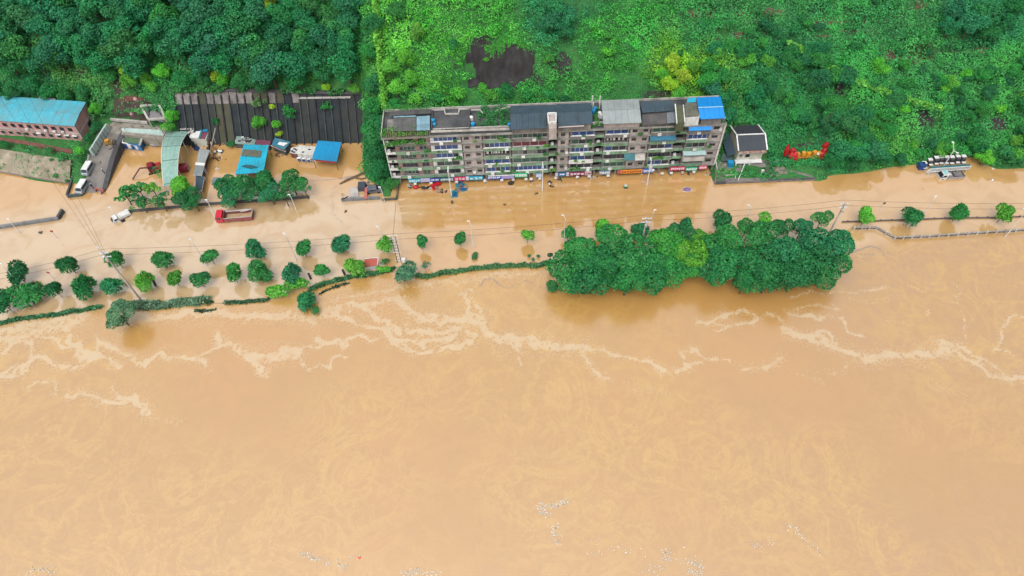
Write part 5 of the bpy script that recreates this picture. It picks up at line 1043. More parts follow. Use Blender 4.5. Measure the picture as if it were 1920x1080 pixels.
# red machines each side of the arched roof
p = P(288,320,0); o = thing('excavator', 'red excavator half hidden by the arched roof, its arm reaching into the flood', 'excavator', (p.x, p.y, 0), .3)
part('cab', MB().prism([(-.9,.3),(1.0,.3),(1.0,1.5),(.5,2.3),(-.8,2.3)], -.8, .8), mat('dark_red_paint',(.25,.012,.03),.45,.2,1.5,(.12,.02,.03),.3), o, False); part('window', MB().box(-.7,.9,-.86,-.8,1.3,2.0).box(.4,.9,-.6,.6,2.0,2.05), GLASSD, o, False); part('counterweight', MB().box(.9,2.2,-1.0,1.0,.2,1.5), RED, o, False); part('arm', MB().bar((-.8,0,1.4),(-2.6,-.3,2.0),.3).bar((-2.6,-.3,2.0),(-5.2,-1.6,.2),.25), mat('rusty_arm',(.16,.07,.06),.8,.3,3), o, False); part('track', MB().box(-1.2,1.6,-1.3,-.85,-.5,.25).box(-1.2,1.6,.85,1.3,-.5,.25), BLACK, o, False)
p = P(346,320,0); o = thing('tank_truck', 'dark red round-backed tank truck beside the right edge of the arched roof', 'truck', (p.x, p.y, -.5), .05)
mb = MB(); mb.tube([(-2.4,0,1.5),(-2.1,0,1.5),(1.0,0,1.5),(1.3,0,1.5)], [.8,1.15,1.15,.7], 16); part('tank', mb, mat('dark_red_paint',(.25,.012,.03),.45,.2,1.5,(.12,.02,.03),.3), o, False)
part('cab', MB().prism([(-4.2,.5),(-2.7,.5),(-2.7,2.6),(-3.8,2.6),(-4.2,1.6)], -1.1, 1.1), RED, o, False); part('hatch', MB().box(-.9,-.3,-.35,.35,2.6,2.85), RED, o, False); part('ladder', MB().bar((1.5,-.3,.6),(1.2,-.3,2.4),.08).bar((1.5,.3,.6),(1.2,.3,2.4),.08), WHITE, o, False)
# container houses behind the arched roof
ch = thing('container_house', 'white and teal container hut with dark door behind the arched roof, junk on its roof', 'hut', (-80, 141, 0))
mb = MB(); mb.slab([P(357,259,2.6),P(386,261,2.6),P(392,245,2.6),P(360,243,2.6)], 3.2); part('wall', mb, mat('cream_wall',(.52,.53,.45),.7,.1,1), ch)
roofpanels(ch, P(355,258,2.75), P(374,259.5,2.75), P(378,246,2.75), P(358,244,2.75), 2, WHITE); roofpanels(ch, P(374.5,259.6,2.7), P(384,260.5,2.7), P(392,244,2.7), P(380,243,2.7), 2, mat('maroon_sheet',(.16,.05,.08),.7,.2,1)); roofpanels(ch, P(371.5,259.4,2.85), P(374.5,259.7,2.85), P(379,246,2.85), P(376,245.5,2.85), 1, mat('teal_edge',(.02,.2,.22),.6,.1,1))
a = P(363,268,1.0); part('door', MB().box(a.x-.45,a.x+.45,a.y-.9,a.y-.6,0,2.2), DARK, ch); part('blue_sheet', MB().slab([P(376,246,3.1),P(389,246,3.1),P(389,240,3.1),P(376,240,3.1)], .15), BLUE2, ch); part('junk', MB().box(-1.2,-.3,-.3,.3,0,.1), CONCL, ch, False)
for i, (px, py) in enumerate(((346,243),(352,240),(358,247),(363,243),(358,241))):
    a = P(px, py, 3.2); mb = MB(); M_ = Matrix.Translation(a)@Matrix.Rotation(.5*i,4,'Z'); mb.box(-1.1,1.1,-.15,.25,0,.2,M_); part('plank', mb, WHITE if i % 2 else CONCL, ch)
for i, (px, py) in enumerate(((390,262),(396,262),(393,267))):
    a = P(px, py, 1.0); mb = MB(); mb.dome((a.x,a.y,.4), .7, .6, .8, 8, 4, jit=.25); solo('white_sack', mb, WHITE, 'white sack heaped by the top end of the rusty fence', 'sack', 'white sacks by the rusty fence')
shed('striped_canopy', 'canopy of white and grey corrugated sheets between the arched roof and the rusty fence', 'canopy', [P(368,312,2.6),P(380,313,2.6),P(393,281,2.9),P(373,280,2.9)], 2.8, GREYSH, 3)
shed('striped_canopy', 'grey lower half of the corrugated canopy with a white stripe, left of the rusty fence', 'canopy', [P(362,327,2.3),P(378,328,2.3),P(382,311,2.7),P(367,310,2.7)], 2.6, mat('mid_grey_sheet',(.2,.24,.25),.6,.2,1,corr=('Y',2)), 4)
mb = MB(); mb.slab([P(366,309,2.95),P(383,311,2.95),P(385,306,3.0),P(367,304,3.0)], .05); solo('white_sheet', mb, WHITE, 'white sheet lying across the middle of the striped canopy', 'sheet')
shed('dark_canopy', 'dark slate canopy below the striped canopy, next to the rusty fence', 'canopy', [P(366,356,1.6),P(378,357,1.6),P(383,330,1.8),P(367,329,1.8)], 1.7, SLATE, 3)
mb = MB(); mb.slab([P(363,279,.6),P(371,281,.6),P(373,275,.6),P(364,274,.6)], .5); solo('blue_box', mb, mat('navy_box',(.01,.03,.12),.5,.2,2), 'dark blue box floating above the striped canopy', 'box')
fn = thing('rusty_fence', 'rusty brown sheet fence running across the flooded yard', 'fence', (-74, 132, 0)); f0, f1 = P(397,268,.0), P(378,360,0)
for k in range(22):
    a, b = f0.lerp(f1, k/22), f0.lerp(f1, (k+.96)/22); hgt = 1.6+random.uniform(-.25,.25); lean = Vector((random.uniform(-.2,.2), 0, 0)); mb = MB(); t = Vector((.08,0,0)); z = Vector((0,0,hgt)); mb.add([a-t,b-t,b+t,a+t,a-t+z+lean,b-t+z+lean,b+t+z+lean,a+t+z+lean], [(0,3,2,1),(4,5,6,7),(0,1,5,4),(1,2,6,5),(2,3,7,6),(3,0,4,7)]); part('sheet', mb, RUST if k % 4 else mat('dull_purple_sheet',(.10,.06,.08),.8,.3,2), fn)
for k in range(7): a = P(396+random.uniform(-2,8), 272+k*4, .3); mb = MB(); mb.bar(a, a+Vector((random.uniform(-1,1.5), random.uniform(-2.2,-.8), .5)), .16, .08); part('loose_sheet', mb, RUST, fn)
mb = MB(); mb.tube([P(404,240,4),P(399,262,2.5),P(394,285,1.0)], [.16,.14,.1], 6); mb.tube([P(400,255,3),P(404,268,1.5)], .1, 5); solo('dead_trunk', mb, mat('bleached_wood',(.3,.26,.22),.9,.2,3), 'bleached dead trunk leaning at the top end of the rusty fence', 'trunk')
def junk(px, py, n, r, lab, ms, zmax=.4, name='junk_heap', sz=(.15, .5)):
    p = P(px, py, 0); o = thing(name, lab, 'junk', (p.x, p.y, 0)); g = random.Random(int(px*7+py))
    for k in range(n):
        a = g.uniform(0, 6.28); q0 = Vector((math.cos(a)*g.uniform(0, r), math.sin(a)*g.uniform(0, r)*.8, g.uniform(-.05, zmax))); s = g.uniform(*sz); mb = MB(); M_ = Matrix.Translation(q0)@Matrix.Rotation(g.uniform(0,3.1),4,'Z')@Matrix.Rotation(g.uniform(-.5,.5),4,'X'); 
        if g.random() < .5: mb.box(-s,s,-s*g.uniform(.2,.8),s*.4,-.1,.16,M_)
        else: mb.dome(q0, s*.8, s*.7, s*.6, 7, 3, True, .3)
        part('piece', mb, g.choice(ms), o, False)
    return o
junk(410,286,12,1.4,'white and dark junk tangled right of the rusty fence',[WHITE,CONCD,WHITE,BLACK],.6)
junk(410,300,9,2.0,'scattered rusty scraps floating right of the rusty fence',[RUST,CONCD,WHITE],.1)
junk(407,316,6,1.0,'small white floats by the lower end of the rusty fence',[WHITE,CONCL],.2)
junk(418,268,5,.8,'orange tub with mud on the shore below the ribbed wall',[mat('orange_plastic',(.6,.15,.03),.5,.1,3),MUD],.3)
junk(520,292,7,1.6,'brown frames sticking out of the flood in front of the white hut',[RUST,CONCD],.5)
mb = MB(); mb.slab([P(396,345,.9),P(424,345,.9),P(426,333,1.0),P(399,332,1.0)], .3); solo('blue_grey_canopy', mb, mat('blue_grey_sheet',(.10,.17,.2),.6,.25,1,(.25,.25,.22),.4), 'low blue-grey sheet roof between the rusty fence and the yard trees', 'canopy')
# cyan open shelter
cs = shed('cyan_shelter', 'bright cyan sheet roof shelter standing on posts in the flooded yard', 'shelter', [P(441,327,3.2),P(494,323,3.2),P(504,272,3.6),P(457,271,3.4)], 3.4, CYAN, 8, pm=RUST)
mb = MB(); mb.slab([P(452.5,291.5,3.62),P(488,294.5,3.62),P(490,282.5,3.7),P(456,279.5,3.66)], .06); part('patch_sheet', mb, mat('olive_felt', (.13,.135,.10)), cs); mb = MB(); mb.slab([P(452,312,3.5),P(470,316,3.5),P(484,313,3.5),P(470,309,3.52),P(458,309,3.5)], .04); part('stain_sheet', mb, mat('dark_teal_sheet',(.02,.09,.11),.7,.3,3), cs)
bsr = shed('sky_blue_shelter', 'sky blue sheet roof shelter on four posts at the right of the flooded yard', 'shelter', [P(584.5,298,3.0),P(631.5,303,3.0),P(640,266.5,3.4),P(596,263.5,3.4)], 3.2, BLUE2, 8, pm=RUST)
mb = MB(); mb.bar(P(594,301,2.5), P(630,304.5,2.5), .15, .4); part('banner', mb, mat('crimson_banner',(.5,.03,.08),.7,.2,2), bsr)
# barge-like roof, teal huts, white hut
def hut(name, lab, cat, top, z, wm, rm, n, zb=-.8, over=.15):
    q = [P(x, y, z) for x, y in top]; c = sum(q, Vector())/4; o = thing(name, lab, cat, (c.x, c.y, 0)); mb = MB(); mb.slab([p.lerp(c, .05)-Vector((0,0,.1)) for p in q], z-zb-.1); part('wall', mb, wm, o); roofpanels(o, *q, n, rm); return o, q
o, q = hut('low_hut', 'low grey-green roof strewn with junk behind the cyan shelter', 'hut', [(439,269),(477,272),(480,262),(444,254)], 1.6, CONCD, mat('grey_green_sheet',(.25,.34,.31),.7,.2,1,(.14,.2,.18),.4), 6)
for k in range(14): a = q[0].lerp(q[1], random.uniform(.1,.9)).lerp(q[3].lerp(q[2], random.uniform(.2,.9)), random.uniform(.1,.9)); mb = MB(); s = random.uniform(.2,.5); M_ = Matrix.Translation(a+Vector((0,0,.15)))@Matrix.Rotation(random.uniform(0,3),4,'Z'); mb.box(-s,s,-s*.5,s*.5,-.1,.15,M_); part('junk', mb, random.choice([WHITE,BLACK,CONCL,mat('maroon_sheet',(.16,.05,.08))]), o)
o, q = hut('low_hut', 'maroon low hut roof between the junk covered roof and the teal hut', 'hut', [(477,272),(506,274),(508,264),(481,262)], 1.4, CONCD, mat('maroon_sheet',(.16,.05,.08)), 5)
o, q = hut('teal_hut', 'teal roofed hut with a torn white sheet, foot of the ribbed wall', 'hut', [(509,271),(533,281),(545,266),(515,258)], 2.2, CONCD, mat('teal_roof',(.03,.17,.25),.6,.25,1,(.1,.2,.25),.4), 4); mb = MB(); mb.slab([P(520,270,2.4),P(532,274,2.4),P(540,268,2.45),P(524,266,2.45)], .06); part('torn_sheet', mb, WHITE, o)
mb = MB(); mb.bar(P(508,273,1.6), P(536,284,1.6), .25, .2); part('beam', mb, CONCL, o)
o, q = hut('white_hut', 'white walled hut with dark windows and a broken white roof beside the sky blue shelter', 'hut', [(556,288),(589,292),(594,275),(560,272)], 2.2, WHITE, mat('white_sheet',(.6,.6,.56),.6,.08,1,(.4,.38,.34),.3), 5)
for k in range(3): a = P(561+k*9, 293.5+k*.9, 1.4); w_ = part('window', MB().box(a.x-.5,a.x+.5,a.y-.85,a.y-.3,.5,1.5), WHITE, o); part('pane', MB().box(a.x-.4,a.x+.4,a.y-.9,a.y-.86,.6,1.4), GLASSB, w_)
o, q = hut('white_hut', 'collapsed white roof with black holes between the teal hut and the white hut', 'hut', [(543,286),(556,289),(560,274),(546,277)], 1.8, mat('brown_wall',(.16,.07,.055),.8,.3,1), mat('white_sheet',(.6,.6,.56)), 3)
for px, py in ((547,283),(552,279),(551,285),(556,281),(568,285),(580,280)): a = P(px, py, 1.95 if px < 557 else 2.3); mb = MB(); mb.dome(a, .4, .25, .06, 8, 2, True); part('hole', mb, DARK, o)
# low walls
def wall(name, lab, pts, h, w_, m, seg=None, z0=-.8):
    q = [P(*p) for p in pts]; c = sum(q, Vector())/len(q); o = thing(name, lab, 'wall', (c.x, c.y, 0))
    for i in range(len(q)-1):
        L = (q[i+1]-q[i]).length; n = max(1, int(L/(seg or 3.0)))
        for k in range(n):
            a, b = q[i].lerp(q[i+1], k/n), q[i].lerp(q[i+1], (k+1)/n-.006); mb = MB(); zc = (h+z0)/2; mb.bar(Vector((a.x,a.y,zc)), Vector((b.x,b.y,zc)), w_, h-z0+random.uniform(-.03,.03)); part('wall_section', mb, m, o)
    return o
wall('yard_wall', 'low dark yard wall along the flooded road under the trees', [(232,399),(262,396),(320,391),(380,385),(450,380),(520,376),(580,371)], .7, .35, CONCD)
wall('flood_wall', 'low grey concrete wall at the left edge ending in a dark corner', [(-60,436),(0,428),(60,419),(112,411)], .8, .7, mat('grey_wall',(.22,.22,.22),.85,.2,1,(.12,.12,.12),.4))
wall('wall_end', 'dark short return wall at the end of the grey flood wall', [(112,411),(120,397)], 1.1, .6, CONCD)
wall('dark_kerb', 'dark low wall along the foot of the grassy corner by the drive', [(127,368),(135,345),(142,322)], .7, .4, CONCD); wall('dark_kerb', 'teal-grey low wall at the water edge left of the lower van', [(128,370),(155,367)], .8, .5, mat('teal_grey',(.06,.09,.09),.8,.3,1))
wall('corner_wall', 'grey wall around the flooded plot left of the apartment block', [(641,377),(712,373)], .9, .5, mat('grey_wall',(.22,.22,.22)))
wall('corner_wall', 'wall along the grassy corner plot next to the apartment block', [(716,376),(744,374),(748,345)], .6, .35, mat('mossy_wall',(.10,.10,.075),.9,.3,1))
# green corner plot is terrain; plot contents
o = thing('parked_car', 'dark dented car parked inside the walled plot left of the apartment block', 'car', tuple(P(701,358,.2)), 0.1)
part('body', MB().prism([(-2,.1),(2,.1),(2,.6),(1.2,.75),(.8,1.2),(-1.0,1.2),(-1.5,.75),(-2,.65)], -.8, .8), mat('slate_car',(.09,.11,.15),.4,.3,2,(.2,.18,.17),.4), o, False); part('windscreen', MB().prism([(.82,1.18),(1.18,.78),(1.22,.8),(.86,1.22)], -.7, .7), GLASSD, o, False); part('side_window', MB().box(-.9,.7,-.83,-.8,.8,1.1), GLASSD, o, False)
for sx in (-1.2,1.2): part('wheel', MB().tube([(sx,-.85,.1),(sx,-.65,.1)], .32, 10), BLACK, o, False)
junk(690,352,16,2.2,'jumble of grey and red household junk in the walled plot',[CONCD,REDP,CONCL,GLASSD,mat('slate_car',(.09,.11,.15))],.8,sz=(.3,.8))
mb = MB(); a = P(679,352,.3); mb.box(a.x-.9,a.x+.9,a.y-1,a.y+1.2,-.5,1.3); solo('black_crate', mb, mat('blue_black_box',(.05,.06,.08),.5,.3,1), 'blue-black crate at the left of the junk in the walled plot', 'crate')
mb = MB(); mb.slab([P(655,369,.35),P(672,368.5,.35),P(671,351,.35),P(656,352,.35)], .6); solo('concrete_pad', mb, CONCL, 'pale concrete pad inside the walled plot', 'pad')
mb = MB(); mb.slab([P(683,372,1.0),P(688,372,1.0),P(688,351,1.0),P(684,351,1.0)], .2); solo('red_plank', mb, REDP, 'pale red board laid across the plot beside the dark car', 'board')
mb = MB(); mb.tube([P(637,345,.1),P(650,338,.15),P(665,332,.1),P(680,325,.2),P(690,320,.2)], [.15,.35,.3,.35,.2], 6); mb.tube([P(665,333,.2),P(678,335,.3),P(690,332,.2)], [.15,.2,.1], 5); solo('driftwood', mb, mat('drift_brown',(.13,.09,.06),.95,.3,2), 'long tongue of driftwood and mud above the walled plot', 'driftwood')
mb = MB(); mb.tube([P(641,363,0),P(641,363,1.8)], .12, 6); mb.bar(P(641,374,1.2), P(653,368,1.2), .15); solo('gate_post', mb, DARK, 'black gate post at the left corner of the walled plot', 'post')
# grey-roofed white house
wh = thing('white_house', 'small white house with dark slate gable roof and white ridge, right of the apartment block', 'house', (60.5, 129, 0))
EF, EB, RZ = 5.5, 5.7, 7.3
part('wall', MB().box(57.4,63.6,126.0,134.0,0,5.4), mat('cream_white_wall',(.62,.60,.50),.8,.1,.8,(.4,.38,.3),.35), wh)
part('gable', MB().add([(57.4,126.0,5.4),(57.4,134,5.4),(57.4,129.2,7.1),(57.7,126.0,5.4),(57.7,134,5.4),(57.7,129.2,7.1)], [(0,1,2),(5,4,3),(0,3,4,1),(1,4,5,2),(2,5,3,0)]), CONCL, wh); part('gable', MB().add([(63.3,126.0,5.4),(63.3,134,5.4),(63.3,129.2,7.1),(63.6,126.0,5.4),(63.6,134,5.4),(63.6,129.2,7.1)], [(0,1,2),(5,4,3),(0,3,4,1),(1,4,5,2),(2,5,3,0)]), CONCL, wh)
SL2 = mat('slate_house_roof',(.045,.055,.065),.8,.1,.6); roofpanels(wh, (57.1,125.4,5.6), (64.0,125.4,5.6), (64.0,129.2,7.3), (57.1,129.2,7.3), 6, SL2, gap=.015); roofpanels(wh, (57.1,129.22,7.3), (64.0,129.22,7.3), (64.0,134.5,5.6), (57.1,134.5,5.6), 6, mat('slate_house_roof_shade',(.03,.035,.042),.8,.15,.6), gap=.015)  # back slope's shade is put into a darker copy of the slate
mb = MB(); mb.bar((56.9,129.2,7.4),(64.2,129.2,7.4),.32,.14); part('ridge_cap', mb, WHITE, wh)
for x in (57.0, 64.05): part('verge', MB().bar((x,125.3,5.68),(x,129.2,7.38),.3,.14).bar((x,129.2,7.38),(x,134.6,5.66),.3,.14), WHITE, wh)
part('rusty_eave', MB().slab([(57.3,124.9,5.2),(63.9,124.9,5.2),(63.9,125.6,5.5),(57.3,125.6,5.5)], .08), mat('rust_eave',(.22,.1,.08),.85,.3,2,(.4,.33,.28),.3), wh); part('cornice', MB().box(57.3,63.8,125.3,125.98,4.5,4.65), mat('cream_trim',(.6,.58,.5)), wh)
w_ = part('window', MB().box(59.4,60.5,125.9,125.99,2.9,3.9), CONCD, wh); part('pane', MB().box(59.5,60.4,125.86,125.9,3.0,3.8), GLASSD, w_); w_ = part('window', MB().box(57.9,58.6,125.9,125.99,3.1,3.9), CONCL, wh); part('pane', MB().box(57.95,58.55,125.86,125.9,3.15,3.85), mat('dusty_glass',(.12,.15,.13)), w_)
part('balcony_slab', MB().box(57.0,63.6,124.7,125.97,1.9,2.15), WHITE, wh); part('pillar', MB().box(60.4,60.8,124.75,125.1,.9,1.88), WHITE, wh); part('pillar', MB().box(57.05,57.35,124.75,125.05,.9,1.88), WHITE, wh); part('shop_recess', MB().box(57.5,63.5,125.9,125.98,.9,1.88), DARK, wh)
part('lean_to_roof', MB().slab([(54.9,125.8,3.4),(56.6,125.8,4.6),(56.6,133.5,4.6),(54.9,133.5,3.4)], .1), SLATE, wh)
mb = MB(); mb.slab([P(1352,301,2.4),P(1372,301,2.4),P(1374,288,2.6),P(1354,289,2.6)], .3); solo('side_hut', mb, mat('teal_grey',(.06,.09,.09)), 'dark low hut roof between the apartment block and the white house', 'hut'); mb = MB(); mb.box(55.0,56.4,124.2,125.4,.8,2.7); solo('blue_tank', mb, BLUE2, 'blue box tank at the left foot of the white house', 'tank')
mb = MB(); mb.slab([P(1340,342,.75),P(1530,337,.25),P(1520,328,1.0),P(1480,318,1.4),P(1436,312,1.4),P(1436,300,1.5),P(1356,300,1.5),P(1342,310,1.4)], 2.2); solo('rubble_bank', mb, mat('rubble_bank',(.15,.13,.125),.95,.45,1.0,(.26,.23,.21),.35,bump=1), kind='structure', label='grey rubble bank in front of the white house')
wall('quay_wall', 'dark stone quay wall under the rubble bank with a projecting left corner', [(1341,345),(1360,344)], .8, .5, CONCD); wall('quay_wall', 'long dark stone quay wall along the water below the white house', [(1360,342),(1440,340),(1530,336)], .55, .5, CONCD)
for k, (px, py, s) in enumerate(((1441,318,1.0),(1449,322,.9),(1456,317,1.1),(1463,322,.8),(1446,327,.7),(1468,316,.9),(1458,327,.7),(1350,305,.9),(1358,308,1.1),(1366,306,.8),(1349,316,.7),(1362,316,.8),(1352,312,.6),(1474,323,.7),(1441,311,.5))):
    p = P(px, py, 1.4); mb = MB(); mb.dome((p.x,p.y,1.1), s, s*.7, s*.65, 7, 3, jit=.5); solo('rubble_heap', mb, mat('pale_rubble',(.26,.23,.19)) if k % 2 else MUD, f'{"pale" if k % 2 else "muddy"} heap of broken stone on the bank {"right" if px > 1400 else "left"} of the white house', 'rubble', 'stone heaps by the white house')
mb = MB(); mb.box(*(lambda a: (a.x-.35,a.x+.35,a.y-.3,a.y+.3,1.2,1.9))(P(1430,322,1.4))); solo('white_box', mb, WHITE, 'small white box on the grass below the white house', 'box')
mb = MB(); mb.bar(P(1356,329,1.2), P(1376,328,1.2), .2, .3); solo('pale_beam', mb, CONCL, 'pale beam lying on the bank left of the white pole', 'beam'); mb = MB(); mb.bar(P(1451,303,1.9), P(1469,301,1.9), .3, .3); solo('white_pipe', mb, WHITE, 'white pipe on the wall right of the white house', 'pipe'); mb = MB(); mb.bar(P(1434,305,1.6), P(1484,302,1.6), .35, .5); solo('back_wall', mb, CONCD, 'low dark wall running right from the white house', 'wall')
for (a, b, lab) in (((1341,292,4.2),(1345,318,1.2),'white pole at the left end of the stone bank'),((1400,298,4.3),(1384,338,.7),'thin white pole leaning in front of the white house'),((1380,322,1.6),(1378,339,.4),'short white post beside the leaning pole')):
    q0 = P(b[0], b[1], b[2]); mb = MB(); mb.tube([q0, P(*a)], .09, 6); solo('pole', mb, WHITE, lab, 'pole')
# red and orange structure
ps = thing('play_structure', 'orange and red frame structure with red hoods on the slope right of the white house', 'structure', tuple(P(1515,297,1.6)))
for x, z, m in ((-3.0,0,YEL),(-1.6,.2,YEL),(-.3,0,YEL),(1.1,.3,YEL),(2.3,0,YEL)):
    part('tower', MB().box(x-.45,x+.45,-.4,.5,z+.9,z+1.9), m, ps, False)
    for dx in (-.4,.4): part('leg', MB().box(x+dx-.08,x+dx+.08,-.4,-.25,-.5,z+.9), mat('orange_brown',(.4,.16,.03),.7,.3,3), ps, False)
part('deck', MB().box(-3.4,2.8,-.6,.7,.75,.9), mat('orange_brown',(.4,.16,.03)), ps, False); part('crossbar', MB().bar((-3,-.3,1.9),(-1,.5,.9),.14).bar((-1,-.3,1.0),(1,.4,2.2),.14).bar((1,-.3,.9),(2.6,.4,2.0),.14), YEL, ps, False)
for x, y, s, z in ((-4.0,0,1.3,1.2),(-3.9,1.2,.95,1.9),(3.2,0,1.1,1.2),(3.8,.8,.9,1.9),(4.3,2.0,.85,2.8)): part('red_hood', MB().dome((x,y,z-1.0), s, s*.9, s*1.7, 10, 5, jit=.15), RED, ps, False)
part('white_ball', MB().dome((1.7,-.5,1.9), .35,.35,.35,8,4,True), WHITE, ps, False)
o = thing('red_flag', 'tall red cloth on a brown pole left of the orange and red structure', 'flag', tuple(P(1473,300,1.6))); part('pole', MB().tube([(0,0,-.5),(-.3,.4,3.4)], .1, 6), BARK, o, False); part('cloth', MB().dome((-.3,.6,2.6), .6,.6,2.0,8,5,True,.35), RED, o, False)
# ================================================================== VEHICLES
def tyre(parent, x, y, z, r=.5, w_=.28):
    o = part('wheel', MB().tube([(x,y-w_/2,z),(x,y+w_/2,z)], r, 14), BLACK, parent, False); part('hub', MB().tube([(x,y-w_/2-.02,z),(x,y+w_/2+.02,z)], r*.45, 8), STEEL, o, False)
rt = thing('dump_truck', 'red dump truck with open ribbed bed standing in the flooded road', 'truck', tuple(P(444,413,-.7)), math.pi+R(3))
part('cab', MB().prism([(2.6,.9),(4.3,.9),(4.3,1.9),(4.05,2.9),(2.6,2.9)], -1.2, 1.2), mat('cab_red',(.55,.02,.04),.35,.08,1.5), rt, False); part('windscreen', MB().prism([(4.32,1.95),(4.36,1.95),(4.13,2.75),(4.09,2.75)], -1.0, 1.0), GLASSD, rt, False)
part('side_window', MB().box(3.0,3.9,1.2,1.23,1.9,2.6).box(3.0,3.9,-1.23,-1.2,1.9,2.6), GLASSD, rt, False); part('chassis', MB().box(-4.2,4.1,-.5,.5,.7,.95), CONCD, rt, False)
part('bed_floor', MB().box(-4.3,2.2,-1.2,1.2,.96,1.15), mat('bed_silt',(.42,.29,.16),.8,.2,1), rt, False)
for nm, b in (('side_board',(-4.3,2.3,-1.28,-1.2,1.0,2.2)),('side_board',(-4.3,2.3,1.2,1.28,1.0,2.2)),('tail_board',(-4.4,-4.3,-1.28,1.28,1.0,2.2)),('head_board',(2.3,2.4,-1.28,1.28,1.0,2.6))): part(nm, MB().box(*b), mat('bed_red',(.30,.05,.06),.6,.2,1,(.2,.12,.12),.4), rt, False)
part('top_rail', MB().box(-4.4,2.4,-1.34,-1.18,2.2,2.3).box(-4.4,2.4,1.18,1.34,2.2,2.3).box(-4.45,-4.28,-1.3,1.3,2.2,2.3), CONCL, rt, False)
for k in range(13): part('bed_rib', MB().box(-4.2+k*.5,-4.1+k*.5,1.28,1.36,1.05,2.18), REDP, rt, False); part('bed_rib', MB().box(-4.2+k*.5,-4.1+k*.5,-1.36,-1.28,1.05,2.18), REDP, rt, False)
part('tarp_roll', MB().tube([(-4.2,-.95,2.35),(2.0,-.85,2.4)], .14, 6).tube([(-4.2,-1.0,2.3),(-1.5,-.6,2.2)], .1, 5), CONCL, rt, False)
for x in (3.5,-1.8,-3.1):
    for y in (-1.0,1.0): tyre(rt, x, y, .5)
ft = thing('flatbed_truck', 'small flatbed truck with white cab and grey bed in the flood below the white cabins', 'truck', tuple(P(1779,334,-.6)), math.pi+R(2))
part('cab', MB().prism([(1.3,.6),(3.0,.6),(3.0,1.3),(2.6,2.2),(1.3,2.2)], -.95, .95), WHITE, ft, False); part('windscreen', MB().prism([(3.02,1.3),(3.05,1.3),(2.66,2.14),(2.62,2.14)], -.85, .85), GLASSD, ft, False); part('side_window', MB().box(1.6,2.6,.95,.97,1.35,1.95).box(1.6,2.6,-.97,-.95,1.35,1.95), GLASSD, ft, False); part('roof_sheet', MB().box(1.5,2.4,-.8,.8,2.2,2.26), mat('teal_glass_sheet',(.2,.45,.45),.4,.2,1), ft, False)
part('bed_floor', MB().box(-3.0,1.1,-1.0,1.0,.75,.9), GREYB, ft, False)
for b in ((-3.0,1.1,-1.05,-1.0,.8,1.4),(-3.0,1.1,1.0,1.05,.8,1.4),(-3.06,-3.0,-1.05,1.05,.8,1.4),(1.1,1.2,-1.05,1.05,.8,1.8)): part('side_board', MB().box(*b), GREYB, ft, False)
part('bed_rail', MB().box(-3.0,1.1,1.02,1.1,1.1,1.2).box(-3,1.1,1.02,1.1,.7,.8), mat('pink_white',(.6,.5,.5),.6,.1,2), ft, False); part('load', MB().box(-1.9,-.6,-.7,.6,.95,1.4), mat('mauve_grey', (.15,.135,.14)), ft, False); part('load', MB().box(.1,.7,-.5,.4,.95,1.5), CONCL, ft, False); part('mirror', MB().box(2.9,3.0,-1.25,-1.0,1.5,1.8).box(2.9,3.0,1.0,1.25,1.5,1.8), BLACK, ft, False)
for x in (2.2,-2.0):
    for y in (-.85,.85): tyre(ft, x, y, .4, .42, .24)
lt = thing('pickup_truck', 'small white pickup truck stranded slantwise where the drive meets the flooded road', 'truck', tuple(P(230,411,-.5)), math.pi+R(38))
part('cab', MB().prism([(.7,.5),(2.3,.5),(2.3,1.0),(1.8,1.75),(.7,1.75)], -.8, .8), WHITE, lt, False); part('windscreen', MB().prism([(2.28,1.06),(2.31,1.06),(1.84,1.72),(1.81,1.72)], -.7, .7), GLASSD, lt, False); part('side_window', MB().box(.9,1.7,.8,.82,1.1,1.55).box(.9,1.7,-.82,-.8,1.1,1.55), GLASSD, lt, False); part('cover', MB().box(-2.2,.6,-.85,.85,.8,1.5), WHITE, lt, False); part('door', MB().box(-.4,.6,.86,1.7,.5,.56), GLASSD, lt, False); part('chassis', MB().box(-2.2,2.0,-.4,.4,.4,.7), BLACK, lt, False)
for x in (1.5,-1.4):
    for y in (-.7,.7): tyre(lt, x, y, .3, .34, .2)
def van(loc, rz, lab):
    o = thing('parked_van', lab, 'van', loc, rz, None)
    part('body', MB().prism([(-1.9,.3),(2.0,.3),(2.05,.9),(1.75,1.15),(1.35,1.75),(-1.9,1.75)], -.82, .82), mat('silver_blue_body',(.32,.36,.40),.35,.08,1.5), o, False); part('roof', MB().box(-1.85,1.35,-.76,.76,1.76,1.86), WHITE, o, False)
    part('windscreen', MB().prism([(1.80,1.17),(1.84,1.17),(1.43,1.72),(1.39,1.72)], -.7, .7), GLASSD, o, False); part('side_window', MB().box(-1.6,1.2,-.85,-.82,1.1,1.6), mat('teal_window',(.01,.10,.11),.15,.2,1), o, False); part('side_window', MB().box(-1.6,1.2,.82,.85,1.1,1.6), GLASSD, o, False); part('rear_window', MB().box(-1.93,-1.9,-.65,.65,1.1,1.6), GLASSD, o, False)
    for y in (-.6,.6): part('headlight', MB().box(2.0,2.06,y-.15,y+.15,.65,.85), WHITE, o, False)
    for x in (-1.2,1.3):
        for y in (-.72,.72): tyre(o, x, y, .3, .3, .18)
van((-107.1,132.6,1.35), R(-96), 'silver van with white roof parked higher on the drive beside the bollards'); van((-107.3,127.2,.3), R(-97), 'silver van with white roof parked at the water edge on the drive')
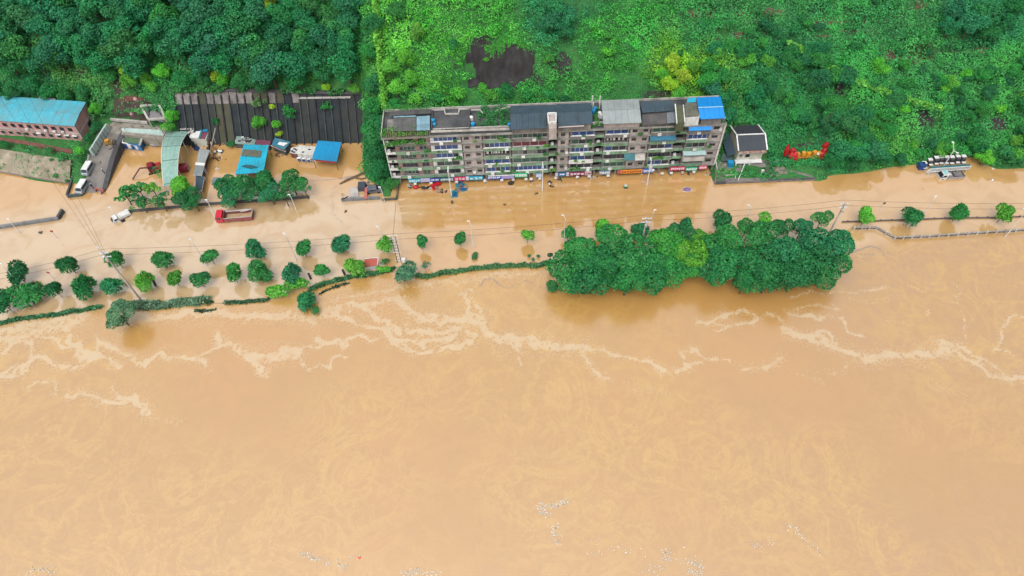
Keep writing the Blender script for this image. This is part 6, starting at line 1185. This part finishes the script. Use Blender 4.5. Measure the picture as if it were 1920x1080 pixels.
ex = thing('loader', 'small yellow loader machine among the rubble on the drive', 'loader', tuple(P(206,271,2.7)), .3); part('body', MB().prism([(-1.0,.3),(.9,.3),(1.0,.9),(.3,1.0),(.2,1.5),(-.7,1.5),(-1.0,1.0)], -.5, .5), mat('muddy_yellow',(.42,.24,.05),.7,.3,2,(.15,.11,.07),.5), ex, False); part('canopy', MB().box(-.6,.4,-.5,.5,1.55,1.62), YEL, ex, False); part('bucket', MB().prism([(1.2,.1),(1.7,.1),(1.5,.7),(1.2,.7)], -.6, .6), CONCD, ex, False); part('arm', MB().bar((.5,-.45,.9),(1.3,-.45,.5),.12).bar((.5,.45,.9),(1.3,.45,.5),.12), CONCD, ex, False)
for x in (-.6,.6):
    for y in (-.55,.55): tyre(ex, x, y, .25, .28, .2)
# person and barrier at the end of the drive
def person(loc, rz, lab):
    o = thing('person', lab, 'person', loc, rz)
    J = {'pel':(0,0,.92),'sp':(0,.01,1.18),'ch':(0,0,1.38),'nk':(0,0,1.5),'hd':(0,.02,1.62),'ht':(0,.02,1.74),'ls':(-.19,0,1.4),'le':(-.27,.03,1.13),'lh':(-.2,.22,.98),'rs':(.19,0,1.4),'re':(.27,.02,1.13),'rh':(.29,.06,.88),'lhp':(-.1,0,.88),'lk':(-.12,.05,.48),'la':(-.12,-.02,.08),'lt':(-.13,.14,.04),'rhp':(.1,0,.88),'rk':(.12,.02,.48),'ra':(.13,-.06,.08),'rtt':(.14,.1,.04)}
    E_ = [('pel','sp'),('sp','ch'),('ch','nk'),('nk','hd'),('hd','ht'),('ch','ls'),('ls','le'),('le','lh'),('ch','rs'),('rs','re'),('re','rh'),('pel','lhp'),('lhp','lk'),('lk','la'),('la','lt'),('pel','rhp'),('rhp','rk'),('rk','ra'),('ra','rtt')]
    Rr = dict(pel=.15,sp=.13,ch=.15,nk=.055,hd=.095,ht=.07,ls=.07,le=.045,lh=.04,rs=.07,re=.045,rh=.04,lhp=.09,lk=.06,la=.045,lt=.04,rhp=.09,rk=.06,ra=.045,rtt=.04)
    ks = list(J); me = D.meshes.new('body'); me.from_pydata([J[k] for k in ks], [(ks.index(a), ks.index(b)) for a, b in E_], []); me.materials.append(mat('dark_clothes',(.02,.022,.03),.9,.3,3))
    b = D.objects.new('body', me); COL.objects.link(b); b.parent = o; md = b.modifiers.new('skin', 'SKIN'); 
    for i, k in enumerate(ks): me.skin_vertices[0].data[i].radius = (Rr[k],)*2
    me.skin_vertices[0].data[0].use_root = True; b.modifiers.new('sub', 'SUBSURF').render_levels = 1
    part('cap', MB().dome((0,.02,1.68), .13,.14,.12,10,4), WHITE, o, False); part('face', MB().dome((0,.09,1.63), .06,.05,.08,8,4,True), mat('skin',(.4,.24,.17),.6,.1,5), o, False)
    for s, x in ((-1,-.2),(1,.29)):
        for f in range(4): part('finger', MB().tube([(x+(f-1.5)*.02,.24 if s<0 else .07,.96 if s<0 else .86),(x+(f-1.5)*.02,.29 if s<0 else .08,.93 if s<0 else .79)], .009, 4), mat('skin',(.4,.24,.17)), o, False)
    return o
p_ = P(175,351,.4); person((-104.9,127.3,.28), R(200), 'person in dark clothes and white cap standing at the water edge near the lower van')
person((-103.0,131.7,1.02), R(120), 'person in dark clothes standing at the yard side of the drive, higher up')
o = thing('barrier', 'pale red road barrier lying at the end of the drive', 'barrier', tuple(P(188,358,.25)), R(-15)); part('rail', MB().box(-1.2,1.2,-.08,.08,.5,.8), REDP, o, False)
for x in (-1.0,1.0): part('foot', MB().box(x-.06,x+.06,-.4,.4,-.1,.5), REDP, o, False)
# row of white cabins with the long slanting roof at the right
cg = 'white cabins in a row on the right bank'
base = [(1735,308),(1746,302),(1758,298),(1767,297),(1777,297),(1787,297),(1798,295.5),(1809,295.5)]
for i, (px, py) in enumerate(base):
    z = 1.9 if i > 1 else 1.5; p = P(px, py-2, z); o = thing('cabin', f'white cabin with dark front, {ORD[i] if i else "leftmost"} in the row behind the slanting roof', 'cabin', (p.x, p.y, -.3), R(1.5), cg)
    part('body', MB().box(-.46,.46,-.5,.7,0,z+.1), CONCD, o, False); part('roof', MB().box(-.52,.52,-.1,.75,z+.12,z+.3), WHITE, o, False); part('front', MB().box(-.42,.42,-.56,-.51,.35,z-.25), GLASSD, o, False); part('counter', MB().box(-.48,.48,-1.1,-.58,.95,1.07), WHITE, o, False)
bsh = thing('bus_shelter', 'long slanting pale glass roof shelter with teal backing in front of the white cabins', 'shelter', tuple(P(1778,312,0)))
A_, B_, C2, D2 = P(1738,323,1.3), P(1816,317,1.3), P(1821,311.5,2.3), P(1745,316.5,2.3)
for k in range(8):
    mb = MB(); a, b, c, d = A_.lerp(B_, k/8+.004), A_.lerp(B_, (k+1)/8-.004), D2.lerp(C2, (k+1)/8-.004), D2.lerp(C2, k/8+.004); mb.slab([a,b,c,d], .06); part('roof_panel', mb, mat('pale_glass',(.40,.42,.42),.25,.2,1,(.5,.42,.4),.3), bsh)
mb = MB(); mb.bar(A_, B_, .12); mb.bar(D2, C2, .12); mb.bar(A_, D2, .2); mb.bar(B_, C2, .2); part('frame', mb, WHITE, bsh); mb = MB(); mb.bar(D2+Vector((0,.4,-.2)), C2+Vector((0,.4,-.2)), .8, .3); part('gutter', mb, mat('teal_band',(.01,.12,.14),.6,.1,2), bsh)
for k in range(5): a = D2.lerp(C2, .03+k*.235); mb = MB(); mb.tube([(a.x,a.y+.1,-1),(a.x,a.y+.1,2.2)], .07, 6); part('post', mb, STEEL, bsh)
p = P(1726,316,0); mb = MB(); mb.box(p.x-.8,p.x+.7,p.y-.6,p.y+.8,-.5,1.5); solo('blue_bin', mb, mat('deep_blue_bin',(.01,.06,.2),.5,.15,2), 'deep blue bin at the left end of the row of white cabins', 'bin')
mb = MB(); p = P(1717,317,0)
# ================================================================== POLES AND LAMPS
def lamp_hook(pxt, h, side, lab, group='street lamps', arm=1.0, ax=0.0, single=True):
    t = P(*pxt, h); o = thing('street_lamp', lab, 'street lamp', (t.x-side*arm, t.y, -1), 0, group); b = h+1
    part('pole', MB().tube([(0,0,0),(0,0,b-.8)], [.11,.075], 8), WHITE, o, False); part('arm', MB().tube([(0,0,b-.8),(side*arm*.25,ax*.2,b-.2),(side*arm*.7,ax*.7,b)], .06, 6), WHITE, o, False)
    part('lamp_head', MB().dome((side*arm,ax,b-.02), .42, .17, .11, 10, 3, True), WHITE, o, False)
LG = 'street lamps standing in the flood'
for px, py, h, side, lab in ((385,378,6.2,-1,'white hooked lamp on the yard wall left of the red dump truck'),(541,368,5.0,-1,'white hooked lamp on the yard wall below the yard grove'),(711,354,4.6,-1,'small white hooked lamp at the corner plot by the apartment block'),(204,392,4.4,-1,'small white hooked lamp beside the stranded pickup'),(13,414,4.5,-1,'white hooked lamp behind the grey flood wall'),
                             (0,498,8,-1,'white lamp at the left edge of the frame between street trees'),(181,467,8.5,-1,'white curved lamp just left of the big utility pole'),(355,452,9.0,-1,'white curved lamp between two street trees left of centre'),(531,441,9.0,-1,'white curved lamp left of the round roadside tree'),(707,428,9.0,-1,'short looking white lamp behind the fresh green tree near the lattice pole'),
                             (878,418,9.0,-1,'white upright lamp right of the neat green tree in the middle'),(1056,407,9.0,-1,'white lamp directly behind a small tree left of the grove'),(1229,397,8.8,1,'white lamp behind the grove right of its hidden pole'),(1405,388,8.6,-1,'white lamp standing behind the grove\'s right half'),(1757,371,9.0,1,'white curved lamp between two trees by the railing'),(1922,395,9,-1,'lamp at the right edge beside the railing')):
    lamp_hook((px, py), h, side*.5, lab, None, 1.0, .6)
def lamp_front(px_base, h, lab, kind):
    b = P(*px_base, 0); o = thing('street_lamp', lab, 'street lamp', (b.x, b.y, -1)); z = h+1; part('pole', MB().tube([(0,0,0),(0,0,z)], [.15,.10], 8), WHITE, o, False)
    if kind == 'bar': part('lamp_head', MB().box(-.12,.12,-1.0,1.0,z,z+.14), WHITE, o, False)
    if kind == 'y':
        part('arm', MB().tube([(0,0,z-3),(.3,.1,z-1.6),(-.1,.4,z)], .09, 6).tube([(0,0,z-3),(.7,-.4,z-2.7)], .09, 6), WHITE, o, False); part('lamp_head', MB().dome((-.1,.6,z), .3,.5,.12,8,3,True), WHITE, o, False); part('lamp_head', MB().dome((.8,-.6,z-2.7), .25,.4,.1,8,3,True), WHITE, o, False)
    if kind == 'double':
        part('arm', MB().tube([(0,0,z),(-.5,.9,z+1.6)], .08, 6).tube([(0,0,z),(.9,-.2,z-.4)], .08, 6), WHITE, o, False); part('lamp_head', MB().dome((-.6,1.1,z+1.7), .3,.45,.12,8,3,True), WHITE, o, False); part('lamp_head', MB().dome((1.0,-.3,z-.5), .4,.25,.12,8,3,True), WHITE, o, False)
lamp_front((847,369), 9.2, 'tall white lamp standing before the left end of the apartment block', 'bar'); lamp_front((1017,357), 8.5, 'tall white lamp standing before the middle of the apartment block', 'bar'); lamp_front((1213,346), 8.2, 'tall white lamp with forked arm before the right half of the apartment block', 'y'); lamp_front((1765,318), 6.3, 'white double-headed lamp rising behind the row of white cabins', 'double')
def utility(base, h, lab, topkind, name='utility_pole', m=CONCL):
    o = thing(name, lab, 'utility pole', (base.x, base.y, -1)); z = h+1; part('pole', MB().tube([(0,0,0),(0,0,z)], [.24,.15], 10), m, o, False)
    for zz in ((z-.4, z-1.6) if topkind else ()):
        part('crossarm', MB().box(-1.1,1.1,-.08,.08,zz,zz+.14), STEEL, o, False)
        for x in (-1.0,-.4,.4,1.0): part('insulator', MB().tube([(x,0,zz+.14),(x,0,zz+.42)], [.09,.05], 6), WHITE, o, False)
    part('crossarm', MB().box(-.08,.08,-.9,.9,z-1.0,z-.86), STEEL, o, False); part('switch_box', MB().box(-.3,.3,-.6,-.2,z-2.6,z-1.9), CONCL, o, False)
    return Vector((base.x, base.y, h))
TA = utility(P(262,560), 16.6, 'tall concrete utility pole rising from the hedge between the street trees', True)
TB_ = P(1585,380,12); TB = utility(Vector((TB_.x,TB_.y,0)), 12, 'concrete utility pole with crowded crossarms at the right end of the grove', True); TD_ = P(1213,408,12); TD = utility(Vector((TD_.x,TD_.y,0)), 12, 'utility pole top rising out of the middle of the grove', True)
lp = P(749,492); lo = thing('lattice_pole', 'dark two-legged lattice pole with crossbars and a white box at its foot', 'utility pole', (lp.x, lp.y, -1))
for x in (-.45,.45): part('leg', MB().tube([(x,0,0),(x,0,10.2)], .09, 6), CONCD, lo, False)
for k in range(9): part('crossbar', MB().box(-.9 if k % 3 == 0 else -.45,.9 if k % 3 == 0 else .45,-.05,.05,1.6+k,1.7+k), STEEL, lo, False)
part('insulator_rack', MB().box(-1.0,1.0,-.4,-.3,9.6,9.7).box(-1.0,1.0,.3,.4,10.0,10.1), STEEL, lo, False); part('white_box', MB().box(.6,1.5,-.4,.4,1.2,2.2), WHITE, lo, False)
TC = Vector((lp.x, lp.y, 9.2))
def wire(pts, lab, r=.028, sag=.8):
    mb = MB()
    for a, b in zip(pts[:-1], pts[1:]):
        q = [Vector(a).lerp(Vector(b), t)-Vector((0,0,sag*4*t*(1-t))) for t in np.linspace(0, 1, 9)]; mb.tube(q, r, 4, False)
    c = Vector(pts[0]).lerp(Vector(pts[-1]), .5); solo('power_line', mb, BLACK, lab, 'power line')
o1, o2 = Vector((0,.8,0)), Vector((0,-.8,0)); far = P(2050,384,11); farl = P(-100,535,14)
wire([farl+o1, TA+o1, TC+o1, TD+o1, TB+o1, far+o1], 'upper power line along the flooded road'); wire([farl+o2, TA+o2, TC+o2, TD+o2, TB+o2, far+o2], 'lower power line along the flooded road')
for i in range(3): wire([TA+Vector((-.4+i*.4,0,-.3)), P(95+i*16,335,10), P(-20+i*30,150,30)], ('left', 'middle', 'right')[i]+' thin power line climbing from the tall pole to the upper left', .022)
wire([TC, Vector((-27.6,120.2,.7))], 'cable falling from the lattice pole to the corner of the walled plot', .035, .3)
for bx_, tp, lab, c in (((108,447),(91,421),'thin sign post with a red disc left of the drive',RED),((102,524),(89,508),'thin sign post with a pale red disc between two street trees',REDP),((1650,395),(1629,382),'thin dark sign post right of the utility pole',CONCD),((719,381),(716,368),'thin stub post under the corner lamp',YEL)):
    b = P(*bx_, 0); t = P(*tp, 2.6); o = thing('sign_post', lab, 'sign', (b.x, b.y, 0)); part('pole', MB().tube([(0,0,-1),(0,0,2.6)], .06, 6), STEEL, o, False); part('disc', MB().tube([(0,-.05,2.6),(0,.05,2.6)], .35, 12), c, o, False)
b = P(1031,502); o = thing('mast', 'thin mast wrapped in creeper at the left edge of the grove', 'mast', (b.x, b.y, 0)); part('pole', MB().tube([(0,0,-1),(0,0,4.6)], .1, 6), CONCL, o, False); part('creeper', MB().dome((0,.1,4.6), .7,.5,.4,8,4,True,.5).dome((0,0,2.5), .35,.35,1.0,8,4,True,.5), mat('dark_creeper',(.02,.07,.03),.9,.4,4), o, False)
# railings
def railing(pts, lab, h=1.0, pitch=2.1):
    q = [P(*p) for p in pts]; c = q[len(q)//2]; o = thing('stone_railing', lab, 'railing', (c.x, c.y, 0)); M = mat('railing_stone',(.34,.31,.28),.85,.2,2,(.18,.16,.14),.4)
    for a, b in zip(q[:-1], q[1:]):
        n = max(1, round((b-a).length/pitch))
        for k in range(n):
            s, e = a.lerp(b, k/n), a.lerp(b, (k+1)/n); mb = MB(); z = Vector((0,0,1)); mb.bar(s+z*(h-.1), e+z*(h-.1), .28, .16); part('top_rail', mb, M, o); mb = MB(); mb.bar(s+z*.35, e+z*.35, .14, .1); part('lower_rail', mb, CONCD, o); mb = MB(); mb.box(s.x-.16,s.x+.16,s.y-.16,s.y+.16,-.8,h+.12); part('post', mb, CONCL, o)
railing([(1600,431),(1642,430),(1676,449),(1740,446),(1830,440),(1920,434),(2010,429)], 'grey stone railing with posts zigzagging along the river on the right', .95, 2.05)
ok_ = thing('kerb_rail', 'thin dark half-drowned guard rail between the trees on the right', 'guard rail', (110, 106, 0)); q = [P(*p) for p in ((1578,417),(1640,415),(1700,413),(1780,410),(1860,409),(2000,404))]
for a, b in zip(q[:-1], q[1:]):
    mb = MB(); mb.bar(a+Vector((0,0,.22)), b+Vector((0,0,.22)), .22, .3); part('rail', mb, mat('purple_grey_rail',(.12,.10,.10),.9,.2,2), ok_)
    n = int((b-a).length/2.2)
    for k in range(n): s = a.lerp(b, (k+.5)/n); mb = MB(); mb.box(s.x-.08,s.x+.08,s.y-.08,s.y+.08,0,.65); part('post', mb, CONCD, ok_)
# red roofed hut
rh = thing('small_hut', 'small hut with a faded red roof and white front between hedge and bushes', 'hut', tuple(P(697,500,0))); part('wall', MB().box(-1.3,1.4,-.9,.9,-.8,1.3), WHITE, rh, False); part('roof', MB().slab([(-1.6,-1.1,1.4),(1.6,-.85,1.4),(1.7,1.1,1.75),(-1.4,.9,1.75)], .1), mat('faded_red_roof',(.42,.085,.055),.7,.15,1,(.3,.1,.08),.3), rh, False); part('roof_trim', MB().bar((-1.4,.95,1.8),(1.7,1.15,1.8),.14,.08).bar((1.68,1.1,1.78),(1.6,-.85,1.43),.12,.08), WHITE, rh, False)
# black posts among the trees
for px, py in ((287,525),(583-5,512),(642,505)):
    a, b = P(px, py, 1.3), P(px+5, py+11, .1); mb = MB(); mb.bar(a, b, .5, .2); solo('fallen_board', mb, BLACK, 'dark board sticking out of the flood between riverside trees', 'board', 'dark boards between the riverside trees')
# floating things on the road
o = thing('floating_umbrella', 'purple umbrella floating open on the flooded road before the right half of the block', 'umbrella', tuple(P(1288,356,-.1))); mb = MB(); mb.dome((0,0,0), 1.1, .75, .55, 8, 4); part('canopy', mb, mat('purple_cloth',(.20,.13,.24),.7,.3,2), o, False); part('rim', MB().tube([(1.1*math.cos(t),.78*math.sin(t),.12) for t in np.linspace(0,6.283,13)], .07, 5), mat('pink_white',(.6,.5,.5)), o, False)
o = thing('floating_box', 'pale green plastic box floating on the flooded road', 'box', tuple(P(1173,352,-.1))); part('box', MB().box(-.45,.45,-.5,.35,-.1,.45), mat('dark_green_plastic',(.05,.10,.05),.6,.2,3), o, False); part('lid', MB().box(-.38,.38,-.1,.5,.45,.62), mat('pale_green_plastic',(.5,.6,.5),.5,.1,3), o, False)
MIX = [RED, mat('dark_wood',(.06,.04,.035),.8,.3,3), REDP, CONCL, mat('mud_plank',(.3,.2,.13),.9,.2,2), YEL, BLUE2]
junk(769,350,10,1.0,'small dark tangle of frames at the left end of the debris before the block',[MIX[1],CONCD,CONCL],.4); o = junk(780,352,5,.7,'round red parasol top with a pale board in the debris before the block',[RED,REDP],.3); part('parasol', MB().dome((0,0,.1),.75,.6,.55,10,4), RED, o, False)
junk(797,352,18,1.4,'black wire frames and a yellow basin in the debris before the block',[MIX[1],BLACK,BLACK,YEL,CONCL],.4); o = junk(818,349,14,1.6,'bright red overturned cart among boards before the block',[RED,MIX[1],MIX[4],BLUE2],.4)
M_ = Matrix.Rotation(.5,4,'Z'); part('cart', MB().box(-1.3,1.2,-.45,.45,.1,.8,M_), RED, o, False)
junk(832,358,9,1.6,'brown boards floating at the foot of the left front lamp',[MIX[4],MIX[1],MIX[4]],.1,sz=(.3,.8))
o = junk(862,352,10,1.6,'maroon boards behind the blue crates before the block',[mat('maroon_sheet',(.16,.05,.08)),MIX[4]],.2,sz=(.3,.9))
cr = [(857,345),(862,344),(867,346),(857,349),(862,350),(867,351),(871,349),(871,353),(865,355),(860,354),(873,356),(868,357),(853,360),(856,363),(851,364),(848,362),(851,368),(855,368),(848,369)]
for i, (px, py) in enumerate(cr):
    p = P(px, py, 0); mb = MB(); M_ = Matrix.Translation((p.x,p.y,.1))@Matrix.Rotation(random.uniform(-.4,.4),4,'Z'); s = .36
    mb.box(-s,s,-s,s,-.1,-.02,M_)
    for b in ((-s,s,-s,-s+.06,-.02,.3),(-s,s,s-.06,s,-.02,.3),(-s,-s+.06,-s+.06,s-.06,-.02,.3),(s-.06,s,-s+.06,s-.06,-.02,.3)): mb.box(*b, M_)
    solo('plastic_crate', mb, mat('blue_crate',(.02,.16,.30),.5,.25,3) if i % 3 else mat('teal_crate',(.04,.28,.33),.5,.2,3), f'open {"blue" if i % 3 else "teal"} plastic crate in the {"upper right" if px > 856 and py < 358 else "lower left"} part of the raft before the block', 'crate', 'blue crates drifting before the apartment block')
p = P(877,339,0); mb = MB(); mb.dome((p.x,p.y,1.5), 1.05,.95,.45,8,4); mb.tube([(p.x,p.y,-.5),(p.x,p.y,1.8)], .04, 5); solo('parasol', mb, mat('blue_cloth',(.06,.12,.36),.7,.15,3), 'open blue parasol under the cyan sign of the apartment block', 'parasol')
for px, py, n, r, lab, ms in ((912,336,8,.9,'white furniture legs upside down before the royal blue sign',[WHITE,CONCL,MIX[4]]),(958,344,6,.6,'dark round tyre-like bundle floating before the block',[BLACK,MIX[1]]),(997,341,6,.9,'thin brown branches left of the middle lamp',[MIX[4],CONCD]),(1010,331,5,.8,'crimson tarpaulin scrap at the foot of the middle lamp',[RED,mat('maroon_sheet',(.16,.05,.08))]),(1031,342,7,.9,'black and white bits right of the middle lamp',[BLACK,WHITE]),(1034,350,4,.4,'small brown lump below the bits right of the middle lamp',[MIX[1]]),(1051,338,5,.7,'green twigs in the water before the navy sign',[mat('dark_creeper',(.02,.07,.03)),CONCD]),(1048,331,2,.25,'tiny white float before the navy sign',[WHITE]),
                          (1114,332,12,1.5,'tangle of branches and a pale stick before the pale pink sign',[MIX[4],mat('dark_creeper',(.02,.07,.03)),CONCL]),(1203,328,3,.5,'pale float below the orange sign',[WHITE,CONCL]),(1256,326,5,.6,'dark scraps right of the forked lamp',[MIX[1],CONCD]),(1290,325,5,.7,'dark scraps below the long crimson sign',[MIX[1],CONCD]),(1330,327,9,1.0,'bundle of pale poles at the right end of the block',[REDP,CONCL,mat('dark_creeper',(.02,.07,.03))]),(848,381,4,.6,'brown ring of weed floating in the open road',[MIX[1],mat('drift_brown',(.13,.09,.06))]),(945,384,2,.3,'tiny dark lump floating in the open road',[MIX[1]]),(1004,363,5,.7,'dark scraps floating below the middle lamp',[MIX[1],CONCD]),
                          (1857,340,3,.5,'white scrap floating right of the flatbed truck',[WHITE]),(1847,311,3,.5,'white scraps at the right bank',[WHITE,CONCL]),(1862,317,2,.4,'white scrap further right at the bank',[WHITE]),(647,396,2,.4,'dark oval lump floating on the pale curve of the road',[MIX[1]]),(77,436,3,.5,'grey lump floating near the flood wall',[CONCD]),(1035,487,4,.7,'dark scraps at the foot of the mast',[MIX[1],WHITE])):
    junk(px, py, n, r, lab, ms, .25, 'floating_debris', (.12, .4))
mb = MB(); p = P(958,344,0); mb.tube([(p.x+.7*math.cos(t),p.y+.55*math.sin(t),.12) for t in np.linspace(0,6.283,13)], .13, 6); solo('floating_ring', mb, BLACK, 'black ring floating left of the middle lamp', 'ring')
# white litter rafts on the river, uncountable
for poly, n, lab in ((((1005,950),(1045,948),(1068,938)),90,'litter raft upper left of the river patches at bottom centre'),(((1010,955),(1028,965)),30,'thin litter trail below the upper raft'),(((1036,985),(1043,1002),(1048,1020)),50,'short vertical litter raft at bottom centre'),(((1105,1042),(1130,1030),(1165,1030),(1205,1042)),28,'sparse arc of litter at bottom centre right'),(((1115,1012),(1125,1020)),8,'few specks above the arc of litter'),(((1190,1075),(1225,1068),(1250,1050),(1250,1034),(1270,1036)),60,'hooked litter raft near the bottom'),(((1276,1056),(1300,1052),(1312,1062),(1308,1078),(1285,1070)),90,'dense litter ring at the bottom right of centre'),
                     (((1395,1018),(1430,1024),(1480,985),(1510,1010),(1540,1040)),70,'wide sparse litter curve at bottom right'),(((562,1035),(580,1045),(600,1050),(640,1058),(645,1068)),90,'litter raft at the bottom left of centre'),(((752,1076),(785,1072),(822,1078)),60,'litter at the bottom edge left of centre'),(((50,1072),(80,1066),(105,1074)),34,'litter raft in the bottom left corner'),(((655,1044),(665,1046),(690,1046)),6,'few specks around the red float')):
    g = random.Random(n+int(poly[0][0])); mb = MB(); q = [P(*p) for p in poly]
    for k in range(n):
        i = g.randrange(len(q)-1); a = q[i].lerp(q[i+1], g.random()); x, y = a.x+g.gauss(0,.45), a.y+g.gauss(0,.35); s = g.uniform(.04,.13)
        M_ = Matrix.Translation((x,y,.05))@Matrix.Rotation(g.uniform(0,3),4,'Z'); mb.box(-s,s,-s*.6,s*.6,-.05,.08,M_)
    o = solo('floating_litter', mb, mat('mixed_litter',(.80,.79,.72),.6,.25,6,(.30,.24,.16),.35), lab, 'litter', None, 'stuff')
p = P(674,1046,0); mb = MB(); mb.dome((p.x,p.y,0), .28,.22,.2,8,4,True,.2); solo('red_float', mb, mat('coral_plastic',(.8,.12,.10),.5,.1,3), 'small coral red float drifting on the river near the bottom', 'float')
